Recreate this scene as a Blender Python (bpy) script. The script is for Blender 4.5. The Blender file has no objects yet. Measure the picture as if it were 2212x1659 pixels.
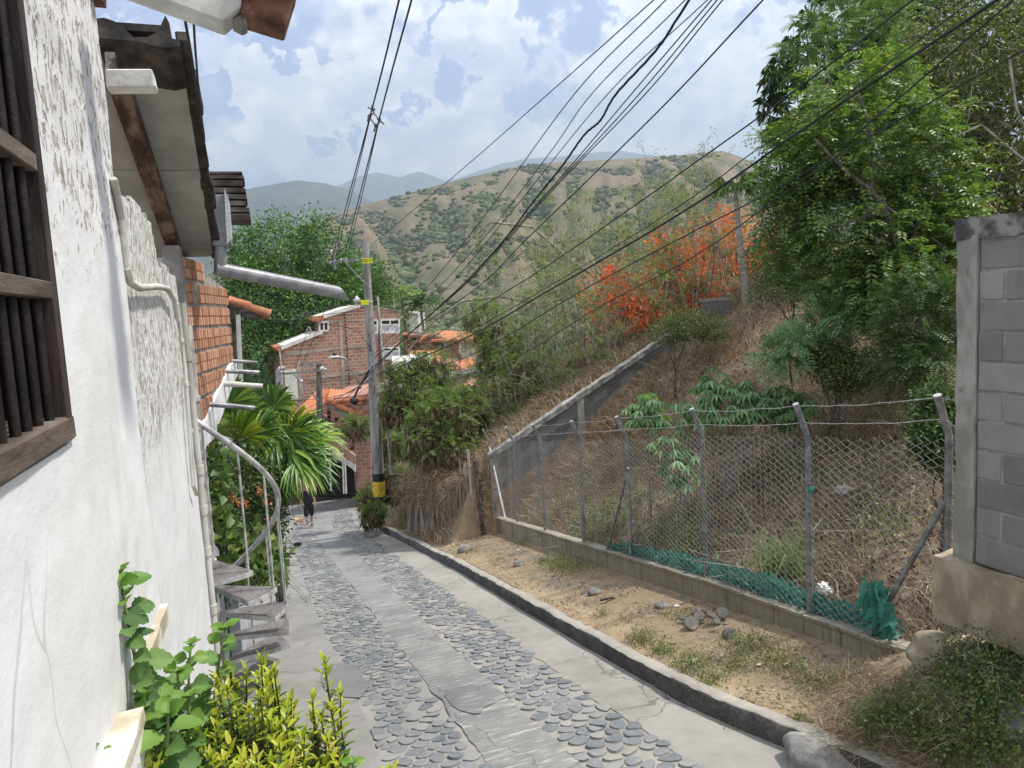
import bpy, bmesh, math, random
import numpy as np
from mathutils import Vector, Matrix, noise
random.seed(7)
RNG = np.random.default_rng(11)
S = bpy.context.scene
HAZE = 2.3e-4
COL = S.collection
R = math.radians
PI = math.pi

# ------------------------------------------------------------------ camera
F = 1555.0            # focal length, in units of a 2212 x 1659 frame
yaw, pit, rol = R(19.0), R(6.0), R(3.0)
fw = Vector((math.sin(yaw)*math.cos(pit), math.cos(yaw)*math.cos(pit), -math.sin(pit)))
r0 = Vector((math.cos(yaw), -math.sin(yaw), 0))
u0 = r0.cross(fw)
rt = r0*math.cos(rol) - u0*math.sin(rol)
up = u0*math.cos(rol) + r0*math.sin(rol)
cam = bpy.data.cameras.new('camera')
cam.sensor_width = 36.0
cam.lens = F/2212*36
cam.clip_start = 0.05
cam.clip_end = 60000
co = bpy.data.objects.new('camera', cam)
COL.objects.link(co)
M = Matrix((rt, up, -fw)).transposed().to_4x4()
co.matrix_world = M
S.camera = co

def ray(u, v): return fw + rt*((u-1106)/F) + up*((829.5-v)/F)
def at(u, v, d): return ray(u, v)*d
def onx(u, v, x): r = ray(u, v); return r*(x/r.x)
def ony(u, v, y): r = ray(u, v); return r*(y/r.y)
def onz(u, v, z): r = ray(u, v); return r*(z/r.z)
def onplane(u, v, p, n): r = ray(u, v); return r*(p.dot(n)/r.dot(n))
def zr(y):
    if y < 44: return -3.0 - .18*y
    return -3.0 - .18*44 - 8*(1-math.exp(-(y-44)*.18/8))
def onroad(u, v, dz=0):
    r = ray(u, v); return r*((3.0-dz)/(-(r.z+.18*r.y)))

# ------------------------------------------------------------------ objects
ORG = {}
def link(o): COL.objects.link(o); return o
def tag(o, label=None, cat=None, group=None, kind=None):
    if label: o['label'] = label
    if cat: o['category'] = cat
    if group: o['group'] = group
    if kind: o['kind'] = kind
    return o
def thing(name, label, cat, loc=(0, 0, 0), group=None):
    o = bpy.data.objects.new(name, None)
    o.empty_display_size = .2
    link(o); o.location = loc; ORG[o.name] = Vector(loc)
    return tag(o, label, cat, group)
def put(name, me, mat, parent=None, loc=None):
    """link mesh given in world coordinates as an object (origin at loc or at its parent's origin)"""
    o = bpy.data.objects.new(name, me)
    link(o)
    if parent is not None:
        off = ORG[parent.name]; o.parent = parent; ORG[o.name] = off
    else:
        off = Vector(loc) if loc is not None else Vector((0, 0, 0))
        o.location = off; ORG[o.name] = off
    if off.length > 0: me.transform(Matrix.Translation(-off))
    for m in (mat if isinstance(mat, (list, tuple)) else [mat]):
        me.materials.append(m)
    return o
def dup(root, loc, rotz=0, scale=1, label=None):
    def cp(o, parent):
        c = o.copy(); COL.objects.link(c)
        if parent is not None: c.parent = parent
        for ch in o.children: cp(ch, c)
        return c
    r = cp(root, None)
    r.location = loc; r.rotation_euler = (0, 0, rotz); r.scale = (scale,)*3 if not isinstance(scale, tuple) else scale
    if label: r['label'] = label
    return r

_ico = {}
def ico(sub):
    if sub not in _ico:
        bm = bmesh.new(); bmesh.ops.create_icosphere(bm, subdivisions=sub, radius=1)
        _ico[sub] = ([v.co.copy() for v in bm.verts], [[v.index for v in f.verts] for f in bm.faces]); bm.free()
    return _ico[sub]
def perp(d):
    d = d.normalized(); a = Vector((0, 0, 1)) if abs(d.z) < .9 else Vector((1, 0, 0))
    s = d.cross(a).normalized(); return s, s.cross(d)
class MB:
    def __init__(s): s.v = []; s.f = []; s.mi = []
    def add(s, vs, fs, mi=0):
        o = len(s.v); s.v += [Vector(p) for p in vs]; s.f += [[i+o for i in f] for f in fs]; s.mi += [mi]*len(fs); return s
    def hexa(s, p, mi=0):   # 8 points: bottom loop 0-3, top loop 4-7
        return s.add(p, [(3, 2, 1, 0), (4, 5, 6, 7), (0, 1, 5, 4), (1, 2, 6, 5), (2, 3, 7, 6), (3, 0, 4, 7)], mi)
    def box(s, c, sz, ax=None, mi=0):
        c = Vector(c); X, Y, Z = ax if ax else (Vector((1, 0, 0)), Vector((0, 1, 0)), Vector((0, 0, 1)))
        X = X*sz[0]/2; Y = Y*sz[1]/2; Z = Z*sz[2]/2
        return s.hexa([c-X-Y-Z, c+X-Y-Z, c+X+Y-Z, c-X+Y-Z, c-X-Y+Z, c+X-Y+Z, c+X+Y+Z, c-X+Y+Z], mi)
    def b2(s, lo, hi, mi=0):
        lo = Vector(lo); hi = Vector(hi); return s.box((lo+hi)/2, hi-lo, mi=mi)
    def beam(s, p0, p1, w, h, upv=Vector((0, 0, 1)), mi=0):
        p0 = Vector(p0); p1 = Vector(p1); d = (p1-p0); L = d.length; d.normalize()
        sd = d.cross(upv).normalized(); u = sd.cross(d)
        return s.box((p0+p1)/2, (w, L, h), (sd, d, u), mi)
    def tube(s, pts, r, n=8, cap=True, mi=0):
        pts = [Vector(p) for p in pts]; o = len(s.v); k = len(pts)
        rs = r if isinstance(r, (list, tuple)) else [r]*k
        sd = None
        for i, p in enumerate(pts):
            d = (pts[min(i+1, k-1)]-pts[max(i-1, 0)]).normalized()
            if sd is None: sd, u = perp(d)
            else:
                sd = (sd - d*sd.dot(d))
                if sd.length < 1e-6: sd, u = perp(d)
                sd.normalize(); u = sd.cross(d)
            for j in range(n):
                a = 2*PI*j/n; s.v.append(p + (sd*math.cos(a)+u*math.sin(a))*rs[i])
        fs = []
        for i in range(k-1):
            for j in range(n):
                a = o+i*n+j; b = o+i*n+(j+1) % n; fs.append([a, a+n, b+n, b])
        if cap: fs.append([o+j for j in range(n)]); fs.append([o+(k-1)*n+j for j in range(n)][::-1])
        s.f += fs; s.mi += [mi]*len(fs); return s
    def prism(s, pts, vec, mi=0):
        pts = [Vector(p) for p in pts]; n = len(pts); vec = Vector(vec)
        nrm = Vector((0, 0, 0))
        for i in range(n): nrm += pts[i].cross(pts[(i+1) % n])
        if nrm.dot(vec) > 0: pts = pts[::-1]
        vs = pts + [p+vec for p in pts]
        fs = [list(range(n)), list(range(2*n-1, n-1, -1))] + [[i, i+n, (i+1) % n + n, (i+1) % n] for i in range(n)]
        return s.add(vs, fs, mi)
    def blob(s, c, r, seed=0, sub=2, amp=.25, mi=0, sc=1.3):
        V, Fc = ico(sub); c = Vector(c); r = Vector(r) if not isinstance(r, (int, float)) else Vector((r, r, r))
        vs = []
        for v in V:
            k = 1+amp*noise.noise(v*sc+Vector((seed*7.3, seed*3.1, seed)))
            vs.append(c+Vector((v.x*r.x, v.y*r.y, v.z*r.z))*k)
        return s.add(vs, Fc, mi)
    def rough(s, amp, sc, only=None):
        for i, v in enumerate(s.v):
            if only and not only(v): continue
            s.v[i] = v + noise.noise_vector(v*sc)*amp
        return s
    def mesh(s, name, smooth=False):
        me = bpy.data.meshes.new(name)
        me.from_pydata([tuple(v) for v in s.v], [], s.f)
        if any(s.mi): me.polygons.foreach_set('material_index', s.mi)
        if smooth: me.polygons.foreach_set('use_smooth', [True]*len(me.polygons))
        me.update(); return me
    def build(s, name, mat, parent=None, loc=None, smooth=False, bevel=0, seg=1):
        me = s.mesh(name, smooth)
        o = put(name, me, mat, parent, loc)
        if bevel:
            m = o.modifiers.new('bevel', 'BEVEL'); m.width = bevel; m.segments = seg; m.limit_method = 'ANGLE'; m.angle_limit = R(40)
        if smooth: 
            try: me.set_sharp_from_angle(angle=R(50))
            except Exception: pass
        return o

def np_mesh(name, V, Fc):
    V = np.ascontiguousarray(V, dtype=np.float32); Fc = np.ascontiguousarray(Fc, dtype=np.int32)
    me = bpy.data.meshes.new(name); k = Fc.shape[1]
    me.vertices.add(len(V)); me.vertices.foreach_set('co', V.ravel())
    me.loops.add(Fc.size); me.loops.foreach_set('vertex_index', Fc.ravel())
    me.polygons.add(len(Fc)); me.polygons.foreach_set('loop_start', np.arange(len(Fc), dtype=np.int32)*k)
    me.update(calc_edges=True); return me
def A3(v): return np.asarray(v, dtype=np.float64)
def nrm(a): return a/np.maximum(np.linalg.norm(a, axis=-1, keepdims=True), 1e-9)
class LV:
    """many leaves: each a folded pair of triangles"""
    def __init__(s): s.V = []; s.F = []; s.n = 0
    def raw(s, V, Fc): s.V.append(V.reshape(-1, 3)); s.F.append(Fc+s.n); s.n += V.reshape(-1, 3).shape[0]
    def leaves(s, B, D, N, L, W, fold=.15, sag=0., wide=.42):
        B = A3(B); D = nrm(A3(D)); n = len(B)
        L = np.broadcast_to(np.asarray(L, float).reshape(-1, 1), (n, 1)); W = np.broadcast_to(np.asarray(W, float).reshape(-1, 1), (n, 1))
        Sd = nrm(np.cross(D, N)); Un = np.cross(Sd, D)
        mid = B + D*L*wide
        tip = B + D*L; tip[:, 2:] -= sag*L
        V = np.stack([B, mid+Sd*W/2+Un*W*fold, tip, mid-Sd*W/2+Un*W*fold], 1)
        i = np.arange(n)[:, None]*4
        s.raw(V, np.concatenate([i+np.array([[0, 1, 2]]), i+np.array([[0, 2, 3]])]))
        return s
    def blades(s, B, D, L, W, bend):
        """grass: one bent blade = 2 quads as 3 tris, tapering"""
        B = A3(B); D = nrm(A3(D)); n = len(B)
        L = np.broadcast_to(np.asarray(L, float).reshape(-1, 1), (n, 1)); W = np.broadcast_to(np.asarray(W, float).reshape(-1, 1), (n, 1))
        bend = np.broadcast_to(np.asarray(bend, float).reshape(-1, 1), (n, 1))
        a = RNG.uniform(0, 2*PI, n); Sd = np.stack([np.cos(a), np.sin(a), 0*a], 1)
        Sd = nrm(np.cross(D, Sd)); H = D.copy(); H[:, 2] = 0; H = nrm(H+1e-4)
        m = B+D*L*.55; t = B+D*L*.9 + H*L*bend - np.array([[0, 0, 1]])*L*bend*.6
        V = np.stack([B-Sd*W/2, B+Sd*W/2, m-Sd*W*.4, m+Sd*W*.4, t], 1)
        i = np.arange(n)[:, None]*5
        s.raw(V, np.concatenate([i+np.array([[0, 1, 3]]), i+np.array([[0, 3, 2]]), i+np.array([[2, 3, 4]])]))
        return s
    def build(s, name, mat, parent=None, loc=None):
        if not s.V: return None
        return put(name, np_mesh(name, np.concatenate(s.V), np.concatenate(s.F)), mat, parent, loc)
def rdir(n, up=0.): 
    d = RNG.normal(size=(n, 3)); d = nrm(d); d[:, 2] += up; return nrm(d)

# ------------------------------------------------------------------ node helper
SK = bpy.types.NodeSocket
class NT:
    def __init__(s, nt): s.nt = nt
    def n(s, t, ins=None, out=0, **pr):
        nd = s.nt.nodes.new('ShaderNode'+t)
        for k, v in pr.items(): setattr(nd, k, v)
        for k, v in (ins or {}).items():
            sk = nd.inputs[k]
            if isinstance(v, SK): s.nt.links.new(v, sk)
            else:
                if isinstance(v, (tuple, list)) and sk.type == 'RGBA' and len(v) == 3: v = (*v, 1)
                sk.default_value = v
        return nd.outputs[out] if out is not None else nd
    def m(s, op, a, b=0., c=0., clamp=False): return s.n('Math', {0: a, 1: b, 2: c}, operation=op, use_clamp=clamp)
    def vm(s, op, a, b=(0, 0, 0)): return s.n('VectorMath', {0: a, 1: b}, operation=op)
    def noise(s, vec, sc, det=5., rough=.55, dist=0., out=0): return s.n('TexNoise', {'Vector': vec, 'Scale': sc, 'Detail': det, 'Roughness': rough, 'Distortion': dist}, out=out)
    def vor(s, vec, sc, feature='F1', out=0, rand=1.): 
        return s.n('TexVoronoi', {'Vector': vec, 'Scale': sc, 'Randomness': rand}, out=out, feature=feature)
    def ss(s, x, lo, hi, a=0., b=1.): return s.n('MapRange', {0: x, 1: lo, 2: hi, 3: a, 4: b}, interpolation_type='SMOOTHSTEP')
    def mix(s, f, a, b, mode='MIX'): return s.n('Mix', {0: f, 6: a, 7: b}, out=2, data_type='RGBA', blend_type=mode)
    def ramp(s, f, stops):
        nd = s.nt.nodes.new('ShaderNodeValToRGB'); cr = nd.color_ramp
        while len(cr.elements) < len(stops): cr.elements.new(.5)
        for e, (p, c) in zip(cr.elements, stops): e.position = p; e.color = (*c, 1)
        s.nt.links.new(f, nd.inputs[0]); return nd.outputs[0]
    def scale(s, vec, sc): return s.vm('MULTIPLY', vec, sc)
    def sep(s, vec, k): return s.n('SeparateXYZ', {0: vec}, out=k)
    def bump(s, h, st, dist=.02, nrm=None):
        ins = {'Height': h, 'Strength': st, 'Distance': dist}
        if nrm is not None: ins['Normal'] = nrm
        return s.n('Bump', ins)
def newmat(name):
    m = bpy.data.materials.new(name); m.use_nodes = True; m.node_tree.nodes.clear()
    return m, NT(m.node_tree)
def finish(m, t, shader):
    o = t.nt.nodes.new('ShaderNodeOutputMaterial'); t.nt.links.new(shader, o.inputs[0]); return m
def bsdf(t, col, rough=.85, bump=None, spec=.3, metal=0.):
    ins = {'Base Color': col, 'Roughness': rough, 'Specular IOR Level': spec, 'Metallic': metal}
    if bump is not None: ins['Normal'] = bump
    return t.n('BsdfPrincipled', ins)
def obj_co(t): return t.n('TexCoord', out=3)
def wpos(t): return t.n('NewGeometry', out=0)
def pm(name, stops, sc=3., det=6., rough=.85, bump=.3, bsc=None, spec=.3, metal=0., stretch=(1, 1, 1), island=0., dist=.01, spots=None):
    """noise mottled material; stops = [(pos, colour)...]; spots=(scale, threshold, colour) dirt with a shape of its own"""
    m, t = newmat(name); v = t.scale(obj_co(t), stretch)
    f = t.noise(v, sc, det, .6)
    f = t.ss(f, .25, .75)
    if island:
        rnd = t.n('NewGeometry', out=8)
        f = t.m('ADD', t.m('MULTIPLY', f, 1-island), t.m('MULTIPLY', rnd, island))
    c = t.ramp(f, stops)
    if spots:
        sp = t.noise(v, spots[0], 6, .65); c = t.mix(t.ss(sp, spots[1], spots[1]+.1), c, spots[2])
    h = t.noise(v, bsc or sc*6, 6, .65)
    return finish(m, t, bsdf(t, c, rough, t.bump(h, bump, dist) if bump else None, spec, metal))
def leafmat(name, stops, trans=.35, rough=.5, spec=.35, tcol=(1., 1.1, .5), bumpsc=0):
    """leaf: colour varies per leaf; light passes through"""
    m, t = newmat(name)
    rnd = t.n('NewGeometry', out=8)
    c = t.ramp(rnd, stops)
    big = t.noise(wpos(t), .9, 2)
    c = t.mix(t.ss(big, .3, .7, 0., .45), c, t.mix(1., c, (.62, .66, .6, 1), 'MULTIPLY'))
    p = bsdf(t, c, rough, None, spec)
    tr = t.n('BsdfTranslucent', {'Color': t.mix(1., c, (*tcol, 1), 'MULTIPLY')})
    sh = t.n('MixShader', {0: trans, 1: p, 2: tr})
    return finish(m, t, sh)
# ------------------------------------------------------------------ light and sky
SUN_EL, SUN_AZ = 64.0, 102.0
w = bpy.data.worlds.new('World'); S.world = w; w.use_nodes = True
wt = NT(w.node_tree); w.node_tree.nodes.clear()
sky = wt.n('TexSky', out=0, sky_type='NISHITA', sun_disc=False, sun_elevation=R(SUN_EL), sun_rotation=R(SUN_AZ), altitude=500., air_density=1., dust_density=1.2, ozone_density=1.)
d = wt.n('TexCoord', out=0)
dn = wt.vm('NORMALIZE', d)
warp = wt.n('TexNoise', {'Vector': dn, 'Scale': 9., 'Detail': 6., 'Roughness': .6}, out=1)
dw = wt.vm('ADD', dn, wt.scale(wt.vm('SUBTRACT', warp, (.5, .5, .5)), (.075, .075, .075)))
def cdir(u, v): return tuple(ray(u, v).normalized())
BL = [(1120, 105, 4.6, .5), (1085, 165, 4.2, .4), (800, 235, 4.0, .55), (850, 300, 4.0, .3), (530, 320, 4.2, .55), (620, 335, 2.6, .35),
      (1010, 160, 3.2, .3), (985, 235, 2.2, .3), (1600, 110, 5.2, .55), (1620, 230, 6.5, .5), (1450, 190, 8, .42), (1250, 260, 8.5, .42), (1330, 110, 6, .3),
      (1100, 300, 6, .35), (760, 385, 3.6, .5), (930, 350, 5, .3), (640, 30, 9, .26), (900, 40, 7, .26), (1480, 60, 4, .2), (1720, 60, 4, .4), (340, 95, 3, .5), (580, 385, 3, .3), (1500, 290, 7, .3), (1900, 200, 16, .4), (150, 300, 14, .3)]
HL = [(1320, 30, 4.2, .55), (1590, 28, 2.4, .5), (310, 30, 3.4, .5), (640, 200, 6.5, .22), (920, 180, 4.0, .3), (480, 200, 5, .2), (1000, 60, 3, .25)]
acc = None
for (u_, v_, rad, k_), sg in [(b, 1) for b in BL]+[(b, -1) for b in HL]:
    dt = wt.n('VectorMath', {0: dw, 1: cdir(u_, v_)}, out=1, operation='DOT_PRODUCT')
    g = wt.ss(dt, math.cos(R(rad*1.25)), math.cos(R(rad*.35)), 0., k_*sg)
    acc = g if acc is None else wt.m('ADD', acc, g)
stre = wt.scale(dn, (1, 1, 1.5))
f1 = wt.noise(stre, 4.2, 10., .60, .15)
b1 = wt.n('TexVoronoi', {'Vector': dw, 'Scale': 24., 'Smoothness': .6}, out=0, feature='SMOOTH_F1')
b2 = wt.n('TexVoronoi', {'Vector': dw, 'Scale': 55., 'Smoothness': .6}, out=0, feature='SMOOTH_F1')
bil = wt.m('ADD', wt.m('MULTIPLY', b1, -.20), wt.m('MULTIPLY', b2, -.12))
over = wt.m('ADD', wt.ss(wt.sep(dn, 2), .50, .80, 0., .45), wt.ss(wt.n('VectorMath', {0: dn, 1: tuple(fw)}, out=1, operation='DOT_PRODUCT'), .55, .1, 0., .30))  # white cloud added overhead and behind the camera, out of frame, for neutral fill
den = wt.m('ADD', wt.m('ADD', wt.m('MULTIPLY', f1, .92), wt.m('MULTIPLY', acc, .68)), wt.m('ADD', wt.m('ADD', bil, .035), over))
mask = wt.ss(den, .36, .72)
veil = wt.ss(wt.noise(stre, 2.2, 7., .55), .3, .7, .72, 1.)
veil = wt.m('SUBTRACT', veil, wt.ss(acc, -.12, -.45, 0., .75), clamp=True)
f2 = wt.noise(wt.vm('ADD', stre, (.010, -.015, .045)), 4.2, 10., .60, .15)
rel = wt.ss(wt.m('SUBTRACT', f1, f2), -.10, .10)
core = wt.ss(den, .55, 1.0)
sh = wt.m('ADD', wt.m('MULTIPLY', rel, .60), wt.m('MULTIPLY', wt.ss(bil, -.22, -.06), .40))
sh = wt.m('ADD', sh, wt.m('SUBTRACT', .22, wt.m('MULTIPLY', core, .30)), clamp=True)
ccol = wt.ramp(sh, [(0., (.60, .69, .90)), (.30, (.76, .83, .97)), (.58, (1.0, 1.02, 1.06)), (1., (1.3, 1.29, 1.27))])
vcol = (.38, .535, .94, 1)
bg1 = wt.n('Background', {'Color': sky, 'Strength': .11})
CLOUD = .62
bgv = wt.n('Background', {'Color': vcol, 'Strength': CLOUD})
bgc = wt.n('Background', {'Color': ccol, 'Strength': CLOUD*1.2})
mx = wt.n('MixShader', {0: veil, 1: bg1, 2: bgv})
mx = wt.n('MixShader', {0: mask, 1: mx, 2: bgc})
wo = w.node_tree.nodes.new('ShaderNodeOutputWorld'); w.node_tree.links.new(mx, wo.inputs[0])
w.cycles.sampling_method = 'MANUAL'; w.cycles.sample_map_resolution = 512

sd = bpy.data.lights.new('sun', 'SUN'); sd.energy = 3.2; sd.angle = R(4.5); sd.color = (1., .955, .88)
so = bpy.data.objects.new('sun', sd); link(so)
az, el = R(SUN_AZ), R(SUN_EL)
sv = Vector((math.sin(az)*math.cos(el), math.cos(az)*math.cos(el), math.sin(el)))
so.rotation_euler = sv.to_track_quat('Z', 'Y').to_euler()

S.view_settings.view_transform = 'Standard'; S.view_settings.look = 'None'; S.view_settings.gamma = 1
S.view_settings.exposure = .80
S.cycles.use_denoising = True
S.cycles.max_bounces = 6; S.cycles.diffuse_bounces = 3; S.cycles.glossy_bounces = 2; S.cycles.transmission_bounces = 3; S.cycles.transparent_max_bounces = 8
S.cycles.caustics_reflective = False; S.cycles.caustics_refractive = False
S.cycles.volume_bounces = 0

# ------------------------------------------------------------------ ground
def rc(y):  return .010*max(0., y-26.)**2            # the lane bends beyond the pole
def lerp(y, xs, vs): return float(np.interp(y, xs, vs))
def x_left(y):  return lerp(y, [5, 8.5, 11.7, 14.8, 23], [.72, .74, .6, .52, .42])+rc(y)
def x_s0(y):  return lerp(y, [6, 16.5, 24], [1.61, 1.38, 1.25])+rc(y)
def x_s1(y):  return lerp(y, [5.4, 10.7, 24], [2.32, 2.17, 2.0])+rc(y)
def x_rc(y):  return lerp(y, [5.4, 6.6, 11.6, 24], [3.13, 3.06, 3.0, 2.8])+rc(y)
def x_k(y):  return lerp(y, [4, 5.3, 6.1, 11.3, 14.6, 24], [4.05, 3.85, 3.74, 3.68, 3.68, 3.39])+rc(y)
FX = 5.47     # line of the wire fence
YW = 17.55    # line of the block wall that climbs the hill
def H(x, y):
    z = zr(y); k = x_k(y)+.16
    if x < k: return z-.07
    n1 = noise.noise(Vector((x*.35, y*.35, 3.)))*.25+noise.noise(Vector((x*1.3, y*1.3, 8.)))*.09
    def near():
        if x < FX+.1:
            t = (x-k)/max(.1, FX+.1-k); return z+.17+.22*t + n1*.22*t*(1-t)*2
        q = x-FX-.1; f_ = min(1., max(0., (y-11.)/6.))**2*min(1., max(0., (YW+6-y)/4.)); a = z+.36+.10*min(1, q*2)+(.50+.31*f_)*min(5.6, max(0, q-.15))+.50*max(0, q-5.75) + n1*min(1, q)
        return a-.30*(q-9.5) if q > 9.5 else a
    def far_():
        q = x-k; t = min(1., max(0., (q-.35)/1.15)); t = t*t*(3-2*t)
        a = z+.15+2.0*t+.53*max(0., x-5.2-rc(y)*.5) + n1*min(1., q*.6)
        return a-.32*(x-15.2) if x > 15.2 else a
    if y < YW: a = near()
    else:
        s = min(1., max(0., (x-10.)/3.2)); s = s*s*(3-2*s)*min(1., max(0., (YW+5-y)/4.))
        a = far_()*(1-s)+near()*s
    if y < 5.4 and x > 3.9:
        a += .62*min(1., max(0., (x-4.25)/.7))*min(1., max(0., (5.2-y)/1.2))
    if y > 30:
        f = min(1., (y-30)/26.); f = f*f*(3-2*f)
        a = a*(1-f)+(z+.2+.05*max(0, min(x, 60)-k)+n1)*f
    return a
xs = np.concatenate([np.linspace(-90, -6, 15), np.linspace(-5, 3, 17), np.linspace(3.2, 9, 75), np.linspace(9.15, 17, 50), np.linspace(17.6, 30, 20), np.linspace(33, 160, 26)])
ys = np.concatenate([np.linspace(-8, 3, 12), np.linspace(3.2, 17.5, 130), np.linspace(17.6, 30, 100), np.linspace(30.5, 60, 50), np.linspace(63, 330, 50)])
gm = MB()
for y in ys:
    for x in xs: gm.v.append(Vector((x, y, H(float(x), float(y)))))
nx = len(xs)
gm.f = [[j*nx+i, j*nx+i+1, (j+1)*nx+i+1, (j+1)*nx+i] for j in range(len(ys)-1) for i in range(nx-1)]; gm.mi = [0]*len(gm.f)
m_, t = newmat('hill_soil'); p = wpos(t)
n1 = t.noise(p, .55, 6, .6); n2 = t.noise(p, 4.5, 7, .7); n3 = t.noise(p, 24., 4, .7)
dry = t.ramp(n2, [(.25, (0.100, 0.069, 0.048)), (.45, (0.188, 0.135, 0.094)), (.6, (0.288, 0.219, 0.150)), (.75, (0.375, 0.300, 0.225))])
och = t.ramp(n2, [(.3, (.19, .105, .05)), (.6, (.30, .185, .095)), (.8, (.36, .25, .15))])
xx = t.sep(p, 0)
verge = t.ramp(n2, [(.25, (0.230, 0.175, 0.120)), (.5, (0.350, 0.262, 0.166)), (.7, (0.414, 0.336, 0.239)), (.85, (0.405, 0.359, 0.299))])
c = t.mix(t.ss(n1, .57, .66), dry, och)
gl = t.mix(t.ss(t.noise(p, 1.7, 5, .65), .54, .64), verge, (.25, .215, .17, 1))
isv = t.m('MULTIPLY', t.ss(t.m('ADD', xx, t.m('MULTIPLY', n1, .3)), 5.75, 5.5), t.ss(t.sep(p, 1), 18.8, 17.4))
c = t.mix(isv, c, gl)
c = t.mix(t.ss(n3, .62, .72, 0., .6), c, (.30, .25, .19, 1))
far = t.ss(t.sep(p, 1), 36, 60)
c = t.mix(far, c, t.ramp(n2, [(.3, (.05, .07, .028)), (.7, (.12, .12, .06))]))
bm_ = t.bump(t.m('ADD', n2, t.m('MULTIPLY', n3, .5)), .8, .05)
M_ground = finish(m_, t, bsdf(t, c, .95, bm_, .1))
g_ = gm.build('ground', M_ground, smooth=True); tag(g_, kind='structure')

def strip(name, xa, xb, y0, y1, dz, mat, n=6, step=.2, rough_=.0, edge=0.):
    b = MB(); yy = np.arange(y0, y1, step)
    for y in yy:
        a, c_ = xa(y), xb(y)
        for i in range(n+1):
            x = a+(c_-a)*i/n
            if edge and i in (0, n): x += (noise.noise(Vector((x*2., y*2.3, 5.)))+.5*noise.noise(Vector((x*7., y*8, 2.))))*edge
            b.v.append(Vector((x, y, zr(y)+dz+noise.noise(Vector((x*1.1, y*1.1, dz*50)))*rough_)))
    b.f = [[j*(n+1)+i, j*(n+1)+i+1, (j+1)*(n+1)+i+1, (j+1)*(n+1)+i] for j in range(len(yy)-1) for i in range(n)]; b.mi = [0]*len(b.f)
    o = b.build(name, mat, smooth=True); tag(o, kind='structure'); return o

def concrete(name, stops, streak=0., crack=1., joint=0., dark=(.11, .105, .10), speck=1.):
    m, t = newmat(name); p = wpos(t)
    n1 = t.noise(p, 1.1, 7, .62); n2 = t.noise(p, 55., 4, .7); n4 = t.noise(p, 5., 6, .65)
    c = t.ramp(t.m('ADD', t.m('MULTIPLY', n1, .6), t.m('MULTIPLY', n4, .4)), stops)
    if streak:
        q = t.noise(t.scale(p, (1.6, 11., 1.)), 2.0, 6, .7)
        c = t.mix(t.m('MULTIPLY', t.ss(q, .5, .68), streak), c, (.47, .455, .43, 1))
    q2 = t.noise(p, .7, 4, .6)
    c = t.mix(t.ss(q2, .52, .66, 0., .55), c, t.mix(1., c, (.66, .66, .67, 1), 'MULTIPLY'))
    c = t.mix(t.ss(n2, .62, .75, 0., .45*speck), c, (*dark, 1))
    wq = t.vm('ADD', p, t.scale(t.vm('SUBTRACT', t.n('TexNoise', {'Vector': p, 'Scale': 3., 'Detail': 5.}, out=1), (.5, .5, .5)), (.5, .5, .5)))
    cr = t.vor(t.scale(wq, (.5, .36, .4)), 1., 'DISTANCE_TO_EDGE')
    k = t.ss(cr, .001, .007, .6*crack, 0.)
    c = t.mix(k, c, (*dark, 1))
    if joint:
        fy = t.m('FRACT', t.m('DIVIDE', t.m('ADD', t.sep(wq, 1), .2), joint))
        jk = t.ss(t.m('ABSOLUTE', t.m('SUBTRACT', fy, .5)), .002, .006, .7, 0.)
        c = t.mix(jk, c, (*dark, 1))
    bp = t.bump(t.m('SUBTRACT', t.m('ADD', t.m('MULTIPLY', n4, .5), t.m('MULTIPLY', n2, .35)), k), .5, .012)
    return finish(m, t, bsdf(t, c, .88, bp, .25))
M_strip = concrete('worn_concrete', [(.3, (0.152, 0.152, 0.152)), (.5, (0.212, 0.210, 0.204)), (.7, (0.280, 0.276, 0.268))], streak=.75, joint=2.9)
M_side = concrete('pavement_concrete', [(.3, (0.176, 0.172, 0.164)), (.5, (0.240, 0.232, 0.220)), (.7, (0.296, 0.288, 0.272))], joint=3.4)
M_gut = concrete('dusty_concrete', [(.3, (.215, .20, .18)), (.5, (.295, .277, .25)), (.72, (.36, .34, .308))], joint=4.3, crack=1.1)
m_, t = newmat('mortar'); p = wpos(t)
n1 = t.noise(p, 1.3, 6, .6); n2 = t.noise(p, 40, 4, .7)
c = t.ramp(n1, [(.3, (.235, .222, .205)), (.5, (.31, .29, .255)), (.7, (.385, .35, .285))])
c = t.mix(t.ss(t.sep(p, 0), 2.0, 2.1, .55, 0.), c, (.265, .262, .255, 1))
M_mortar = finish(m_, t, bsdf(t, c, .92, t.bump(n2, .5, .01), .2))
y1 = 47
strip('road', lambda y: x_left(y)-.05, lambda y: x_k(y)+.1, -4, y1, -.012, M_mortar, 14, .25, .01)
strip('road_concrete_strip', x_s0, x_s1, -4, y1, .0, M_strip, 6, .12, .012, .05)
strip('road_gutter', x_rc, lambda y: x_k(y)+.06, -4, y1, -.002, M_gut, 6, .12, .012, .09)
strip('pavement', lambda y: -2.2+rc(y), lambda y: x_left(y)-.0, -4, y1, .006, M_side, 8, .15, .008, .02)
def worn(pts, k=1):
    for _ in range(k):
        q = []
        for a, c_ in zip(pts, pts[1:]+pts[:1]): q += [(a[0]*.78+c_[0]*.22, a[1]*.78+c_[1]*.22), (a[0]*.22+c_[0]*.78, a[1]*.22+c_[1]*.78)]
        pts = q
    return [(x+noise.noise(Vector((x*5, y*5, 1)))*.09, y+noise.noise(Vector((x*5, y*5, 7)))*.09) for x, y in pts]
bq = MB()
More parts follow.
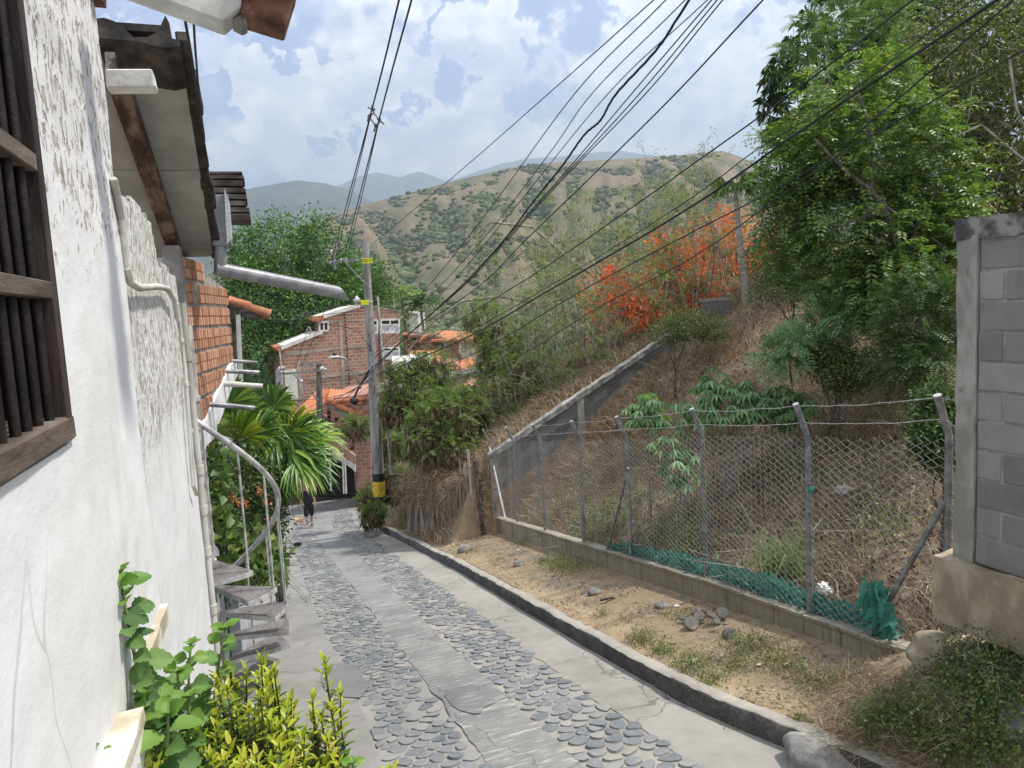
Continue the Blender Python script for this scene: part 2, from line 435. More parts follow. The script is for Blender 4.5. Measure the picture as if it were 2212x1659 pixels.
pts = [(x_left(8.9+.0)+.02, 9.75), (x_left(9)-.28, 9.95), (x_left(9)-.36, 9.2), (x_left(8.6)-.2, 8.5), (x_left(8.4)+.03, 8.25), (x_left(8.7)+.2, 8.75), (x_left(9.)+.16, 9.4)]
bq.prism([Vector((x, y, zr(y)+.006)) for x, y in worn(pts)], (0, 0, .009))
tag(bq.build('pavement_patch', concrete('patch_concrete', [(.3, (0.160, 0.160, 0.156)), (.7, (0.216, 0.212, 0.208))])), kind='structure')
bq = MB()
bq.prism([Vector((x, y, zr(y)+.002)) for x, y in worn([(1.62, 7.85), (1.9, 7.95), (2.24, 7.72), (2.25, 7.3), (2.02, 7.12), (1.8, 7.02), (1.66, 7.25)])], (0, 0, .009))
tag(bq.build('road_patch', concrete('patch_concrete_dark', [(.3, (.15, .15, .15)), (.7, (.205, .203, .20))], streak=.4)), kind='structure')

# cobbles: each stone is its own small dome set into the mortar
def cobbles(name, xa, xb, y0, y1, sx, sy, seed, hgt):
    rg = random.Random(seed); P = []; y = y0; row = 0
    while y < y1:
        g = 1+.25*max(0, (y-14)/14); a, b = xa(y)-.02, xb(y)+.02; n = max(3, int(round((b-a)/(sx*g)))); st = (b-a)/n
        for i in range(-1, n+1): P.append((a+(i+.5+(row % 2)*.5-.25+rg.uniform(-.34, .34))*st, y+rg.uniform(-.36, .36)*sy*g, g))
        y += sy*g; row += 1
    cell = {}
    for i, q in enumerate(P): cell.setdefault((int(q[0]//.3), int(q[1]//.3)), []).append(i)
    b = MB()
    for i, (px, py, g) in enumerate(P):
        a, e = xa(py), xb(py)
        if not a+.03 < px < e-.03: continue
        if rg.random() < .035: continue
        R_ = .25*g; poly = [(px+R_*math.cos(t_*PI/4)*.9, py+R_*math.sin(t_*PI/4)*.7) for t_ in range(8)]
        nb = []
        cx, cy = int(px//.3), int(py//.3)
        for dx in (-2, -1, 0, 1, 2):
            for dy in (-2, -1, 0, 1, 2): nb += cell.get((cx+dx, cy+dy), [])
        gap = rg.uniform(.003, .008)*g
        cl = [((P[j][0]-px), (P[j][1]-py)) for j in nb if j != i and abs(P[j][0]-px) < .45*g and abs(P[j][1]-py) < .35*g]+[((e-px)*2, 0), ((a-px)*2, 0)]
        for dx, dy in cl:
            L = math.hypot(dx, dy)
            if L < 1e-4: continue
            nx_, ny_ = dx/L, dy/L; lim = L/2-gap; out = []
            for k in range(len(poly)):
                p0, p1 = poly[k], poly[(k+1) % len(poly)]; d0 = (p0[0]-px)*nx_+(p0[1]-py)*ny_-lim; d1 = (p1[0]-px)*nx_+(p1[1]-py)*ny_-lim
                if d0 <= 0: out.append(p0)
                if d0*d1 < 0: f = d0/(d0-d1); out.append((p0[0]+(p1[0]-p0[0])*f, p0[1]+(p1[1]-p0[1])*f))
            poly = out
            if len(poly) < 3: break
        if len(poly) < 3: continue
        q = []
        for k in range(len(poly)):
            p0, p1 = poly[k], poly[(k+1) % len(poly)]; q += [(p0[0]*.72+p1[0]*.28, p0[1]*.72+p1[1]*.28), (p0[0]*.28+p1[0]*.72, p0[1]*.28+p1[1]*.72)]
        m_x = sum(c_[0] for c_ in q)/len(q); m_y = sum(c_[1] for c_ in q)/len(q); h = hgt*rg.uniform(.4, 1.3); tx, ty = rg.gauss(0, .05), rg.gauss(0, .05); K = len(q); vs = []
        s_ = rg.uniform(.9, 1.)
        for k, zz in ((1., -.02), (.92, h*.65), (.66, h)):
            for x, y_ in q:
                X, Y = m_x+(x-m_x)*k*s_, m_y+(y_-m_y)*k*s_; vs.append((X, Y, zr(Y)+zz+((X-m_x)*tx+(Y-m_y)*ty if zz > 0 else 0)))
        fs = [[r_*K+k, r_*K+(k+1) % K, (r_+1)*K+(k+1) % K, (r_+1)*K+k] for r_ in range(2) for k in range(K)]+[[2*K+k for k in range(K)]]
        b.add(vs, fs)
    tag(b.build(name, M_stone, smooth=True), kind='structure')
m_, t = newmat('river_stone'); p = wpos(t)
rnd = t.n('NewGeometry', out=8)
c = t.ramp(rnd, [(0., (0.133, 0.148, 0.162)), (.3, (0.180, 0.190, 0.200)), (.55, (0.224, 0.228, 0.230)), (.8, (0.262, 0.259, 0.249)), (.93, (0.285, 0.271, 0.248)), (1., (0.323, 0.295, 0.257))])
n1 = t.noise(p, 18, 6, .65)
c = t.mix(t.ss(n1, .5, .7, 0., .5), c, (.37, .35, .315, 1))
M_stone = finish(m_, t, bsdf(t, c, .6, t.bump(t.noise(p, 60, 4, .6), .35, .006), .4))
cobbles('cobble_paving', lambda y: x_left(y), lambda y: x_s0(y)+.03, 2.6, 46, .182, .135, 1, .008)
cobbles('cobble_paving', lambda y: x_s1(y)-.02, lambda y: x_rc(y)+.06, 2.6, 46, .195, .148, 2, .010)

# kerb
m_, t = newmat('kerb_concrete'); p = wpos(t); nn = t.n('NewGeometry', out=1)
n1 = t.noise(p, 3., 7, .65); n2 = t.noise(p, 30., 5, .7)
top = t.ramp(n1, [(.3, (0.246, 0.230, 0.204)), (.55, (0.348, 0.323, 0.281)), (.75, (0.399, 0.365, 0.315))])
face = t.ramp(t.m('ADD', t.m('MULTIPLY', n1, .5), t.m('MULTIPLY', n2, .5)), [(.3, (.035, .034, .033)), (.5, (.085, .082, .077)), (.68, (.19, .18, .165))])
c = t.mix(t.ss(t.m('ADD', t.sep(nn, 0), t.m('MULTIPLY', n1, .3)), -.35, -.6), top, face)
M_kerb = finish(m_, t, bsdf(t, c, .92, t.bump(t.m('ADD', n1, n2), .6, .015), .15))
kb = MB(); yy = np.arange(-3, 34.0, .11); prof = [(0, -.1), (0, .0), (.006, .12), (.02, .185), (.05, .2), (.17, .2), (.2, .17), (.2, -.1)]
for y in yy:
    for a, b in prof:
        q = Vector((x_k(y)+a, y, zr(y)+b)); q += noise.noise_vector(q*3.)*.014+noise.noise_vector(q*11.)*.010
        if b > .1: q.z += .03*noise.noise(Vector((0, y*.6, 2)))
        kb.v.append(q)
P_ = len(prof)
kb.f = [[j*P_+i, j*P_+i+1, (j+1)*P_+i+1, (j+1)*P_+i] for j in range(len(yy)-1) for i in range(P_-1)]; kb.mi = [0]*len(kb.f)
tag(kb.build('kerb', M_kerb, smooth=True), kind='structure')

# ------------------------------------------------------------------ far hills
def hillside(name, sil, r0_, r1_, z0, mat, na=260, nr=90, amp=.06, gul=1., over=1.12):
    us = [s_[0] for s_ in sil]; vs = [s_[1] for s_ in sil]
    V = []; U = np.linspace(us[0], us[-1], na)
    for j in range(nr):
        tt = j/(nr-1)*over
        for u in U:
            v = np.interp(u, us, vs); d_ = ray(float(u), float(v)); hd = Vector((d_.x, d_.y, 0)); tn = d_.z/hd.length; hd.normalize()
            r = r0_+(r1_-r0_)*tt; zt = tn*r1_
            tp = min(tt, 1.); pr = tp**1.15*(1-.25*tp)+.25*tp*tp
            az_ = u/(us[-1]-us[0])*14*gul
            rid = abs(noise.noise(Vector((az_*1.2+tt*1.4, tt*1.3, z0))))
            rid2 = abs(noise.noise(Vector((az_*3.1-tt*1.0, tt*3.0, 4+z0))))
            n_ = (.55-rid*1.6)*amp+(.3-rid2)*amp*.55+noise.noise(Vector((az_*7, tt*8, 2)))*amp*.12
            z = z0+(zt-z0)*(pr + n_*math.sin(PI*min(1., tt))*1.1)
            if tt > 1: z -= (tt-1)*(zt-z0)*.9
            V.append((hd.x*r, hd.y*r, z))
    Fc = [[j*na+i, j*na+i+1, (j+1)*na+i+1, (j+1)*na+i] for j in range(nr-1) for i in range(na-1)]
    me = np_mesh(name, np.array(V), np.array(Fc)); me.polygons.foreach_set('use_smooth', [True]*len(me.polygons))
    o = put(name, me, mat); tag(o, kind='structure'); return np.array(V).reshape(nr, na, 3)
def hillmat(name, stops, sc, gstops=None, bs=1.):
    m, t = newmat(name); p = wpos(t)
    n1 = t.noise(p, sc, 8, .62); n2 = t.noise(p, sc*7, 6, .65)
    c = t.ramp(t.m('ADD', t.m('MULTIPLY', n1, .65), t.m('MULTIPLY', n2, .35)), stops)
    return finish(m, t, bsdf(t, c, .95, t.bump(n2, bs, 3./sc*.01), .05))
M_hill = hillmat('dry_hill', [(.34, (.075, .095, .05)), (.44, (.125, .12, .07)), (.53, (.19, .15, .10)), (.66, (.26, .185, .135)), (.8, (.32, .235, .18))], .012)
M_mtn = hillmat('green_mountain', [(.38, (.05, .07, .055)), (.5, (.08, .10, .075)), (.6, (.13, .135, .10)), (.72, (.22, .20, .16))], .006)
M_mtn2 = hillmat('blue_mountain', [(.4, (.05, .07, .06)), (.6, (.09, .11, .08))], .0015)
HV = hillside('hill', [(300, 640), (560, 560), (640, 490), (740, 455), (850, 425), (1000, 385), (1110, 360), (1200, 350), (1300, 345), (1400, 340), (1500, 331), (1560, 325), (1600, 338), (1640, 358), (1700, 372), (1900, 400), (2250, 430), (2600, 470)], 330, 1050, -16, M_hill, amp=.10, gul=1.6)
hillside('mountain', [(-700, 440), (-200, 400), (300, 430), (430, 425), (560, 402), (640, 387), (700, 394), (760, 410), (800, 432), (900, 470), (1000, 520)], 1500, 3400, -40, M_mtn, 160, 60, amp=.09, gul=1.2)
hillside('mountain', [(560, 470), (700, 408), (740, 395), (775, 378), (815, 370), (850, 378), (868, 381), (880, 374), (905, 368), (930, 376), (960, 388), (985, 384), (1020, 372), (1080, 352), (1140, 340), (1200, 337), (1260, 330), (1300, 325), (1345, 324), (1390, 331), (1440, 336), (1520, 350), (1700, 380), (2000, 400)], 4200, 7200, -60, M_mtn2, 200, 40, amp=.06)
tag(put('valley', np_mesh('valley', np.array([(-9000, 300, -18.), (9000, 300, -18.), (9000, 9500, -60.), (-9000, 9500, -60.)]), np.array([[0, 1, 2, 3]])), M_mtn), kind='structure')

# trees and scrub that cover the hill: far-off, uncountable
m_, t = newmat('scrub'); rnd = t.n('NewGeometry', out=8)
c = t.ramp(rnd, [(0., (.045, .072, .03)), (.3, (.075, .105, .045)), (.6, (.11, .135, .06)), (.8, (.15, .16, .08)), (1., (.21, .195, .12))])
M_scrub = finish(m_, t, bsdf(t, c, .9, t.bump(t.noise(wpos(t), .6, 3), 1., .8), .05))
def scatter_scrub(n, seed):
    rg = np.random.default_rng(seed); nr, na, _ = HV.shape
    V0, F0 = ico(1); V0 = np.array([tuple(v) for v in V0]); F0 = np.array(F0)
    Vs = []; Fs = []; o = 0; k = 0; tries = 0
    while k < n and tries < n*14:
        tries += 1
        tt = rg.random()**1.25; j = tt*(nr-1)*.895; i = rg.random()*(na-2)
        j0, i0 = int(j), int(i); fj, fi = j-j0, i-i0
        P = (HV[j0, i0]*(1-fi)+HV[j0, i0+1]*fi)*(1-fj)+(HV[j0+1, i0]*(1-fi)+HV[j0+1, i0+1]*fi)*fj
        g = noise.noise(Vector((P[0]*.012, P[1]*.008, 0)))+.5*noise.noise(Vector((P[0]*.03, P[1]*.02, 5)))
        lap = HV[min(j0+3, nr-1), i0, 2]+HV[max(j0-3, 0), i0, 2]-2*HV[j0, i0, 2]+HV[j0, min(i0+3, na-1), 2]+HV[j0, max(i0-3, 0), 2]-2*HV[j0, i0, 2]
        dens = .30+g*.95+lap*.05-.62*max(0, tt-.42)+.55*max(0, .4-tt)
        if rg.random() > dens: continue
        far_ = np.hypot(P[0], P[1])
        r = rg.uniform(.9, 3.1)*(1 if rg.random() < .9 else 1.5)
        s = np.array([r*rg.uniform(.9, 1.5), r*rg.uniform(.9, 1.5), r*rg.uniform(.65, 1.0)])
        Vv = V0*(1+rg.normal(0, .16, (len(V0), 1)))*s+P+np.array([0, 0, s[2]*.45])
        Vs.append(Vv); Fs.append(F0+o); o += len(V0); k += 1
    tag(put('hillside_scrub', np_mesh('hillside_scrub', np.concatenate(Vs), np.concatenate(Fs)), M_scrub), 'low green scrub and trees dotted over the dry brown hill', 'scrub', kind='stuff')
scatter_scrub(24000, 5)

# ------------------------------------------------------------------ air
hz = MB(); hz.b2((-9500, -60, -75), (9500, 9600, 1750))
m_ = bpy.data.materials.new('haze'); m_.use_nodes = True; m_.node_tree.nodes.clear(); t = NT(m_.node_tree)
pv = t.n('VolumePrincipled', {'Color': (.70, .84, 1., 1), 'Density': HAZE, 'Anisotropy': .2})
oo = m_.node_tree.nodes.new('ShaderNodeOutputMaterial'); m_.node_tree.links.new(pv, oo.inputs['Volume'])
if HAZE > 0: tag(hz.build('haze', m_), kind='stuff')
# ------------------------------------------------------------------ wire fence on its low wall
M_galv = pm('galvanised_steel', [(.2, (.17, .18, .19)), (.6, (.27, .28, .29)), (.9, (.36, .37, .38))], 9, rough=.5, metal=.55, bump=.15, spots=(14, .62, (.22, .19, .17, 1)))
M_wire = pm('fence_wire', [(.2, (.29, .28, .275)), (.8, (.47, .46, .45))], 30, rough=.5, metal=.1, bump=0)
M_white_steel = pm('white_painted_steel', [(.2, (.52, .52, .52)), (.8, (.72, .72, .72))], 12, rough=.5, bump=.2, spots=(22, .66, (.30, .28, .26, 1)))
M_lowwall = None
m_, t = newmat('stained_cement'); p = wpos(t); nn = t.n('NewGeometry', out=1)
n1 = t.noise(p, 2.2, 7, .65); n2 = t.noise(p, 26., 5, .7); st = t.noise(t.scale(p, (1, 9, .5)), 1.6, 6, .7)
top = t.ramp(n1, [(.3, (0.255, 0.230, 0.183)), (.6, (0.365, 0.336, 0.272))])
face = t.ramp(n1, [(.3, (0.212, 0.183, 0.132)), (.55, (0.306, 0.268, 0.200)), (.75, (0.357, 0.319, 0.246))])
face = t.mix(t.ss(st, .5, .68, 0., .75), face, (.10, .088, .07, 1))
c = t.mix(t.ss(t.sep(nn, 2), .4, .7), face, top)
c = t.mix(t.ss(n2, .6, .72, 0., .5), c, (.14, .125, .105, 1))
fy = t.m('FRACT', t.m('MULTIPLY', t.sep(p, 1), 2.5))
c = t.mix(t.ss(t.m('ABSOLUTE', t.m('SUBTRACT', fy, .5)), .012, .03, .6, 0.), c, (.13, .115, .09, 1))
M_lowwall = finish(m_, t, bsdf(t, c, .92, t.bump(t.m('ADD', n1, n2), .6, .02), .15))
def wtop(y): return zr(y)+lerp(y, [5, 8, 11, 17.5], [.56, .68, .70, .77])
yw0, yw1 = 4.72, 17.5
wall = thing('low_wall', 'long low cement-rendered block wall carrying the wire mesh fence', 'wall', (FX, 11, zr(11)))
b = MB(); yy = np.arange(yw0, yw1+.01, .12); prof = [(-.085, -.55), (-.085, -.05), (-.11, -.04), (-.11, -.005), (-.09, 0.), (.09, 0.), (.11, -.02), (.09, -.06), (.09, -.55)]
for y in yy:
    for a, z in prof:
        q = Vector((FX+a, y, wtop(y)+z)); b.v.append(q+noise.noise_vector(q*3.5)*.012+noise.noise_vector(q*12.)*.008)
P_ = len(prof); n_ = len(yy)
b.f = [[j*P_+i, j*P_+i+1, (j+1)*P_+i+1, (j+1)*P_+i] for j in range(n_-1) for i in range(P_-1)]+[list(range(P_))[::-1], [(n_-1)*P_+i for i in range(P_)]]
b.mi = [0]*len(b.f); b.build('render_coat', M_lowwall, wall, smooth=True)

M_alu0 = pm('shiny_cap', [(.3, (.40, .40, .41)), (.7, (.50, .50, .51))], 8, metal=.3, rough=.4, bump=0)
PY = [onx(u, 940, FX).y for u in (2050, 1746, 1517, 1354, 1252, 1168, 1108, 1058)]
FH = 1.98
fence = thing('chain_link_fence', 'galvanised chain link fence with bent-topped pipe posts and barbed wire', 'fence', (FX, 11, wtop(11)))
lean = Vector((-.055, -.02, 0))
for i, y in enumerate(PY):
    r = .032 if i < 7 else .024
    p0 = Vector((FX, y, wtop(y)-.1)); p1 = Vector((FX, y, wtop(y)+FH)) + lean*.4*(i % 2)
    a = p1+Vector((-.03, 0, .07)); tip = p1+Vector((-.17, -.03, .36))
    b = MB(); b.tube([p0, p1, a, tip], r, 10)
    o = b.build('post', M_galv, fence, smooth=True)
    b = MB(); b.tube([tip, tip+Vector((-.003, 0, .007))], r*1.04, 10); b.build('cap', M_alu0, o)
    ORG[o.name] = ORG[fence.name]
b = MB(); b.tube([onx(2040, 1085, FX-.03), onx(1872, 1385, FX-.05)], .026, 8); o = b.build('brace', M_galv, fence, smooth=True)
b = MB(); b.tube([onx(1356, 1010, FX-.03), onx(1345, 1060, FX-.03), onx(1308, 1200, FX-.05)], .024, 8); b.build('brace', M_galv, fence, smooth=True)
b = MB(); b.tube([onx(1057, 965, FX-.05), onx(1092, 1122, FX-.08)], .025, 8); o = b.build('brace', M_white_steel, fence, smooth=True); tag(o, 'white painted diagonal end brace')
# woven mesh: zigzag wires
wd, hg = .078, .078
yA, yB = 4.35, PY[-1]; nw = int((yB-yA)/wd); V = []; Fq = []; off = 0
rows = int(FH/(hg/2))
for i in range(nw):
    y = yA+(i+.5)*wd; base = wtop(max(y, yw0))+.02
    k = np.arange(rows+1); zz = base+k*hg/2
    if y < yw0: zz = zz[zz > wtop(yw0)+.05]; k = np.arange(len(zz))
    sag = .02*math.sin(y*3.1)+.015*math.sin(y*7.7)
    yy = y+np.where((k+i) % 2 == 0, -1, 1)*wd/2*.98+.006*np.sin(k*.7+i)
    xx = np.full(len(k), FX-.035)+np.where((k+i) % 2 == 0, -1, 1)*.004+sag+.012*np.sin(zz*2.3+y)
    ctr = np.stack([xx, yy, zz+sag*.5], 1); rr = .0047
    for (ax, ay) in ((1, 0), (-.5, .87), (-.5, -.87)): V.append(ctr+np.array([ax*rr, ay*rr, 0]))
    L = len(k); j = np.arange(L-1)
    for s_ in range(3):
        a_ = off+s_*L+j; b_ = off+((s_+1) % 3)*L+j; Fq.append(np.stack([a_, b_, b_+1, a_+1], 1))
    off += 3*L
put('wire_mesh', np_mesh('wire_mesh', np.concatenate(V), np.concatenate(Fq)), M_wire, fence)
for kk in (0, 1):
    pts = []
    for i, y in enumerate(PY):
        q = Vector((FX-.17+.09*kk, y-.03, wtop(y)+FH+.34-.19*kk)); pts.append(q)
    pts = [onx(2130, 858+95*kk, FX)] + pts
    fine = []
    for a, c_ in zip(pts[:-1], pts[1:]):
        for s_ in np.linspace(0, 1, 14, endpoint=False):
            fine.append(a.lerp(c_, s_)-Vector((0, 0, .025*math.sin(PI*s_)))+noise.noise_vector(a.lerp(c_, s_)*5)*.012)
    b = MB(); b.tube(fine, .0032, 4)
    for i, q in enumerate(fine[::1]):
        dd = Vector((noise.noise(q*9), .3, noise.noise(q*13+Vector((3, 1, 1))))).normalized()*.018
        b.tube([q-dd, q+dd], .0018, 3); b.tube([q-Vector((dd.z, dd.y, -dd.x)), q+Vector((dd.z, dd.y, -dd.x))], .0018, 3)
    b.build('barbed_wire', M_wire, fence)

# torn green netting along the foot of the fence
m_, t = newmat('green_net'); p = wpos(t); rnd = t.n('NewGeometry', out=8)
c = t.ramp(t.m('ADD', t.m('MULTIPLY', t.noise(p, 9, 5, .6), .8), t.m('MULTIPLY', rnd, .25)), [(0., (.03, .15, .125)), (.5, (.07, .27, .22)), (.8, (.13, .37, .31)), (1., (.24, .46, .40))])
M_net = finish(m_, t, t.n('MixShader', {0: .3, 1: bsdf(t, c, .7, None, .2), 2: t.n('BsdfTranslucent', {'Color': c})}))
lv = LV(); n = 700
ya, yb_ = onx(1930, 1380, FX).y, onx(1312, 1200, FX).y
y = RNG.uniform(ya, yb_, n); hmax = np.interp(y, [ya, ya+.4, 7, 9, 11.5], [.30, .22, .34, .28, .15])*(.7+.3*np.sin(y*5))
z = np.array([wtop(q) for q in y])+RNG.uniform(-.02, 1, n)**1.3*hmax
B = np.stack([FX+.02+RNG.uniform(-.05, .16, n), y, z], 1)
D = rdir(n, -.1); D[:, 0] *= .5
lv.leaves(B, D, rdir(n), RNG.uniform(.05, .13, n), RNG.uniform(.02, .06, n), .3)
P0 = onx(1908, 1262, FX-.05)
for sh in range(4):
    V_ = []; nu, nv = 14, 22
    for i_ in range(nu):
        for k_ in range(nv):
            f_, g_ = i_/(nu-1)-.5, k_/(nv-1); wd2 = (.10+.22*g_)*(.7+.2*sh)
            q_ = P0+Vector((-.02-.03*sh+.05*math.sin(f_*17+sh*2)*(.4+g_), f_*wd2+.03*(sh-1.5)+.05*g_*math.sin(sh*3), -.50*g_*(1-.12*sh)+.05*abs(f_)*sh)); V_.append(tuple(q_+noise.noise_vector(q_*9+Vector((sh, 0, 0)))*.035+noise.noise_vector(q_*25)*.015))
    q_ = np.array([(i_*nv+k_, (i_+1)*nv+k_, (i_+1)*nv+k_+1, i_*nv+k_+1) for i_ in range(nu-1) for k_ in range(nv-1)]); q_ = q_[RNG.random(len(q_)) < .93]
    lv.raw(np.array(V_), np.concatenate([q_[:, [0, 1, 2]], q_[:, [0, 2, 3]]]))
for lay in range(3):
    ny_, nz_ = 330, 7; yy_ = np.linspace(ya+.1, yb_-.1, ny_); g_ = []
    for y_ in yy_:
        hm = float(np.interp(y_, [ya, ya+.4, 7, 9, 11.5], [.26, .2, .32, .26, .12]))*(.75+.35*noise.noise(Vector((y_*2.2, lay*3, 0))))
        for k_ in range(nz_):
            f_ = k_/(nz_-1); v_ = Vector((FX+.03+.05*lay, y_, wtop(y_)-.01+hm*f_)); g_.append(v_+noise.noise_vector(Vector((y_*7, f_*3, lay*5)))*.05+noise.noise_vector(Vector((y_*23, f_*7, lay)))*.025)
    q_ = np.array([(i_*nz_+k_, (i_+1)*nz_+k_, (i_+1)*nz_+k_+1, i_*nz_+k_+1) for i_ in range(ny_-1) for k_ in range(nz_-1)]); q_ = q_[RNG.random(len(q_)) < .72]
    lv.raw(np.array([tuple(v_) for v_ in g_]), np.concatenate([q_[:, [0, 1, 2]], q_[:, [0, 2, 3]]]))
tag(lv.build('green_netting', M_net, loc=(FX, 8, wtop(8))), 'torn turquoise-green netting crumpled along the foot of the wire fence', 'netting')

# ------------------------------------------------------------------ block walls
m_, t = newmat('cement_block'); p = wpos(t); rnd = t.n('NewGeometry', out=8)
n1 = t.noise(p, 5., 6, .65); n2 = t.noise(p, 70., 4, .7); n3 = t.noise(p, 1.3, 4, .6)
c = t.ramp(t.m('ADD', t.m('MULTIPLY', rnd, .45), t.m('MULTIPLY', n1, .55)), [(.2, (0.162, 0.157, 0.149)), (.5, (0.225, 0.221, 0.208)), (.8, (0.289, 0.281, 0.259))])
c = t.mix(t.ss(n2, .58, .72, 0., .6), c, (.11, .11, .11, 1))
c = t.mix(t.ss(n3, .55, .7, 0., .4), c, (.33, .31, .27, 1))
c = t.mix(t.ss(t.noise(t.scale(p, (5, 5, .5)), 1.6, 6, .7), .52, .70, 0., .55), c, (.12, .115, .105, 1))
M_block = finish(m_, t, bsdf(t, c, .95, t.bump(t.m('ADD', n1, n2), .7, .008), .1))
M_mort = pm('wall_mortar', [(.3, (0.221, 0.212, 0.191)), (.7, (0.306, 0.293, 0.268))], 8, bump=.6, spots=(5, .62, (.15, .14, .125, 1)))
M_colm = pm('rough_column', [(.3, (0.230, 0.217, 0.191)), (.6, (0.315, 0.302, 0.272)), (.8, (0.357, 0.340, 0.310))], 4, bump=.8, dist=.02, spots=(7, .6, (.17, .155, .13, 1)), stretch=(1, 1, .45))
M_cap = pm('mouldy_cap', [(.3, (.06, .06, .058)), (.55, (.14, .135, .125)), (.75, (.27, .26, .24))], 6, bump=.8, dist=.02)
M_found = pm('clay_stained_foundation', [(.3, (.25, .205, .14)), (.55, (.36, .30, .21)), (.75, (.40, .355, .28))], 3, bump=.8, dist=.02, spots=(4.5, .58, (.10, .09, .075, 1)), stretch=(1, 1, .6))
WX = 4.96
bw = thing('block_wall', 'tall bare cement block wall ending in a rough column beside the wire fence', 'wall', (WX, 3.9, -2.6))
ztop, zbot = .45, -2.1; ye = 3.87; rowh = (ztop-.14-zbot)/11
b = MB(); rg = random.Random(4)
for r_ in range(11):
    z0 = zbot+r_*rowh; y = ye-.005-(.2 if r_ % 2 else 0.)
    if r_ % 2: b.b2((WX-.0+rg.uniform(-.004, .004), ye-.19, z0+.008), (WX+.14, ye-.005, z0+rowh-.008))
    while y > -3:
        b.b2((WX+rg.uniform(-.005, .005), y-.392, z0+.008), (WX+.14, y-.006, z0+rowh-.008)); y -= .405
b.rough(.006, 14); b.build('blocks', M_block, bw, bevel=.011, seg=2)
b = MB(); b.b2((WX+.010, -3, zbot), (WX+.13, ye-.01, ztop-.13)); b.build('mortar', M_mort, bw)
def slab(lo, hi, st, amp, sc):
    """box with a subdivided, uneven surface"""
    bm = bmesh.new(); bmesh.ops.create_cube(bm, size=1)
    lo = Vector(lo); hi = Vector(hi); sz = hi-lo
    for v in bm.verts: v.co = Vector((v.co.x*sz.x, v.co.y*sz.y, v.co.z*sz.z))+(lo+hi)/2
    for ax in range(3):
        k = int(sz[ax]/st)
        for i in range(1, k):
            pl = lo.copy(); pl[ax] += sz[ax]*i/k; nn_ = Vector((0, 0, 0)); nn_[ax] = 1
            bmesh.ops.bisect_plane(bm, geom=bm.verts[:]+bm.edges[:]+bm.faces[:], plane_co=pl, plane_no=nn_)
    for v in bm.verts: v.co += noise.noise_vector(v.co*sc)*amp+noise.noise_vector(v.co*sc*3.7)*amp*.5
    bb = MB(); bb.v = [v.co.copy() for v in bm.verts]; bm.verts.index_update()
    bb.f = [[v.index for v in f.verts] for f in bm.faces]; bb.mi = [0]*len(bb.f); bm.free(); return bb
slab((WX-.012, ye, zbot), (WX+.15, ye+.16, ztop-.1), .06, .012, 5).build('column', M_colm, bw, smooth=True)
slab((WX-.018, -3, ztop-.13), (WX+.16, ye+.17, ztop+.02), .05, .02, 7).build('cap', M_cap, bw, smooth=True)
slab((WX-.11, -3, -2.62), (WX+.2, ye+.26, zbot), .08, .022, 3.5).build('foundation', M_found, bw, smooth=True)

m_, t = newmat('dark_block'); p = wpos(t); rnd = t.n('NewGeometry', out=8)
n1 = t.noise(p, 3., 6, .65)
c = t.ramp(t.m('ADD', t.m('MULTIPLY', rnd, .5), t.m('MULTIPLY', n1, .5)), [(.2, (.10, .10, .10)), (.5, (.15, .148, .145)), (.8, (.21, .205, .195))])
M_dblock = finish(m_, t, bsdf(t, c, .95, t.bump(n1, .5, .01), .1))
M_coping = pm('weathered_coping', [(.3, (.17, .165, .15)), (.55, (.28, .27, .25)), (.75, (.38, .37, .34))], 5, bump=.8, dist=.02)
dw_ = thing('sloping_wall', 'grey cement block wall stepping diagonally up the hillside behind the fence', 'wall', (6, YW, -4.6))
SL = .512; x0, x1 = 5.33, 11.3
def dz(x): return -3.70+SL*(x-5.33)
b = MB(); bmrt = MB()
for r_ in range(11):
    x = x0-(.2 if r_ % 2 else 0)
    while x < x1:
        xa, xb_ = max(x, x0)+.01, min(x+.39, x1)
        if xb_-xa > .05:
            zt = -.14-r_*.205; zb = zt-.19; yb_ = YW+rg.uniform(-.004, .004)
            b.hexa([(xa, yb_, dz(xa)+zb), (xb_, yb_, dz(xb_)+zb), (xb_, YW+.14, dz(xb_)+zb), (xa, YW+.14, dz(xa)+zb),
                    (xa, yb_, dz(xa)+zt), (xb_, yb_, dz(xb_)+zt), (xb_, YW+.14, dz(xb_)+zt), (xa, YW+.14, dz(xa)+zt)])
        x += .405
b.build('blocks', M_dblock, dw_)
bmrt.hexa([(x0, YW+.012, dz(x0)-2.4), (x1, YW+.012, dz(x1)-2.4), (x1, YW+.13, dz(x1)-2.4), (x0, YW+.13, dz(x0)-2.4), (x0, YW+.012, dz(x0)-.13), (x1, YW+.012, dz(x1)-.13), (x1, YW+.13, dz(x1)-.13), (x0, YW+.13, dz(x0)-.13)])
bmrt.build('mortar', M_mort, dw_)
b = MB(); k = 60
for i in range(k):
    x = x0-.05+(x1-x0+.1)*i/(k-1)
    for a, z in ((-.04, -.16), (-.04, -.01), (.0, .01), (.15, .01), (.19, -.01), (.19, -.16)):
        q = Vector((x, YW+a, dz(x)+z)); b.v.append(q+noise.noise_vector(q*4)*.02)
b.f = [[j*6+(i+1) % 6, j*6+i, (j+1)*6+i, (j+1)*6+(i+1) % 6] for j in range(k-1) for i in range(6)]+[list(range(6)), [(k-1)*6+i for i in range(6)][::-1]]; b.mi = [0]*len(b.f)
b.build('coping', M_coping, dw_, smooth=True)
for px in (5.42, 7.95):
    slab((px-.1, YW-.035, dz(px)-2.3), (px+.1, YW+.05, dz(px)-.13), .08, .01, 5).build('pilaster', M_colm, dw_, smooth=True)
sw = thing('short_wall', 'short dark block wall on the crest beside the thin papaya trunk', 'wall', (12.7, YW, -.8))
b = MB()
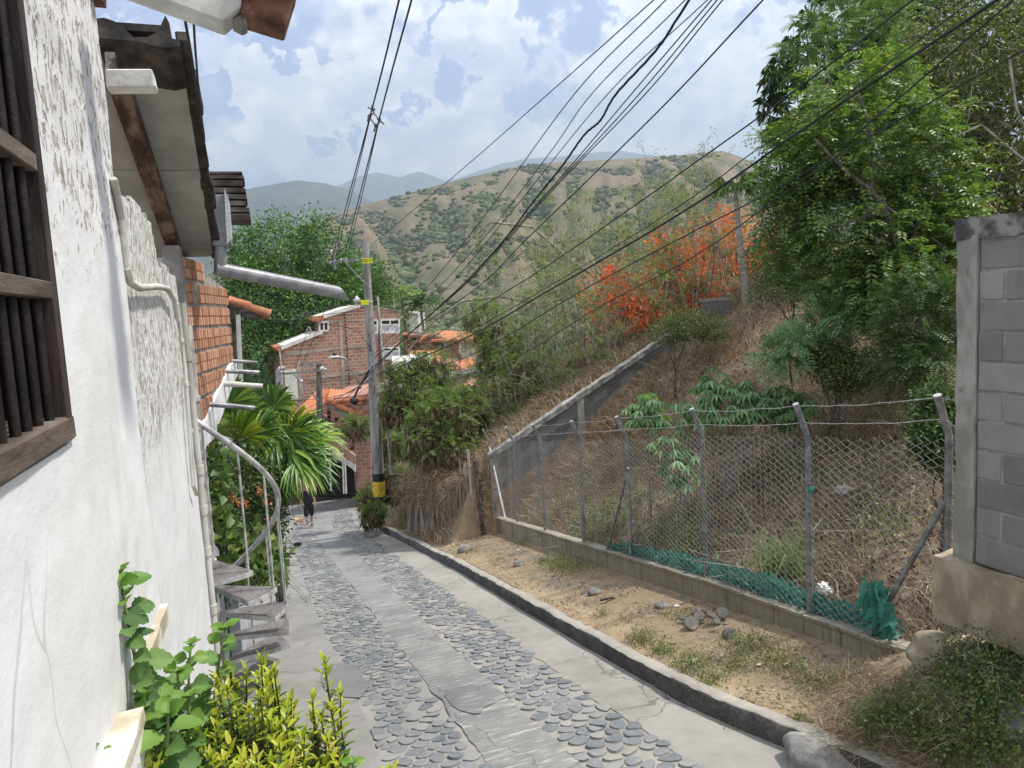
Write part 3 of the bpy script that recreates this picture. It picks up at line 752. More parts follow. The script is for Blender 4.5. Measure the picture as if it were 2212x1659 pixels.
za = at(1515, 645, 20.5); zb_ = at(1592, 640, 20.5); X0, X1, Z1 = za.x, zb_.x, za.z
for r_ in range(4):
    x = X0-(.2 if r_ % 2 else 0)
    while x < X1:
        xa, xb_ = max(x, X0)+.008, min(x+.39, X1)
        if xb_-xa > .06: b.b2((xa, YW+.05+rg.uniform(-.004, .004), Z1-.1-(r_+1)*.21), (xb_, YW+.19, Z1-.1-r_*.21-.015))
        x += .405
b.build('blocks', M_dblock, sw); b = MB(); b.b2((X0-.02, YW+.03, Z1-.09), (X1+.02, YW+.2, Z1)); b.b2((X0+.02, YW+.06, Z1-1.2), (X1-.02, YW+.18, Z1-.1)); b.build('coping', M_mort, sw)

# ------------------------------------------------------------------ cane fence and boards holding the bank
M_cane = pm('dry_cane', [(.1, (.14, .12, .10)), (.5, (.26, .225, .185)), (.9, (.38, .335, .28))], 6, stretch=(1, 1, .2), island=.7, bump=.3)
M_board = pm('grey_board', [(.2, (.22, .205, .18)), (.6, (.33, .31, .275)), (.9, (.40, .38, .34))], 4, stretch=(3, 3, .3), island=.3, bump=.4)
cf = thing('cane_fence', 'ragged palisade of dry upright canes holding the weedy bank', 'fence', (4.5, 19.5, H(4.1, 19.5)))
b = MB(); rg = random.Random(9)
for i in range(150):
    f = i/149+rg.uniform(-.01, .01); y = 17.75+f*4.0; x = 4.72-f*.85+rg.uniform(-.06, .06); z = zr(y)+.22
    h = rg.uniform(1.0, 1.75)*(1-.25*f); lx, ly = rg.gauss(.05, .07), rg.gauss(0, .10)
    if rg.random() < .12: ly += rg.choice((-.5, .5))
    b.tube([(x, y, z-.1), (x+lx*.5, y+ly*.5, z+h*.5), (x+lx, y+ly, z+h)], [rg.uniform(.018, .030), .021, .014], 5)
b.build('canes', M_cane, cf)
for u, v0, v1, ww in ((1006, 985, 1150, .07), (1017, 1000, 1152, .08), (1026, 968, 1147, .09)):
    p1 = onx(u, v1, 4.82); p0 = Vector((p1.x-.03, p1.y+.12, at(u+2, v0, (p1.dot(fw))).z)); b = MB(); b.beam(p1-Vector((0, 0, .1)), p0, ww, .03, Vector((1, .3, 0)))
    o = b.build('board', M_board, cf)
pp = onx(1045, 1150, 5.05); b = MB(); b.tube([pp-Vector((0, 0, .2)), pp+Vector((-.1, .05, 1.9))], [.09, .07], 8); b.rough(.015, 4); b.build('stump_post', pm('dark_trunk', [(.3, (.06, .052, .045)), (.7, (.14, .12, .10))], 5), cf, smooth=True)

# ------------------------------------------------------------------ stones and rubbish on the verge
M_rock = pm('field_stone', [(.2, (.15, .15, .145)), (.5, (.24, .235, .22)), (.8, (.33, .315, .285))], 5, bump=.6, dist=.01)
M_slate = pm('slate_rubble', [(.2, (.09, .085, .08)), (.5, (.16, .145, .13)), (.85, (.25, .22, .18))], 4, bump=.5, dist=.01)
M_white = pm('white_litter', [(.3, (.60, .60, .58)), (.7, (.75, .75, .73))], 9, bump=.2)
def onverge(u, v):
    for i in range(12):
        pass
    dl, dh = 3., 30.
    for i in range(40):
        dm = (dl+dh)/2; q = at(u, v, dm)
        if q.z > H(q.x, q.y): dl = dm
        else: dh = dm
    return at(u, v, dl)
def rock(u, v, px, label, mat=None, flat=.6, seed=1, grp=None, cat='stone', name='stone', amp=.35, yaw_=0):
    q = onverge(u, v); r = px*q.dot(fw)/F/2
    b = MB(); b.blob(q+Vector((0, 0, r*flat*.45)), (r, r*.8, r*flat), seed, 3, amp, sc=1.1)
    b.rough(r*.06, 4/r)
    tag(b.build(name, mat or M_rock, loc=q, smooth=True), label, cat, grp)
rock(1284, 1283, 34, 'smooth round grey cobble lying alone in the dirt', flat=.55, seed=2, amp=.12)
rock(1003, 1192, 30, 'pale angular stone on the bank below the cane fence', flat=.7, seed=3)
rock(1120, 1222, 24, 'weathered stone among weeds in the dirt verge near the low wall corner', flat=.7, seed=4)
rock(1576, 1375, 34, 'dark rounded stone at the end of the slate heap by the low wall', M_slate, .8, 5)
rock(1430, 1310, 36, 'flat tan stone with weeds round it close to the low wall', flat=.35, seed=6)
for i, (u, v, px) in enumerate([(1493, 1358, 55), (1512, 1346, 46), (1538, 1350, 50), (1476, 1345, 34), (1560, 1338, 42), (1548, 1362, 30), (1524, 1330, 34), (1500, 1334, 28)]):
    q = onverge(u, v); r = px*.72*q.dot(fw)/F/2; b = MB(); rg = random.Random(i+20)
    pts = [Vector((math.cos(a_)*r*rg.uniform(.7, 1.1), math.sin(a_)*r*rg.uniform(.6, 1.), 0)) for a_ in np.linspace(0, 2*PI, 7, endpoint=False)]
    b.prism(pts, (0, 0, .035)); Rm = Matrix.Rotation(rg.uniform(-.5, .5), 4, 'X') @ Matrix.Rotation(rg.uniform(-.6, .6), 4, 'Y')
    b.v = [Rm @ p_ + q + Vector((0, 0, .05+.02*(i % 3))) for p_ in b.v]
    tag(b.build('slate_slab', M_slate, loc=q, bevel=.006), 'broken dark slate slab in the rubble heap by the low wall', 'rubble', 'slate slabs heaped by the low wall')
q = onverge(1310, 1300); b = MB(); pts = [q+Vector((-.10+.05*i, -.03*math.sin(i), .04+.02*math.sin(i*.9))) for i in range(6)]
for a_, c_ in zip(pts[:-1], pts[1:]): b.beam(a_, c_, .05, .015)
tag(b.build('bark_strip', pm('dark_bark', [(.3, (.03, .025, .02)), (.7, (.10, .075, .05))], 8), loc=q), 'dark curled strip of bark lying in the dirt by the grey cobble', 'debris')
for i, (u, v) in enumerate([(1462, 1312), (1340, 1270), (1700, 1440), (1745, 1455), (1560, 1420), (1640, 1440), (1500, 1430), (1180, 1235), (1095, 1180), (980, 1178), (1860, 1610), (1120, 1190), (1770, 1470)]):
    q = onverge(u, v); b = MB(); rg = random.Random(i); r = rg.uniform(.018, .045)
    pts = [q+Vector((math.cos(a_)*r*rg.uniform(.5, 1.2), math.sin(a_)*r*rg.uniform(.4, 1.), .015+rg.uniform(0, .02))) for a_ in np.linspace(0, 2*PI, 6, endpoint=False)]
    b.prism(pts, (0, 0, .004))
    tag(b.build('litter_scrap', M_white, loc=q), 'small white scrap of litter on the dirt verge', 'litter', 'white litter scraps on the dirt verge')
rg = random.Random(77)
for i in range(46):
    y = rg.uniform(4.2, 16); x = rg.uniform(x_k(y)+.35, FX-.25); q = Vector((x, y, H(x, y))); r = rg.uniform(.012, .035)
    b = MB(); b.blob(q+Vector((0, 0, r*.3)), (r*1.2, r, r*.6), i, 2, .4)
    tag(b.build('pebble', [M_rock, M_slate][i % 2], loc=q, smooth=True), 'small pebble lying on the dirt verge', 'stone', 'pebbles scattered on the dirt verge')
# broken concrete lump where the kerb meets the gutter
b = MB(); q = Vector((3.96, 4.35, zr(4.35)+.05)); b.blob(q, (.24, .36, .17), 9, 4, .35, sc=1.2); b.rough(.02, 6); b.rough(.012, 18)
tag(b.build('concrete_lump', pm('lumpy_concrete', [(.3, (.20, .195, .185)), (.6, (.29, .28, .265)), (.8, (.36, .345, .32))], 6, bump=.8, dist=.015), loc=q, smooth=True), 'big broken lump of grey concrete cast against the kerb', 'concrete lump')
b = MB(); q = onverge(2015, 1420)+Vector((0, 0, .05)); b.blob(q, (.2, .16, .16), 12, 4, .4); b.rough(.02, 7)
tag(b.build('rubble_lump', M_found, loc=q, smooth=True), 'crumbling pale cement lump under the corner of the tall block wall', 'rubble')
b = MB(); q = onverge(2190, 1560); q = q+Vector((.12, -.1, -.06)); b.blob(q, (.24, .26, .2), 14, 3, .3)
tag(b.build('boulder', M_rock, loc=q, smooth=True), 'grey boulder half hidden in the green bush at the edge of the verge', 'stone')

M_oldplank = pm('charred_plank', [(.2, (.03, .026, .023)), (.6, (.09, .075, .062)), (.9, (.22, .19, .16))], 5, bump=.5)
for (u0_, v0_, u1_, v1_, w_, lab) in ((1590, 1040, 1740, 1005, .13, 'dark rotten plank lying across the slope, upper of the two'), (1625, 1056, 1745, 1024, .10, 'weathered plank lying across the slope, lower of the two')):
    def onslope(u, v):
        lo, hi = 6., 16.
        for _ in range(40):
            md = (lo+hi)/2; q = at(u, v, md)
            if q.x < FX+.2 or q.z > H(q.x, q.y): lo = md
            else: hi = md
        return at(u, v, lo)
    q0, q1 = onslope(u0_, v0_), onslope(u1_, v1_); b = MB(); b.beam(q0+Vector((0, 0, .06)), q1+Vector((0, 0, .06)), w_, .05); b.rough(.012, 6); tag(b.build('old_plank', M_oldplank, loc=q0, bevel=.006), lab, 'plank')
q = onslope(1826, 1066); b = MB(); b.blob(q+Vector((0, 0, .05)), (.12, .10, .07), 3, 3, .8, sc=2.4); tag(b.build('plastic_bag', pm('pinkish_plastic', [(.3, (.42, .33, .32)), (.7, (.62, .55, .54))], 9, bump=.3), loc=q, smooth=True), 'crumpled pinkish plastic bag on the slope behind the wire mesh', 'bag')
q = onslope(1785, 1270) if False else onx(1782, 1272, FX+.12); b = MB(); b.blob(q, (.06, .09, .05), 5, 3, .8, sc=2.4); tag(b.build('plastic_bag', M_white, loc=q, smooth=True), 'crumpled white plastic bag caught in the green netting', 'bag')
q = onx(1753, 1058, FX-.05); b = MB(); b.blob(q, (.03, .03, .05), 6, 2, .7, sc=2); tag(b.build('net_scrap', M_net, loc=q, smooth=True), 'small turquoise scrap knotted halfway up a fence post', 'scrap')
# ------------------------------------------------------------------ white house beside the camera
def plaster(name, zc, zw, chip, base=(.70, .70, .70), sc=38., yst=1.):
    m, t = newmat(name); p = wpos(t); z = t.sep(p, 2)
    n1 = t.noise(p, 1.7, 6, .6); n2 = t.noise(t.scale(p, (1, 1, .55)), sc, 3.5, .6, .6); n3 = t.noise(p, 9., 5, .6); n4 = t.noise(t.scale(p, (1, 1, .18)), 3.2, 6, .62)
    hm = t.ss(t.m('ADD', t.m('ADD', z, t.m('MULTIPLY', n3, .5)), t.m('MULTIPLY', n1, .6)), zc+.45, zc+.45+zw)
    thr = t.m('SUBTRACT', .68, t.m('MULTIPLY', hm, chip))
    ck = t.ss(t.m('SUBTRACT', n2, thr), 0., .07)
    ck = t.m('MULTIPLY', ck, t.ss(hm, .02, .2))
    c = t.mix(t.ss(n1, .4, .7), (*base, 1), (base[0]*.93, base[1]*.92, base[2]*.90, 1))
    c = t.mix(t.ss(n4, .56, .72, 0., .45), c, (.52, .49, .44, 1))
    q5 = t.noise(t.scale(p, (1, 1, .6)), 1.25, 6, .62); c = t.mix(t.ss(q5, .55, .72, 0., .55), c, (.56, .52, .45, 1))
    chc = t.ramp(n3, [(.3, (.20, .175, .15)), (.5, (.36, .33, .29)), (.7, (.56, .54, .50))])
    c = t.mix(ck, c, chc)
    wq = t.vm('ADD', p, t.scale(t.vm('SUBTRACT', t.n('TexNoise', {'Vector': p, 'Scale': 2.}, out=1), (.5, .5, .5)), (.3, .3, .3)))
    cr = t.ss(t.vor(t.scale(wq, (.7, 1.5, .22)), 1.2, 'DISTANCE_TO_EDGE'), .001, .006, .55, 0.)
    c = t.mix(t.m('MULTIPLY', cr, t.ss(z, -.3, -.7)), c, (.33, .32, .31, 1))
    tro = t.noise(t.vm('ADD', t.scale(p, (1, 3., 9.)), t.scale(t.n('TexNoise', {'Vector': p, 'Scale': 1.5}, out=1), (0, 3, 3))), 8.0, 4, .6)
    h = t.m('SUBTRACT', t.m('ADD', t.m('MULTIPLY', n3, .7), t.m('MULTIPLY', tro, .14)), t.m('MULTIPLY', ck, 1.0))
    h = t.m('ADD', h, t.m('MULTIPLY', t.m('MULTIPLY', n2, hm), .45))
    return finish(m, t, bsdf(t, c, .9, t.bump(h, .55, .010), .15))
M_pl1 = plaster('white_plaster', .18, .28, .155, sc=34)
M_pl2 = plaster('flaking_plaster', -.62, .35, .20, (.67, .67, .665), sc=42)
M_dwood = pm('dark_painted_wood', [(.2, (.012, .008, .008)), (.6, (.025, .016, .015)), (.9, (.06, .043, .038))], 6, stretch=(1, 1, .25), bump=.4, rough=.6)
M_rail = pm('worn_wood_rail', [(.2, (.07, .05, .042)), (.6, (.13, .10, .085)), (.9, (.20, .165, .145))], 7, stretch=(2, .4, 2), bump=.4, rough=.7)
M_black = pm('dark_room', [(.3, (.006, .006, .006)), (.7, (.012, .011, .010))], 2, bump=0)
WXL = -.45
wh = thing('white_house', 'white plastered house wall with a dark barred window close beside the lane', 'house', (WXL, 2, -3.4))
def wallgrid(name, x, ya, yb, za, zb, inside, mat, st=.03, thick=.3, amp=.006):
    ny = max(1, int((yb-ya)/st)); nz = max(1, int((zb-za)/st)); b = MB(); idx = {}
    def vid(j, k):
        if (j, k) not in idx:
            y = ya+(yb-ya)*j/ny; z = za+(zb-za)*k/nz; q = Vector((x, y, z))
            q.x += noise.noise(q*2.2)*amp*1.6+noise.noise(q*9)*amp*.5
            q.y += noise.noise(q*5+Vector((9, 0, 0)))*.012
            idx[(j, k)] = len(b.v); b.v.append(q)
        return idx[(j, k)]
    cells = set()
    for j in range(ny):
        for k in range(nz):
            y = ya+(yb-ya)*(j+.5)/ny; z = za+(zb-za)*(k+.5)/nz
            if inside(y, z): cells.add((j, k))
    back = {}
    def bid(j, k):
        if (j, k) not in back:
            q = b.v[vid(j, k)]; back[(j, k)] = len(b.v); b.v.append(Vector((q.x-thick, q.y, q.z)))
        return back[(j, k)]
    for j, k in cells:
        b.f.append([vid(j, k), vid(j+1, k), vid(j+1, k+1), vid(j, k+1)])
        for (dj, dk), (a, c_) in (((-1, 0), ((j, k+1), (j, k))), ((1, 0), ((j+1, k), (j+1, k+1))), ((0, -1), ((j, k), (j+1, k))), ((0, 1), ((j+1, k+1), (j, k+1)))):
            if (j+dj, k+dk) not in cells: b.f.append([vid(*c_), vid(*a), bid(*a), bid(*c_)])
    b.mi = [0]*len(b.f); return b.build(name, mat, wh, smooth=True)
ZS = -.195; WY0, WY1 = .45, 1.935
Y1 = 2.96
wallgrid('wall', WXL, -1.6, Y1, -3.6, 2.2, lambda y, z: not (WY0 < y < WY1+.008 and ZS-.075 < z < 1.6), M_pl1)
def top2(y): return lerp(y, [2.9, 3.0, 3.5, 4.05, 4.12, 4.5, 5.1], [.50, .48, .55, .52, .33, .33, .30])
wallgrid('rough_wall', WXL-.018, Y1-.02, 5.02, -4.2, .7, lambda y, z: z < top2(y)+.02*noise.noise(Vector((y*8, 0, 0))) and y < 5.02, M_pl2)
M_bar = pm('dark_bar', [(.3, (.008, .006, .006)), (.7, (.020, .014, .013))], 9, bump=.4, rough=.6)
# window
win = None
b = MB()
b.b2((WXL-.06, WY1-.028, ZS-.02), (WXL+.013, WY1+.014, 1.62)); b.b2((WXL-.06, WY0, ZS-.02), (WXL+.004, WY0+.04, 1.62)); b.b2((WXL-.06, WY0+.04, 1.56), (WXL+.004, WY1-.028, 1.62))
win = b.build('window', M_dwood, wh, bevel=.003)
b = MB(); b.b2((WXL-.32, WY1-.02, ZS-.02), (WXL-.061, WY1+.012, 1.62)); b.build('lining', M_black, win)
b = MB(); b.b2((WXL-.29, WY0-.03, ZS-.062), (WXL+.014, WY1+.028, ZS)); b.rough(.006, 6); b.build('sill', M_rail, win, bevel=.006)
xb_ = WXL-.012
for u in (-118, -88, -50, -18, 16, 42, 68, 94):
    y = onx(u, 800, xb_).y
    if WY0+.1 < y < WY1-.03:
        b = MB(); b.tube([(xb_, y, ZS-.01), (xb_, y, .6), (xb_, y, 1.58)], .0105, 8); b.build('bar', M_bar, win, smooth=True)
for u, v in ((30, 317), (50, 618)):
    z = onx(u, v, WXL+.01).z; b = MB(); b.b2((WXL-.03, WY0+.03, z-.020), (WXL+.012, WY1-.03, z+.020)); b.build('rail', M_rail, win, bevel=.003)
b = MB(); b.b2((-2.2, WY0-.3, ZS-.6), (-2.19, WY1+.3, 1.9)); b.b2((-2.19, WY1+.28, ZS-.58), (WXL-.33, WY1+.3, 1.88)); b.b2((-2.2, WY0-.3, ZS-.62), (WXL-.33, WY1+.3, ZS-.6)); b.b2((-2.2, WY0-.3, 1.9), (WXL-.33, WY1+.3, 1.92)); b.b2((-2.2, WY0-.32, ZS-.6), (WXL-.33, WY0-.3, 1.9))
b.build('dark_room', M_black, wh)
# ledges low on the wall
M_ledge = pm('cream_ledge', [(.3, (.42, .36, .26)), (.55, (.56, .51, .41)), (.75, (.66, .64, .58))], 5, bump=.7, dist=.01, spots=(9, .63, (.42, .33, .20, 1)))
slab((WXL-.02, .2, -1.075), (WXL+.062, 2.12, -1.035), .06, .008, 5).build('ledge', M_ledge, wh, smooth=True)
slab((WXL-.02, .2, -3.4), (WXL+.056, 2.115, -1.075), .1, .006, 5).build('ledge_base', M_pl1, wh, smooth=True)
b = slab((WXL-.04, 2.5, -1.13), (WXL+.026, 2.98, -1.06), .05, .008, 6); b.build('stub_ledge', M_ledge, wh, smooth=True)
# eave: rafter end and clay tiles above
M_soff = pm('eave_paint', [(.3, (.48, .48, .46)), (.6, (.62, .62, .60)), (.8, (.70, .70, .68))], 4, bump=.3, spots=(9, .66, (.34, .32, .28, 1)))
M_rtile = pm('old_clay_tile', [(.2, (.06, .028, .022)), (.5, (.12, .05, .036)), (.8, (.22, .11, .075))], 6, bump=.5, spots=(7, .64, (.36, .31, .24, 1)))
ye_ = 2.72
b = MB(); P_ = [ony(u, v, ye_) for u, v in ((255, -6), (485, 78), (523, 46), (528, -40), (400, -90), (255, -60))]
b.prism(P_, (0, -.13, 0)); b.build('rafter_box', M_soff, wh, bevel=.004)
b = MB()
for k, (pp, th) in enumerate((([(522, 62), (612, 90), (640, 8), (528, -20)], .14), ([(500, -8), (634, 20), (648, -30), (520, -60)], .14))):
    b.prism([ony(u, v, ye_+.02-.06*k) for u, v in pp], (0, -th, 0))
b.rough(.008, 9); b.build('roof_tile', M_rtile, wh, bevel=.006)
b = MB(); b.prism([ony(u, v, ye_+.01) for u, v in ((505, 66), (524, 52), (531, 30), (533, 70), (522, 74))], (0, -.1, 0)); b.rough(.01, 14); b.build('mortar_lump', M_mort, wh)
b = MB(); b.prism([ony(u, v, 3.0) for u, v in ((205, -20), (230, -20), (230, 18), (206, 16))], (0, -.12, 0)); b.build('roof_tile', M_rtile, wh)
# pipes on the wall
M_pvc = pm('grimy_pvc', [(.2, (.36, .34, .30)), (.5, (.50, .48, .43)), (.8, (.62, .61, .57))], 3, stretch=(1, 1, .3), bump=.15, rough=.5, spots=(5, .6, (.24, .21, .17, 1)))
M_flex = pm('corrugated_hose', [(.3, (.42, .41, .37)), (.7, (.58, .57, .52))], 4, bump=.2, rough=.6)
def path(pts, x): return [onx(u, v, x+.0) for u, v in pts]
hose = path([(244, 385), (252, 420), (262, 470), (268, 530), (274, 580), (282, 610), (300, 622), (340, 619), (362, 624), (377, 650), (383, 690)], WXL+.014)
fine = []
for a, c_ in zip(hose[:-1], hose[1:]):
    n_ = max(2, int((c_-a).length/.006)); fine += [a.lerp(c_, i/n_) for i in range(n_)]
b = MB(); b.tube(fine, [.0135+(.0018 if i % 2 else -.0012) for i in range(len(fine))], 8); b.build('conduit_hose', M_flex, wh, smooth=True)
b = MB(); b.tube(path([(383, 655), (400, 800), (418, 1050), (424, 1068)], WXL+.01), .012, 8)
for u, v in ((386, 690), (392, 735), (402, 830), (411, 930), (416, 1010)):
    q = onx(u, v, WXL+.01); b.tube([q-Vector((0, 0, .012)), q+Vector((0, 0, .012))], .016, 8)
b.build('conduit_pipe', M_pvc, wh, smooth=True)
b = MB(); pp = [onx(u, v, WXL-.01) for u, v in ((396, 655), (405, 700), (430, 965), (450, 1200), (458, 1330))]; y_ = 5.09
pp = [Vector((WXL-.01, y_, p_.z*y_/p_.y)) for p_ in pp]; pp.append(Vector((WXL-.01, y_, -4)))
b.tube(pp, .028, 10)
for z in (-.95, -1.22, -1.5, -1.9, -.2): b.tube([(WXL-.01, y_, z-.03), (WXL-.01, y_, z+.03)], .034, 10)
b.build('drain_pipe', M_pvc, wh, smooth=True)
# ------------------------------------------------------------------ unfinished brick house next door
M_hbrick = None
m_, t = newmat('hollow_clay_block'); p = obj_co(t); rnd = t.n('NewGeometry', out=8); z = t.sep(p, 2); y = t.sep(p, 1)
n1 = t.noise(p, 6, 5, .6)
c = t.ramp(t.m('ADD', t.m('MULTIPLY', rnd, .6), t.m('MULTIPLY', n1, .4)), [(.2, (.40, .185, .105)), (.5, (.50, .26, .165)), (.8, (.58, .35, .25))])
c = t.mix(t.ss(t.noise(p, 2.5, 5, .6), .55, .7, 0., .6), c, (.38, .33, .27, 1))
M_hbrick = finish(m_, t, bsdf(t, c, .85, t.bump(n1, .4, .006), .15))
M_gmort = pm('grey_mortar', [(.3, (.23, .22, .20)), (.7, (.36, .345, .315))], 7, bump=.8, dist=.015)
M_grey = pm('raw_concrete', [(.3, (.17, .17, .165)), (.6, (.25, .245, .24)), (.8, (.32, .315, .30))], 3, bump=.6, spots=(4, .6, (.09, .09, .085, 1)))
bh = thing('brick_house', 'unfinished upper storey of orange hollow blocks under a grey soffit', 'house', (-.6, 8, -4.5))
W0 = Vector((-.61, 7.18, 0)); W1 = Vector((-.33, 9.18, 0)); wd_ = (W1-W0); WL = wd_.length; wd_.normalize(); wn = Vector((wd_.y, -wd_.x, 0))
def bt(s): return lerp(s, [0, WL], [.64, .40])
def bb_(s): return lerp(s, [0, .6, 1.1, WL], [-.97, -.80, -.63, -.46])
b = MB(); rg = random.Random(2)
def hblock(b, s0, s1, z0, z1, o=0.):
    """a hollow block: front face with raised ribs"""
    ax = (wd_, -wn, Vector((0, 0, 1))); c0 = W0+wd_*((s0+s1)/2)+Vector((0, 0, (z0+z1)/2))
    b.box(c0-wn*(.055-o), (s1-s0, .10, z1-z0), ax)
    k = 3
    if s1-s0 < .15: k = 3
    for i in range(k):
        a = s0+(s1-s0)*(i+.12)/k; e = s0+(s1-s0)*(i+.88)/k
        for jz in range(2):
            zz0 = z0+(z1-z0)*(jz+.08)/2; zz1 = z0+(z1-z0)*(jz+.92)/2
            b.box(W0+wd_*((a+e)/2)+Vector((0, 0, (zz0+zz1)/2))+wn*(.000+o), (e-a, .014, zz1-zz0), ax)
r_ = 0; z = .62
while z > -1.0:
    h = .19; s = -.15*(r_ % 2)
    soldier = (z-h < -.55) and z-h < bb_(WL*.45)+.12
    while s < WL:
        L = .105 if (r_ in (1,) or z-h < bb_(min(WL, max(0, s)))+.16) else .29
        s0, s1 = max(s, .0), min(s+L, WL)
        zc_ = z-h/2
        if s1-s0 > .05 and zc_ < bt(s0)-.04 and zc_ > bb_((s0+s1)/2)-.02 and not (r_ == 1 and .30 < s0 < .48):
            hblock(b, s0+.008, s1-.008, z-h, z, rg.uniform(-.004, .004))
        s += L+.012
    z -= h+.032; r_ += 1
b.build('block_wall', M_hbrick, bh)
b = MB(); P_ = [W0+wd_*s+Vector((0, 0, zz)) for s, zz in ((-.02, bb_(0)-.02), (.6, bb_(.6)-.02), (1.1, bb_(1.1)-.02), (WL, bb_(WL)-.02), (WL, bt(WL)), (-.02, bt(0)))]
b.prism([q-wn*.012 for q in P_], -wn*.09); b.build('mortar_bed', M_gmort, bh)
b = MB(); c0 = W0-wd_*.13
b.b2((c0.x-.12, c0.y-.1, -1.08), (c0.x+.03, c0.y+.1, .7)); b.rough(.008, 5); b.build('column', M_grey, bh, bevel=.01)
M_wslab = pm('chipped_white_slab', [(.3, (.62, .62, .63)), (.7, (.74, .74, .75))], 4, bump=.4, spots=(5, .60, (.26, .24, .22, 1)))
def wpl(u, v, o=0.): return onplane(u, v, W0+wn*o, wn)
b = MB(); b.prism([wpl(u, v, .02) for u, v in ((425, 935), (445, 905), (470, 850), (500, 785), (512, 778), (513, 812), (497, 850), (478, 905), (462, 950), (447, 962), (438, 992), (431, 990))], -wn*.2); b.build('floor_slab', M_wslab, bh, bevel=.006)
M_gplas = pm('grey_plaster', [(.3, (.36, .385, .41)), (.7, (.46, .485, .51))], 5, bump=.6, dist=.01)
b = MB(); b.b2((-1.1, 5.3, -4.6), (-.78, 10.5, -.7)); b.build('lower_wall', M_gplas, bh)
M_soffit = pm('soffit_board', [(.3, (.30, .30, .29)), (.7, (.37, .365, .35))], 3, bump=.12, spots=(16, .70, (.20, .19, .18, 1)))
SA = Vector((-.305, 4.75, 1.63)); SB = Vector((-.365, 7.64, .65)); sdir = (SB-SA); SLn = sdir.length; sdir.normalize(); sn = Vector((1, 0, 0)).cross(sdir).normalized()
if sn.z > 0: sn = -sn
for k, (a, e) in enumerate(((0., .468), (.472, .945), (.95, 1.))):
    p0 = SA+sdir*SLn*a; p1 = SA+sdir*SLn*e; b = MB(); w_ = Vector((-1.1, 0, 0)); th = -sn*.015
    b.hexa([p0+w_, p0, p1, p1+w_, p0+w_+th, p0+th, p1+th, p1+w_+th]); b.build('soffit_panel', M_soffit, bh)
def sof(u, v, o): return onplane(u, v, SA+sn*o, sn)
M_brbeam = pm('reddish_beam', [(.2, (.045, .026, .02)), (.5, (.10, .06, .045)), (.8, (.20, .145, .115))], 8, bump=.5, stretch=(1.5, .4, 1))
b = MB(); q0, q1 = sof(252, 165, .05), sof(388, 572, .05); b.beam(q0, q1, .12, .09, -sn); b.rough(.005, 7); b.build('beam', M_brbeam, bh, bevel=.008)
b = MB(); b.prism([ony(u, v, 4.78) for u, v in ((226, 112), (248, 112), (250, 152), (228, 152))], (0, .07, 0)); b.build('beam_end', pm('speckled_post', [(.3, (.10, .095, .085)), (.6, (.32, .31, .28))], 20, bump=.4), bh)
M_ply = pm('cream_beam', [(.3, (.50, .495, .45)), (.7, (.62, .615, .575))], 6, bump=.4)
b = MB(); b.prism([ony(u, v, 3.42) for u, v in ((226, 148), (328, 148), (336, 188), (229, 189))], (0, .10, 0)); b.build('stub_beam', M_ply, wh, bevel=.006)
M_dtile = pm('blackened_tile', [(.2, (.018, .017, .018)), (.6, (.045, .04, .038)), (.9, (.09, .075, .065))], 6, bump=.5)
b = MB(); P_ = [ony(u, v, 4.72) for u, v in ((205, 40), (225, 38), (248, 46), (268, 60), (288, 80), (318, 80), (336, 70), (347, 54), (357, 33), (366, 50), (371, 82), (388, 88), (391, 98), (360, 104), (330, 98), (300, 89), (207, 81))]
b.prism(P_, sdir*.4); b.build('ridge_tile', M_dtile, bh)
b = MB()
for i in range(9):
    f0 = i/9; p0 = SA+sdir*SLn*f0+Vector((.02+.012*(i % 2), 0, .05)); p1 = SA+sdir*SLn*(f0+.125)+Vector((.03+.01*(i % 2), 0, .035)); b.beam(p0, p1, .07+.01*(i % 3), .075)
b.rough(.012, 6); b.build('edge_tile', M_dtile, bh, bevel=.008)
b = MB(); p0 = SA+Vector((-.05, 0, .06)); b.hexa([p0+Vector((-1.2, 0, 0)), p0, SB+Vector((-.02, 0, .06)), SB+Vector((-1.2, 0, .06)), p0+Vector((-1.2, 0, .04)), p0+Vector((0, 0, .04)), SB+Vector((-.02, 0, .1)), SB+Vector((-1.2, 0, .1))]); b.build('roof_sheet', M_dtile, bh)
# gutter hopper and spouts
M_gut2 = pm('zinc_sheet', [(.2, (.16, .165, .17)), (.5, (.25, .255, .26)), (.8, (.36, .365, .37))], 5, rough=.55, metal=.3, bump=.2, stretch=(1, 1, .5), spots=(6, .62, (.12, .12, .12, 1)))
yh = 7.3
b = MB(); b.prism([ony(u, v, yh) for u, v in ((452, 423), (492, 418), (500, 525), (490, 533), (459, 530))], (0, .16, 0))
hop = b.build('gutter_hopper', M_gut2, bh, bevel=.006)
b = MB(); b.prism([ony(u, v, yh-.02) for u, v in ((484, 405), (494, 432), (500, 515), (490, 530))], (0, .3, 0)); b.build('side_plate', pm('ribbed_plastic', [(.3, (.42, .43, .44)), (.7, (.52, .53, .54))], 20, stretch=(1, 1, 4)), hop)
b = MB(); q = ony(477, 530, yh+.06); q2 = ony(476, 590, yh+.06); b.tube([q, q2], .058, 14); b.build('downpipe', M_gut2, hop, smooth=True)
b = MB(); q0 = ony(474, 582, yh+.06); q1 = ony(742, 634, yh+.30); dd_ = (q1-q0).normalized()
b.tube([q0-dd_*.03, q0+dd_*.08, q1], [.068, .064, .064], 18)
for i in range(len(b.v)-18, len(b.v)): b.v[i] += dd_*(-(b.v[i]-q1).dot(Vector((0, 0, 1)))*1.1)
b.build('spout_pipe', pm('grey_pvc', [(.2, (.18, .18, .19)), (.6, (.24, .242, .255)), (.9, (.30, .302, .315))], 9, rough=.4, bump=.1, spec=.5), hop, smooth=True)
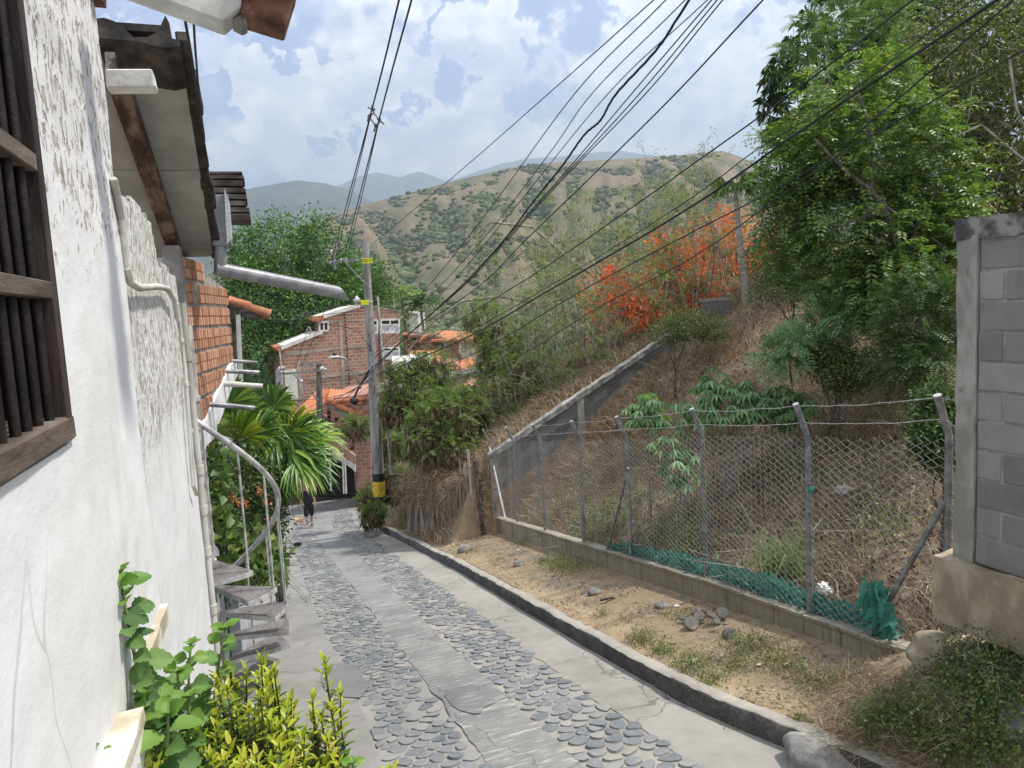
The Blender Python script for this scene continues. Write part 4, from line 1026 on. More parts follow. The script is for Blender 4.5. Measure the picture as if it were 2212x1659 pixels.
for (u0_, v0_, u1_, v1_, r_, mt) in ((500, 779, 556, 784, .024, M_gut2), (486, 801, 560, 805, .026, M_galv), (479, 828, 567, 834, .027, M_ply), (452, 872, 550, 882, .026, M_galv)):
    q0 = wpl(u0_, v0_); q1 = ony(u1_, v1_, q0.y+.05); b = MB(); b.tube([q0-wn*.05, q0.lerp(q1, .45), q0.lerp(q1, .46), q1], [r_*(1.15 if mt is M_ply else 1), r_*(1.15 if mt is M_ply else 1), r_, r_], 10); b.build('drain_spout', mt, bh, smooth=True)
M_oldwood = pm('blackened_wood', [(.2, (.025, .022, .02)), (.6, (.06, .052, .045)), (.9, (.12, .105, .095))], 7, stretch=(.5, 2, 2), bump=.5)
b = MB(); ye2 = 9.4
for i, (va, vb, ua, ub) in enumerate(((370, 376, 438, 522), (377, 386, 440, 526), (388, 402, 440, 524), (404, 416, 440, 530), (418, 430, 442, 532), (432, 444, 442, 530), (446, 458, 444, 538), (460, 474, 444, 540))):
    b.prism([ony(ua, va, ye2), ony(ub, va+(2 if i else 0), ye2), ony(ub+2, vb, ye2), ony(ua, vb, ye2)], (0, .5+.06*(i % 3), 0))
b.build('wooden_eave', M_oldwood, bh, bevel=.004)
# ------------------------------------------------------------------ next house down: tiled eave and white post
th = thing('tiled_porch', 'white porch post with a dark drainpipe under a mossy orange tile eave', 'porch', (-.3, 11.2, -5))
M_otile = pm('orange_tile', [(.2, (.26, .10, .055)), (.5, (.42, .175, .09)), (.8, (.55, .26, .15))], 5, bump=.5, spots=(6, .58, (.16, .11, .085, 1)), island=.4)
M_cream = pm('cream_paint', [(.3, (.58, .58, .54)), (.7, (.68, .68, .64))], 4, bump=.2)
yp = 10.9
b = MB(); b.prism([ony(u, v, yp) for u, v in ((508, 680), (519, 678), (533, 1010), (526, 1010))], (0, .12, 0)); b.build('post', M_cream, th)
b = MB(); b.tube([ony(u, v, yp-.06) for u, v in ((504, 672), (508, 780), (513, 960), (514, 1000))], .03, 8); b.build('drainpipe', M_dtile, th, smooth=True)
for i in range(11):
    f = i/10; y_ = yp+.05+f*1.3; a = ony(492, 650, yp); e = ony(583, 680, yp); a = Vector((a.x, y_, a.z+.02*(i % 2))); e = Vector((e.x+.02*math.sin(i*5), y_, e.z+.02*(i % 2)))
    b = MB(); b.tube([a, a.lerp(e, .5)+Vector((0, 0, .012)), a.lerp(e, .52)+Vector((0, 0, -.006)), e], [.062, .066, .058, .064], 8); b.rough(.006, 9); b.build('roof_tile', M_otile, th, smooth=True)
b = MB(); b.prism([ony(u, v, yp) for u, v in ((490, 650), (556, 678), (560, 690), (545, 693), (492, 672))], (0, 1.0, 0)); b.build('eave_beam', M_oldwood, th)
b = MB(); b.b2((-1.6, 10.6, -5.2), (-.62, 13.5, .2)); b.build('wall', M_gplas, th)

# ------------------------------------------------------------------ spiral stair
M_tread = None
m_, t = newmat('chequer_plate'); p = obj_co(t)
n1 = t.noise(p, 7, 5, .65); w1 = t.n('TexWave', {'Vector': p, 'Scale': 14., 'Distortion': 3.}, out=1)
c = t.ramp(n1, [(.3, (.15, .13, .125)), (.5, (.24, .215, .21)), (.65, (.30, .29, .285)), (.8, (.17, .09, .06))])
v3 = t.vor(p, 26)
M_tread = finish(m_, t, bsdf(t, c, .45, t.bump(v3, .8, .006), .5, .45))
M_steel = pm('flaking_steel', [(.2, (.30, .30, .295)), (.5, (.44, .44, .435)), (.8, (.56, .56, .55))], 9, rough=.5, metal=.2, bump=.2, spots=(16, .6, (.14, .11, .095, 1)))
C_ = Vector((-.52, 5.9, 0)); RS = .55; RISE = .213; STEP = 24.
st_ = thing('spiral_stair', 'narrow steel spiral staircase with chequer plate treads beside the white wall', 'staircase', (C_.x, C_.y, zr(5.9)))
b = MB(); b.tube([C_+Vector((0, 0, zr(5.9)-.1)), C_+Vector((0, 0, .0))], .045, 14)
for k in range(-6, 12): z = -1.8-.213*k; b.tube([C_+Vector((0, 0, z-.05)), C_+Vector((0, 0, z-.012))], .056, 14)
b.build('centre_pole', M_steel, st_, smooth=True)
def pol(a, r, z): return C_+Vector((math.cos(R(a))*r, math.sin(R(a))*r, z))
for k in range(-4, 10):
    z = -1.8-RISE*k; a0 = -84+STEP*k; a1 = a0+30
    if z < zr(5.9)+.1: continue
    b = MB(); arc = [pol(a0+(a1-a0)*i/6, RS, z) for i in range(7)]; inn = [pol(a1, .05, z), pol(a0, .05, z)]
    b.prism(arc+inn, (0, 0, -.006))
    tr = b.build('tread', M_tread, st_)
    b = MB(); ring = arc+inn+[arc[0]]
    for p0, p1 in zip(ring[:-1], ring[1:]): b.beam(p0-Vector((0, 0, .022)), p1-Vector((0, 0, .022)), .006, .036)
    b.build('rim', M_steel, tr)
    b = MB(); q = pol(a1-3, RS-.006, z-.03); b.tube([q, q+Vector((0, 0, .93+.02))], .009, 6)
    b.build('baluster', M_steel, st_, smooth=True)
b = MB(); pts = []
for i in range(70):
    kk = -2.6+12.0*i/69; a = -84+STEP*kk+27; pts.append(pol(a, RS-.004, -1.8-RISE*kk+.90))
b.tube(pts, .021, 8); b.build('handrail', M_steel, st_, smooth=True)
# ------------------------------------------------------------------ utility poles
m_, t = newmat('pole_concrete'); p = wpos(t)
n1 = t.noise(t.scale(p, (2.5, 2.5, .5)), 2.2, 6, .65); n2 = t.noise(p, 25, 4, .6)
c = t.ramp(n1, [(.32, (.10, .095, .09)), (.45, (.24, .235, .23)), (.6, (.33, .325, .32)), (.8, (.40, .395, .39))])
M_pole = finish(m_, t, bsdf(t, c, .9, t.bump(n2, .4, .01), .15))
M_dark = pm('black_paint', [(.3, (.012, .012, .014)), (.7, (.03, .03, .034))], 12, bump=.2, rough=.6)
M_yel = pm('worn_yellow_paint', [(.3, (.42, .27, .015)), (.6, (.58, .40, .03)), (.8, (.62, .48, .10))], 7, bump=.2, spots=(8, .62, (.07, .06, .03, 1)))
M_tagy = pm('yellow_plate', [(.3, (.62, .66, .02)), (.7, (.72, .76, .04))], 5, bump=0)
M_cable = pm('black_cable', [(.3, (.010, .011, .014)), (.7, (.022, .024, .03))], 5, bump=0, rough=.55)
M_gcable = pm('grey_cable', [(.3, (.10, .10, .105)), (.7, (.17, .17, .175))], 5, bump=0, rough=.5)
M_alu = pm('dull_aluminium', [(.3, (.35, .35, .355)), (.7, (.52, .52, .525))], 8, metal=.4, rough=.45, bump=.1)
PB = at(822, 1112, 24.2); PT = at(789, 522, 23.55)
pole = thing('utility_pole', 'tall weathered concrete utility pole with a yellow painted band', 'utility pole', tuple(PB))
def onpole(v):
    lo, hi = 0., 1.
    for _ in range(40):
        f = (lo+hi)/2; q = PB.lerp(PT, f); vv = 829.5-F*q.dot(up)/q.dot(fw)
        if vv > v: lo = f
        else: hi = f
    return PB.lerp(PT, lo), lo
def prad(f): return .215-.105*f
b = MB(); b.tube([PB-Vector((0, 0, .4))]+[PB.lerp(PT, i/12) for i in range(13)], [.215]+[prad(i/12) for i in range(13)], 12); b.build('shaft', M_pole, pole, smooth=True)
for v0, v1, mt, nm in ((1022, 1039, M_dark, 'black_band'), (1039, 1071, M_yel, 'yellow_band'), (1071, 1085, M_dark, 'black_band')):
    (a, fa), (e, fe) = onpole(v0), onpole(v1); b = MB(); b.tube([a, e], [prad(fa)+.006, prad(fe)+.006], 14); b.build(nm, mt, pole, smooth=True)
# drilled holes seen down the pole
b = MB()
for v in (585, 595, 605, 615, 625, 690, 705, 720, 735, 868, 885):
    q, f = onpole(v); n_ = (-q).normalized(); b.tube([q+n_*(prad(f)*.96), q+n_*(prad(f)+.004)], .014, 6)
b.build('drill_hole', M_dark, pole)
b = MB(); q0 = at(816, 640, 23.35); q1 = at(830, 812, 23.35); b.tube([q0, q1], .035, 6); b.build('cable_guard', M_alu, pole, smooth=True)
b = MB(); q0 = at(801, 760, 23.3); q1 = at(806, 835, 23.3); b.beam(q0, q1, .12, .12, Vector((0, 1, 0))); b.build('riser_channel', M_galv, pole, bevel=.01)
b = MB(); q0 = at(832, 840, 23.9); q1 = at(846, 1025, 23.9); b.tube([q0, q1], .07, 8); b.build('side_conduit', pm('dull_conduit', [(.3, (.16, .155, .14)), (.7, (.26, .255, .23))], 4), pole, smooth=True)
b = MB()
q = at(824, 837, 23.2); b.box(q, (.16, .12, .26)); q = at(838, 827, 23.3); b.box(q, (.15, .1, .15)); b.build('meter_box', M_cream, pole, bevel=.01)
b = MB(); ql = at(712, 566, 23.3); qr = at(803, 558, 23.3); b.beam(ql, qr, .08, .09); b.build('crossarm', M_galv, pole)
b = MB(); b.beam(at(744, 565, 23.25), at(801, 624, 23.35), .03, .10, Vector((0, 1, 0))); b.build('arm_brace', M_galv, pole)
b = MB(); b.tube([at(722, 535, 23.2), at(724, 582, 23.2)], .04, 8); b.tube([at(717, 566, 23.25), at(714, 572, 23.25)], .06, 8); b.build('bracket', M_galv, pole)
for u, v in ((716, 543), (728, 530), (742, 536), (748, 560), (737, 562)):
    b = MB(); q = at(u, v, 23.15); b.blob(q, (.035, .035, .06), 1, 2, .1); b.tube([q, q-Vector((0, 0, .1))], .02, 6); b.build('insulator', M_alu, pole, smooth=True)
def text_mesh(s, size, depth=.004):
    cu = bpy.data.curves.new('t', 'FONT'); cu.body = s; cu.size = size; cu.extrude = depth; cu.align_x = 'CENTER'; cu.align_y = 'CENTER'
    o = bpy.data.objects.new('t', cu); link(o); dg = bpy.context.evaluated_depsgraph_get(); me = bpy.data.meshes.new_from_object(o.evaluated_get(dg)); bpy.data.objects.remove(o); bpy.data.curves.remove(cu); return me
def facing(q, me):
    n_ = -q; n_.z = 0; n_.normalize(); X = Vector((0, 0, 1)).cross(n_).normalized(); me.transform(Matrix((X, Vector((0, 0, 1)), n_)).transposed().to_4x4()); me.transform(Matrix.Translation(q))
def plate(u0_, v0_, u1_, v1_, d, txt=None):
    b = MB(); a = at(u0_, v0_, d); e = at(u1_, v1_, d); c_ = (a+e)/2; n_ = -c_; n_.z = 0; n_.normalize(); X = Vector((0, 0, 1)).cross(n_)
    b.box(c_, (abs((e-a).dot(X)), abs(e.z-a.z), .012), (X, Vector((0, 0, 1)), n_)); o = b.build('tag_plate', M_tagy, pole)
    if txt:
        me = text_mesh(txt, abs(e.z-a.z)*.8); facing(c_+n_*.012, me); put('plate_lettering', me, M_dark, o)
plate(781, 558, 806, 568, 23.15, 'E25-71'); plate(779, 648, 797, 658, 23.1)
b = MB(); b.tube([at(806, 652, 23.3), at(775, 650, 23.2)], .025, 6); b.blob(at(771, 650, 23.2), (.09, .09, .14), 3, 2, .4); b.tube([at(764, 648, 23.2), at(773, 640, 23.2), at(772, 662, 23.2)], .03, 6); b.build('fuse_cutout', M_alu, pole, smooth=True)
# street lamp on the pole
q0, _ = onpole(842); b = MB(); pts = [at(797, 800, 23.3), at(772, 843, 23.0), at(764, 862, 22.9)]; b.tube(pts, .035, 8); b.blob(at(765, 866, 22.9), (.14, .14, .12), 4, 2, .2); b.build('service_drop', M_cable, pole, smooth=True)
lamp = MB(); lamp.tube([at(779, 838, 23.1), at(770, 815, 22.6), at(757, 798, 22.3), at(748, 779, 22.1), at(744, 774, 22.0), at(730, 772, 21.9)], .04, 8); lo_ = lamp.build('lamp_arm', M_alu, pole, smooth=True)
b = MB(); b.blob(at(722, 772, 21.85), (.20, .10, .055), 2, 3, .1); b.build('lamp_head', M_alu, lo_, smooth=True)
b = MB(); b.tube([at(722, 769, 21.85), at(721.5, 763, 21.85)], .045, 8); b.build('photocell', M_dark, lo_, smooth=True)

sp = thing('small_pole', 'shorter dark pole with metal side arms in front of the brick gable house', 'utility pole', tuple(at(692, 985, 33.5)))
b = MB(); b.tube([at(692, 1000, 33.5), at(690, 860, 33.5), at(689, 783, 33.5)], [.17, .15, .12], 10); b.build('shaft', pm('dark_pole', [(.3, (.06, .057, .052)), (.7, (.14, .135, .125))], 4, stretch=(2, 2, .5)), sp, smooth=True)
b = MB(); b.beam(at(602, 809, 33.3), at(690, 800, 33.3), .1, .1); b.beam(at(646, 789, 33.3), at(692, 784, 33.3), .1, .1); b.beam(at(655, 789, 33.2), at(702, 804, 33.2), .06, .06); b.beam(at(634, 808, 33.2), at(688, 865, 33.2), .06, .06); b.build('side_arm', M_galv, sp)
b = MB()
for u, v in ((604, 797), (611, 795), (607, 803), (696, 797), (703, 800), (650, 823)): b.blob(at(u, v, 33.2), .11, u, 2, .5); b.tube([at(u, v, 33.2), at(u+3, v+8, 33.2)], .04, 6)
b.build('insulator', M_alu, sp, smooth=True)
b = MB()
for i in range(7): b.blob(at(686+i*2.2, 905+(i % 3)*6, 33.1), .17, i, 2, .4)
b.build('junction_box', M_dark, sp)

# ------------------------------------------------------------------ cables
def cable(pts, r, label, group=None, mat=None, ext0=0., sag=0., name='cable', seg=8, twist=0):
    """pts: (u, v, d or None); missing depths follow a straight line in space"""
    n_ = len(pts); L = [0]
    for a, c_ in zip(pts[:-1], pts[1:]): L.append(L[-1]+math.hypot(c_[0]-a[0], c_[1]-a[1]))
    d0, d1 = pts[0][2], pts[-1][2]; P = []
    for (u, v, d_), l in zip(pts, L):
        f = l/L[-1]; P.append(at(u, v, d_ if d_ else 1/((1-f)/d0+f/d1)))
    if ext0: P.insert(0, P[0]+(P[0]-P[1]).normalized()*ext0)
    fine = []
    for i in range(len(P)-1):
        p0 = P[max(i-1, 0)]; p1 = P[i]; p2 = P[i+1]; p3 = P[min(i+2, len(P)-1)]
        for s in range(seg):
            t_ = s/seg; q = .5*((2*p1)+(p2-p0)*t_+(2*p0-5*p1+4*p2-p3)*t_*t_+(3*p1-p0-3*p2+p3)*t_**3); fine.append(q)
    fine.append(P[-1])
    if sag:
        k = len(fine)-1
        fine = [q-Vector((0, 0, sag*4*(i/k)*(1-i/k))) for i, q in enumerate(fine)]
    b = MB()
    if twist:
        for ph in range(3):
            f2 = []
            for i, q in enumerate(fine):
                a = i*twist+ph*2*PI/3; f2.append(q+Vector((math.cos(a), 0, math.sin(a)))*r*.55)
            b.tube(f2, r*.6, 6)
    else: b.tube(fine, r, 6)
    return tag(b.build(name, mat or M_cable, loc=fine[0], smooth=True), label, 'cable', group)
D1 = 23.3
G1 = 'cables fanning from the concrete pole over the lane'
cable([(1412, 0, 8.5), (1184, 203, None), (978, 383, None), (806, 525, D1)], .0075, 'thin black cable running from the very top of the concrete pole', G1, ext0=3)
cable([(1438, 0, 8.2), (1241, 203, None), (1061, 447, None), (930, 612, None), (807, 742, D1)], .0075, 'thin black cable just above the wavy bundled cable in the fan', G1, ext0=3)
cable([(1480, 0, 8.2), (1278, 203, None), (1178, 343, None), (1011, 553, None), (808, 765, D1)], .007, 'thin black cable of the fan crossing the middle of the far hill', G1, ext0=3)
cable([(1528, 0, 8.2), (1313, 203, None), (1111, 450, None), (960, 628, None), (808, 775, D1)], .0065, 'thin black cable of the fan crossing the middle of the far hill', G1, ext0=3)
cable([(1489, 0, 7.6), (1420, 105, None), (1331, 203, None), (1297, 260, None), (1261, 293, None), (1211, 363, None), (1151, 437, None), (1110, 492, None), (1071, 540, None), (1004, 613, None), (911, 697, None), (810, 790, D1)], .0145, 'thick wavy twisted black service cable, heaviest of the fan', G1, ext0=3, twist=.55, seg=16)
for k, (ut, um) in enumerate(((1537, 1364), (1549, 1381), (1561, 1394))):
    cable([(ut, 0, 7.9), (um, 203, None), (1196+k*4, 400, None), (1008+k*4, 605, None), (900, 706, None), (810, 792+3*k, D1)], .008, 'black cable in the tight group of three beside the thick twisted cable', G1, ext0=3)
cable([(1648, 0, 7.4), (1415, 247, None), (1144, 510, None), (1028, 623, None), (878, 723, None), (810, 770, D1)], .0095, 'black cable crossing alone over the white clouds beside the group of three', G1, ext0=3)
G2 = 'cables slanting in front of the hillside trees'
cable([(1971, 0, 6.8), (1831, 110, None), (1648, 247, None), (1475, 370, None), (1415, 413, None), (1178, 577, None), (1011, 680, None), (880, 762, None), (812, 800, D1)], .0095, 'straight black cable highest across the feathery bright green tree', G2, ext0=3)
cable([(2101, 0, 6.6), (1815, 213, None), (1635, 323, None), (1475, 440, None), (1200, 610, None), (1000, 722, None), (812, 808, D1)], .007, 'thin black cable second across the feathery bright green tree', G2, ext0=3)
cable([(2155, 0, 6.2), (1958, 130, None), (1708, 297, None), (1475, 458, None), (1178, 632, None), (1000, 733, None), (814, 812, D1)], .0135, 'thick double black cable crossing the pinnate tree', G2, ext0=3, twist=.3, seg=14)
cable([(2188, 0, 6.2), (1908, 240, None), (1741, 372, None), (1475, 512, None), (1250, 632, None), (1010, 770, None), (815, 830, D1)], .009, 'black cable passing low across the pinnate tree and the red blossoms', G2, ext0=3)
cable([(2240, 92, 6.2), (1941, 260, None), (1775, 360, None), (1501, 553, None), (1300, 660, None), (1050, 800, None), (815, 850, D1)], .008, 'lowest black cable of those slanting over the red blossoms', G2, ext0=3)
G3 = 'paired cables reaching the crossarm over the lane'
for (ut, um, vm_, ue, ve, lab) in ((862, 803, 238, 720, 548, 'black cable of the upright pair, meeting the crossarm tip'), (889, 818, 262, 744, 552, 'black cable of the upright pair, meeting the crossarm inside its tip')):
    cable([(ut, 0, 8.0), (um, vm_, None), (ue, ve, 23.2)], .012, lab, G3, ext0=3)
for (um, vm_, ue, ve) in ((803, 240, 727, 548), (818, 264, 750, 554)):
    d_ = 1/((1-.45)/8+.45/23.2); cable([(um, vm_, d_), ((um+ue)/2+1, (vm_+ve)/2, None), (ue, ve, 23.2)], .009, 'slack second strand below the spacer clamp, ending at the crossarm', G3)
cs = thing('cable_spacer', 'grey plastic spacer frame clamped between the paired cables in the sky', 'spacer', tuple(at(810, 252, 12.3)))
dS = 12.25; b = MB()
for pts in (((803, 228), (808, 244), (797, 252), (812, 272), (822, 262), (808, 244)), ((795, 232), (806, 238)), ((816, 255), (829, 268)), ((797, 250), (794, 262)), ((812, 270), (808, 284))):
    b.tube([at(u, v, dS) for u, v in pts], .017, 6)
for u, v in ((806, 236), (798, 251), (819, 257), (812, 271)): b.blob(at(u, v, dS), .036, u, 2, .3)
b.build('frame', M_gcable, cs, smooth=True)
cs2 = thing('cable_spacer', 'grey plastic spacer frame just above the crossarm of the concrete pole', 'spacer', tuple(at(735, 528, 22)))
b = MB(); b.tube([at(u, v, 22.3) for u, v in ((733, 522), (728, 530), (738, 542), (744, 534), (733, 522))], .03, 6); b.build('frame', M_gcable, cs2, smooth=True)
cs3 = thing('cable_spacer', 'pale spacer frame on the slack cables in front of the dark tree', 'spacer', tuple(at(695, 815, 22)))
b = MB(); b.tube([at(u, v, 30) for u, v in ((990/1.4756*0+992, 0),)]*1+[] or [at(0, 0, 1)]*2, .001, 3) if False else b.tube([at(u, v, 31) for u, v in ((992*0+667, 706), (663, 714), (668, 722), (672, 715), (667, 706))], .035, 6)
b.build('frame', M_alu, cs3, smooth=True)
G4 = 'cables hanging down to the gutter of the brick house'
cable([(392, 0, 3.0), (415, 130, None), (430, 240, None), (438, 330, None), (442, 414, 7.2)], .0065, 'black cable crossing the soffit edge, nearer the eave', G4, ext0=2)
cable([(416, 0, 3.0), (423, 120, None), (437, 280, None), (447, 350, None), (456, 418, 7.2)], .0055, 'black cable crossing the soffit edge, farther out over the sky', G4, ext0=2)
cable([(415, 285, 6.6), (424, 330, None), (432, 385, None), (441, 412, None), (452, 420, 7.2)], .012, 'limp black hose sagging off the tile edge into the gutter hopper', None)
# slack service drops round the two poles
G5 = 'slack service drops between the poles and the brick houses'
for k, (a, m1, e) in enumerate((((806, 790, 23), (740, 850, None), (560, 868, 30)), ((806, 800, 23), (720, 870, None), (625, 905, 34)), ((806, 815, 23), (760, 840, None), (650, 900, 34)),
        ((806, 820, 23), (775, 880, None), (735, 930, 33)), ((810, 835, 23), (795, 900, None), (765, 960, 33)), ((690, 868, 33.3), (640, 880, None), (560, 862, 28)), ((690, 905, 33.3), (660, 912, None), (622, 918, 34)),
        ((806, 760, 23), (760, 700, None), (575, 690, 12)), ((606, 800, 33), (585, 812, None), (560, 822, 26)), ((806, 690, 23), (775, 665, None), (690, 680, 42)), ((726, 552, 23), (700, 600, None), (640, 790, 33)), ((740, 560, 23), (722, 610, None), (652, 790, 33)),
        ((820, 850, 23), (835, 920, None), (850, 1000, 24)), ((690, 800, 33.3), (730, 815, None), (800, 800, 23.5)))):
    cable([a, m1, e], .011 if k != 7 else .008, 'slack black service drop strung between the poles and the brick houses', G5, sag=.12 if k % 2 else .05)
cable([(575, 690, 12), (640, 690, None), (690, 668, None), (770, 655, 23)], .010, 'thick sagging cable from the mossy tile eave to the concrete pole')
cable([(575, 735, 13), (612, 748, 40)], .012, 'thin sagging cable in front of the dark tree beside the gable house')

# ------------------------------------------------------------------ brick gable house
def facade(p0, p1):
    p0 = Vector(p0); p1 = Vector(p1); d_ = p1-p0; d_.z = 0; d_.normalize(); n_ = Vector((d_.y, -d_.x, 0))   # n_ faces the camera
    if n_.dot(-p0) < 0: n_ = -n_
    return p0, d_, n_
def brickmat(name, d_, c1, c2, mort, sz=(.40, .20), mw=.022):
    m, t = newmat(name); p = wpos(t)
    s = t.n('VectorMath', {0: p, 1: tuple(d_)}, out=1, operation='DOT_PRODUCT')
    v = t.n('CombineXYZ', {0: s, 1: t.sep(p, 2), 2: 0.})
    n1 = t.noise(p, 1.2, 6, .65); n2 = t.noise(p, 9, 4, .6)
    v = t.vm('ADD', v, t.scale(t.vm('SUBTRACT', t.n('TexNoise', {'Vector': p, 'Scale': 6.}, out=1), (.5, .5, .5)), (.03, .03, 0)))
    bt_ = t.n('TexBrick', {'Vector': v, 'Color1': c1, 'Color2': c2, 'Mortar': mort, 'Scale': 1., 'Mortar Size': mw, 'Mortar Smooth': .3, 'Brick Width': sz[0], 'Row Height': sz[1]}, out=0)
    c = t.mix(t.ss(n1, .5, .68, 0., .55), bt_, t.mix(1., bt_, (.55, .55, .56, 1), 'MULTIPLY'))
    c = t.mix(t.ss(n2, .6, .72, 0., .35), c, mort)
    f = t.nt.nodes[-1]
    return finish(m, t, bsdf(t, c, .92, t.bump(n2, .4, .02), .1))
gp0, gd, gn = facade(at(612, 760, 41), at(863, 760, 43.6))
M_gbrick = brickmat('gable_brick', gd, (.31, .165, .115, 1), (.41, .24, .175, 1), (.48, .39, .32, 1))
M_band = pm('cement_band', [(.3, (.30, .26, .215)), (.7, (.42, .37, .315))], 1.2, bump=.4)
def gp(u, v, o=0.): return onplane(u, v, gp0+gn*o, gn)
gh = thing('gable_house', 'tall bare brick house with stepped white-edged gable and dark little windows', 'house', tuple(gp(740, 860)-Vector((0, 0, 5))))
base = [gp(863, 1060), gp(619, 1060)]
b = MB(); sil = [gp(612, 752), gp(686, 722), gp(700, 716), gp(700, 684), gp(776, 664), gp(803, 663), gp(863, 674)]
b.prism(base+sil, -gn*9); b.build('wall', M_gbrick, gh)
for pl in (((614, 764), (863, 740), (863, 734), (614, 758)), ((690, 702), (806, 690), (806, 696), (690, 708)), ((612, 806), (648, 800), (740, 820), (740, 828), (612, 834))):
    pass
def bnd(pts, o=.02, th=.03, mt=None, nm='cement_band'):
    b = MB(); b.prism([gp(u, v, o) for u, v in pts], -gn*th); return b.build(nm, mt or M_band, gh)
bnd(((614, 762), (735, 749), (735, 754), (614, 770))); bnd(((735, 747), (803, 745), (803, 750), (735, 753))); bnd(((690, 693), (806, 688), (806, 692), (690, 698)))
bnd(((732, 695), (738, 695), (748, 858), (741, 858)), .035); bnd(((668, 815), (735, 806), (803, 800), (803, 806), (735, 812), (668, 821)), .03); bnd(((640, 780), (648, 779), (657, 860), (648, 862)), .035)
bnd(((792, 693), (798, 693), (803, 750), (797, 750)), .035)
o_ = bnd(((614, 801), (640, 797), (645, 862), (618, 866)), .045, .05, M_cream, 'white_render')
M_fascia = pm('white_fascia', [(.3, (.60, .56, .53)), (.7, (.72, .69, .66))], 2, bump=.2)
for pts in (((606, 748), (686, 717), (697, 716), (697, 722), (688, 724), (609, 756)), ((690, 682), (764, 659), (778, 658), (778, 664), (766, 667), (694, 690))):
    b = MB(); b.prism([gp(u, v, .12) for u, v in pts], -gn*9.4); b.build('roof_edge', M_fascia, gh)
for pts in (((594, 750), (606, 747), (609, 757), (602, 759)), ((684, 690), (688, 682), (699, 682), (700, 693), (690, 695))):
    b = MB(); b.prism([gp(u, v, .15) for u, v in pts], -gn*9); b.build('roof_tile', M_otile, gh)
b = MB(); b.prism([gp(u, v, .10) for u, v in ((776, 659), (803, 660), (864, 671), (864, 674), (803, 664), (776, 663))], -gn*9); b.build('roof', M_grey, gh)
M_pane = pm('dark_pane', [(.3, (.015, .017, .02)), (.7, (.04, .045, .05))], 2, bump=0, rough=.15, spec=.6)
M_frost = pm('pale_pane', [(.3, (.40, .43, .47)), (.7, (.50, .53, .57))], 2, bump=0, rough=.3)
def window(house, P, u0_, v0_, u1_, v1_, lean=0., cols=2, split=None, mat=None):
    b = MB(); q = [P(u0_, v0_, .05), P(u1_, v0_+lean, .05), P(u1_, v1_+lean, .05), P(u0_, v1_, .05)]
    w_ = .10
    for a, e in zip(q, q[1:]+q[:1]): b.beam(a, e, .10, w_, gn)
    for k in range(1, cols): f = k/cols; b.beam(q[0].lerp(q[1], f), q[3].lerp(q[2], f), .08, .07, gn)
    if split: b.beam(q[0].lerp(q[3], split), q[1].lerp(q[2], split), .08, .07, gn)
    fr = b.build('window', M_cream, house)
    b = MB(); b.prism([c_-gn*.02 for c_ in q], -gn*.03)
    b.build('pane', mat or M_pane, fr)
    if split:
        b = MB(); b.prism([q[0].lerp(q[3], split), q[1].lerp(q[2], split), q[2], q[3]], -gn*.015); b.build('lower_pane', M_frost, fr)
window(gh, gp, 690, 696, 709, 715, -1)
window(gh, gp, 823, 691, 862, 719, -1, 2, .38)
window(gh, gp, 806, 692, 815, 720, 0, 1, .38)
window(gh, gp, 828, 752, 862, 775, -1, 2, .3)
bnd(((815, 663), (821, 664), (829, 860), (821, 860)), .04, .05, pm('dark_brick_joint', [(.3, (.10, .06, .045)), (.7, (.22, .13, .10))], 3));  # dark brown joint strip running down the brick facade
for i in range(26):
    b = MB(); q = gp(744+i*.5, 672+i*7.1, .03); b.box(q, (.09, .03, .07), (gd, gn, Vector((0, 0, 1)))); b.build('toothing_gap', M_black, gh)
b = MB(); b.tube([gp(604, 757, .1), gp(609, 800, .1), gp(612, 880, .1)], .05, 6); b.build('downpipe', M_alu, gh)
b = MB(); b.prism([gp(u, v, -.6) for u, v in ((596, 800), (612, 795), (616, 1000), (598, 1000))], -gn*.1); b.build('side_wall', M_gplas, gh)

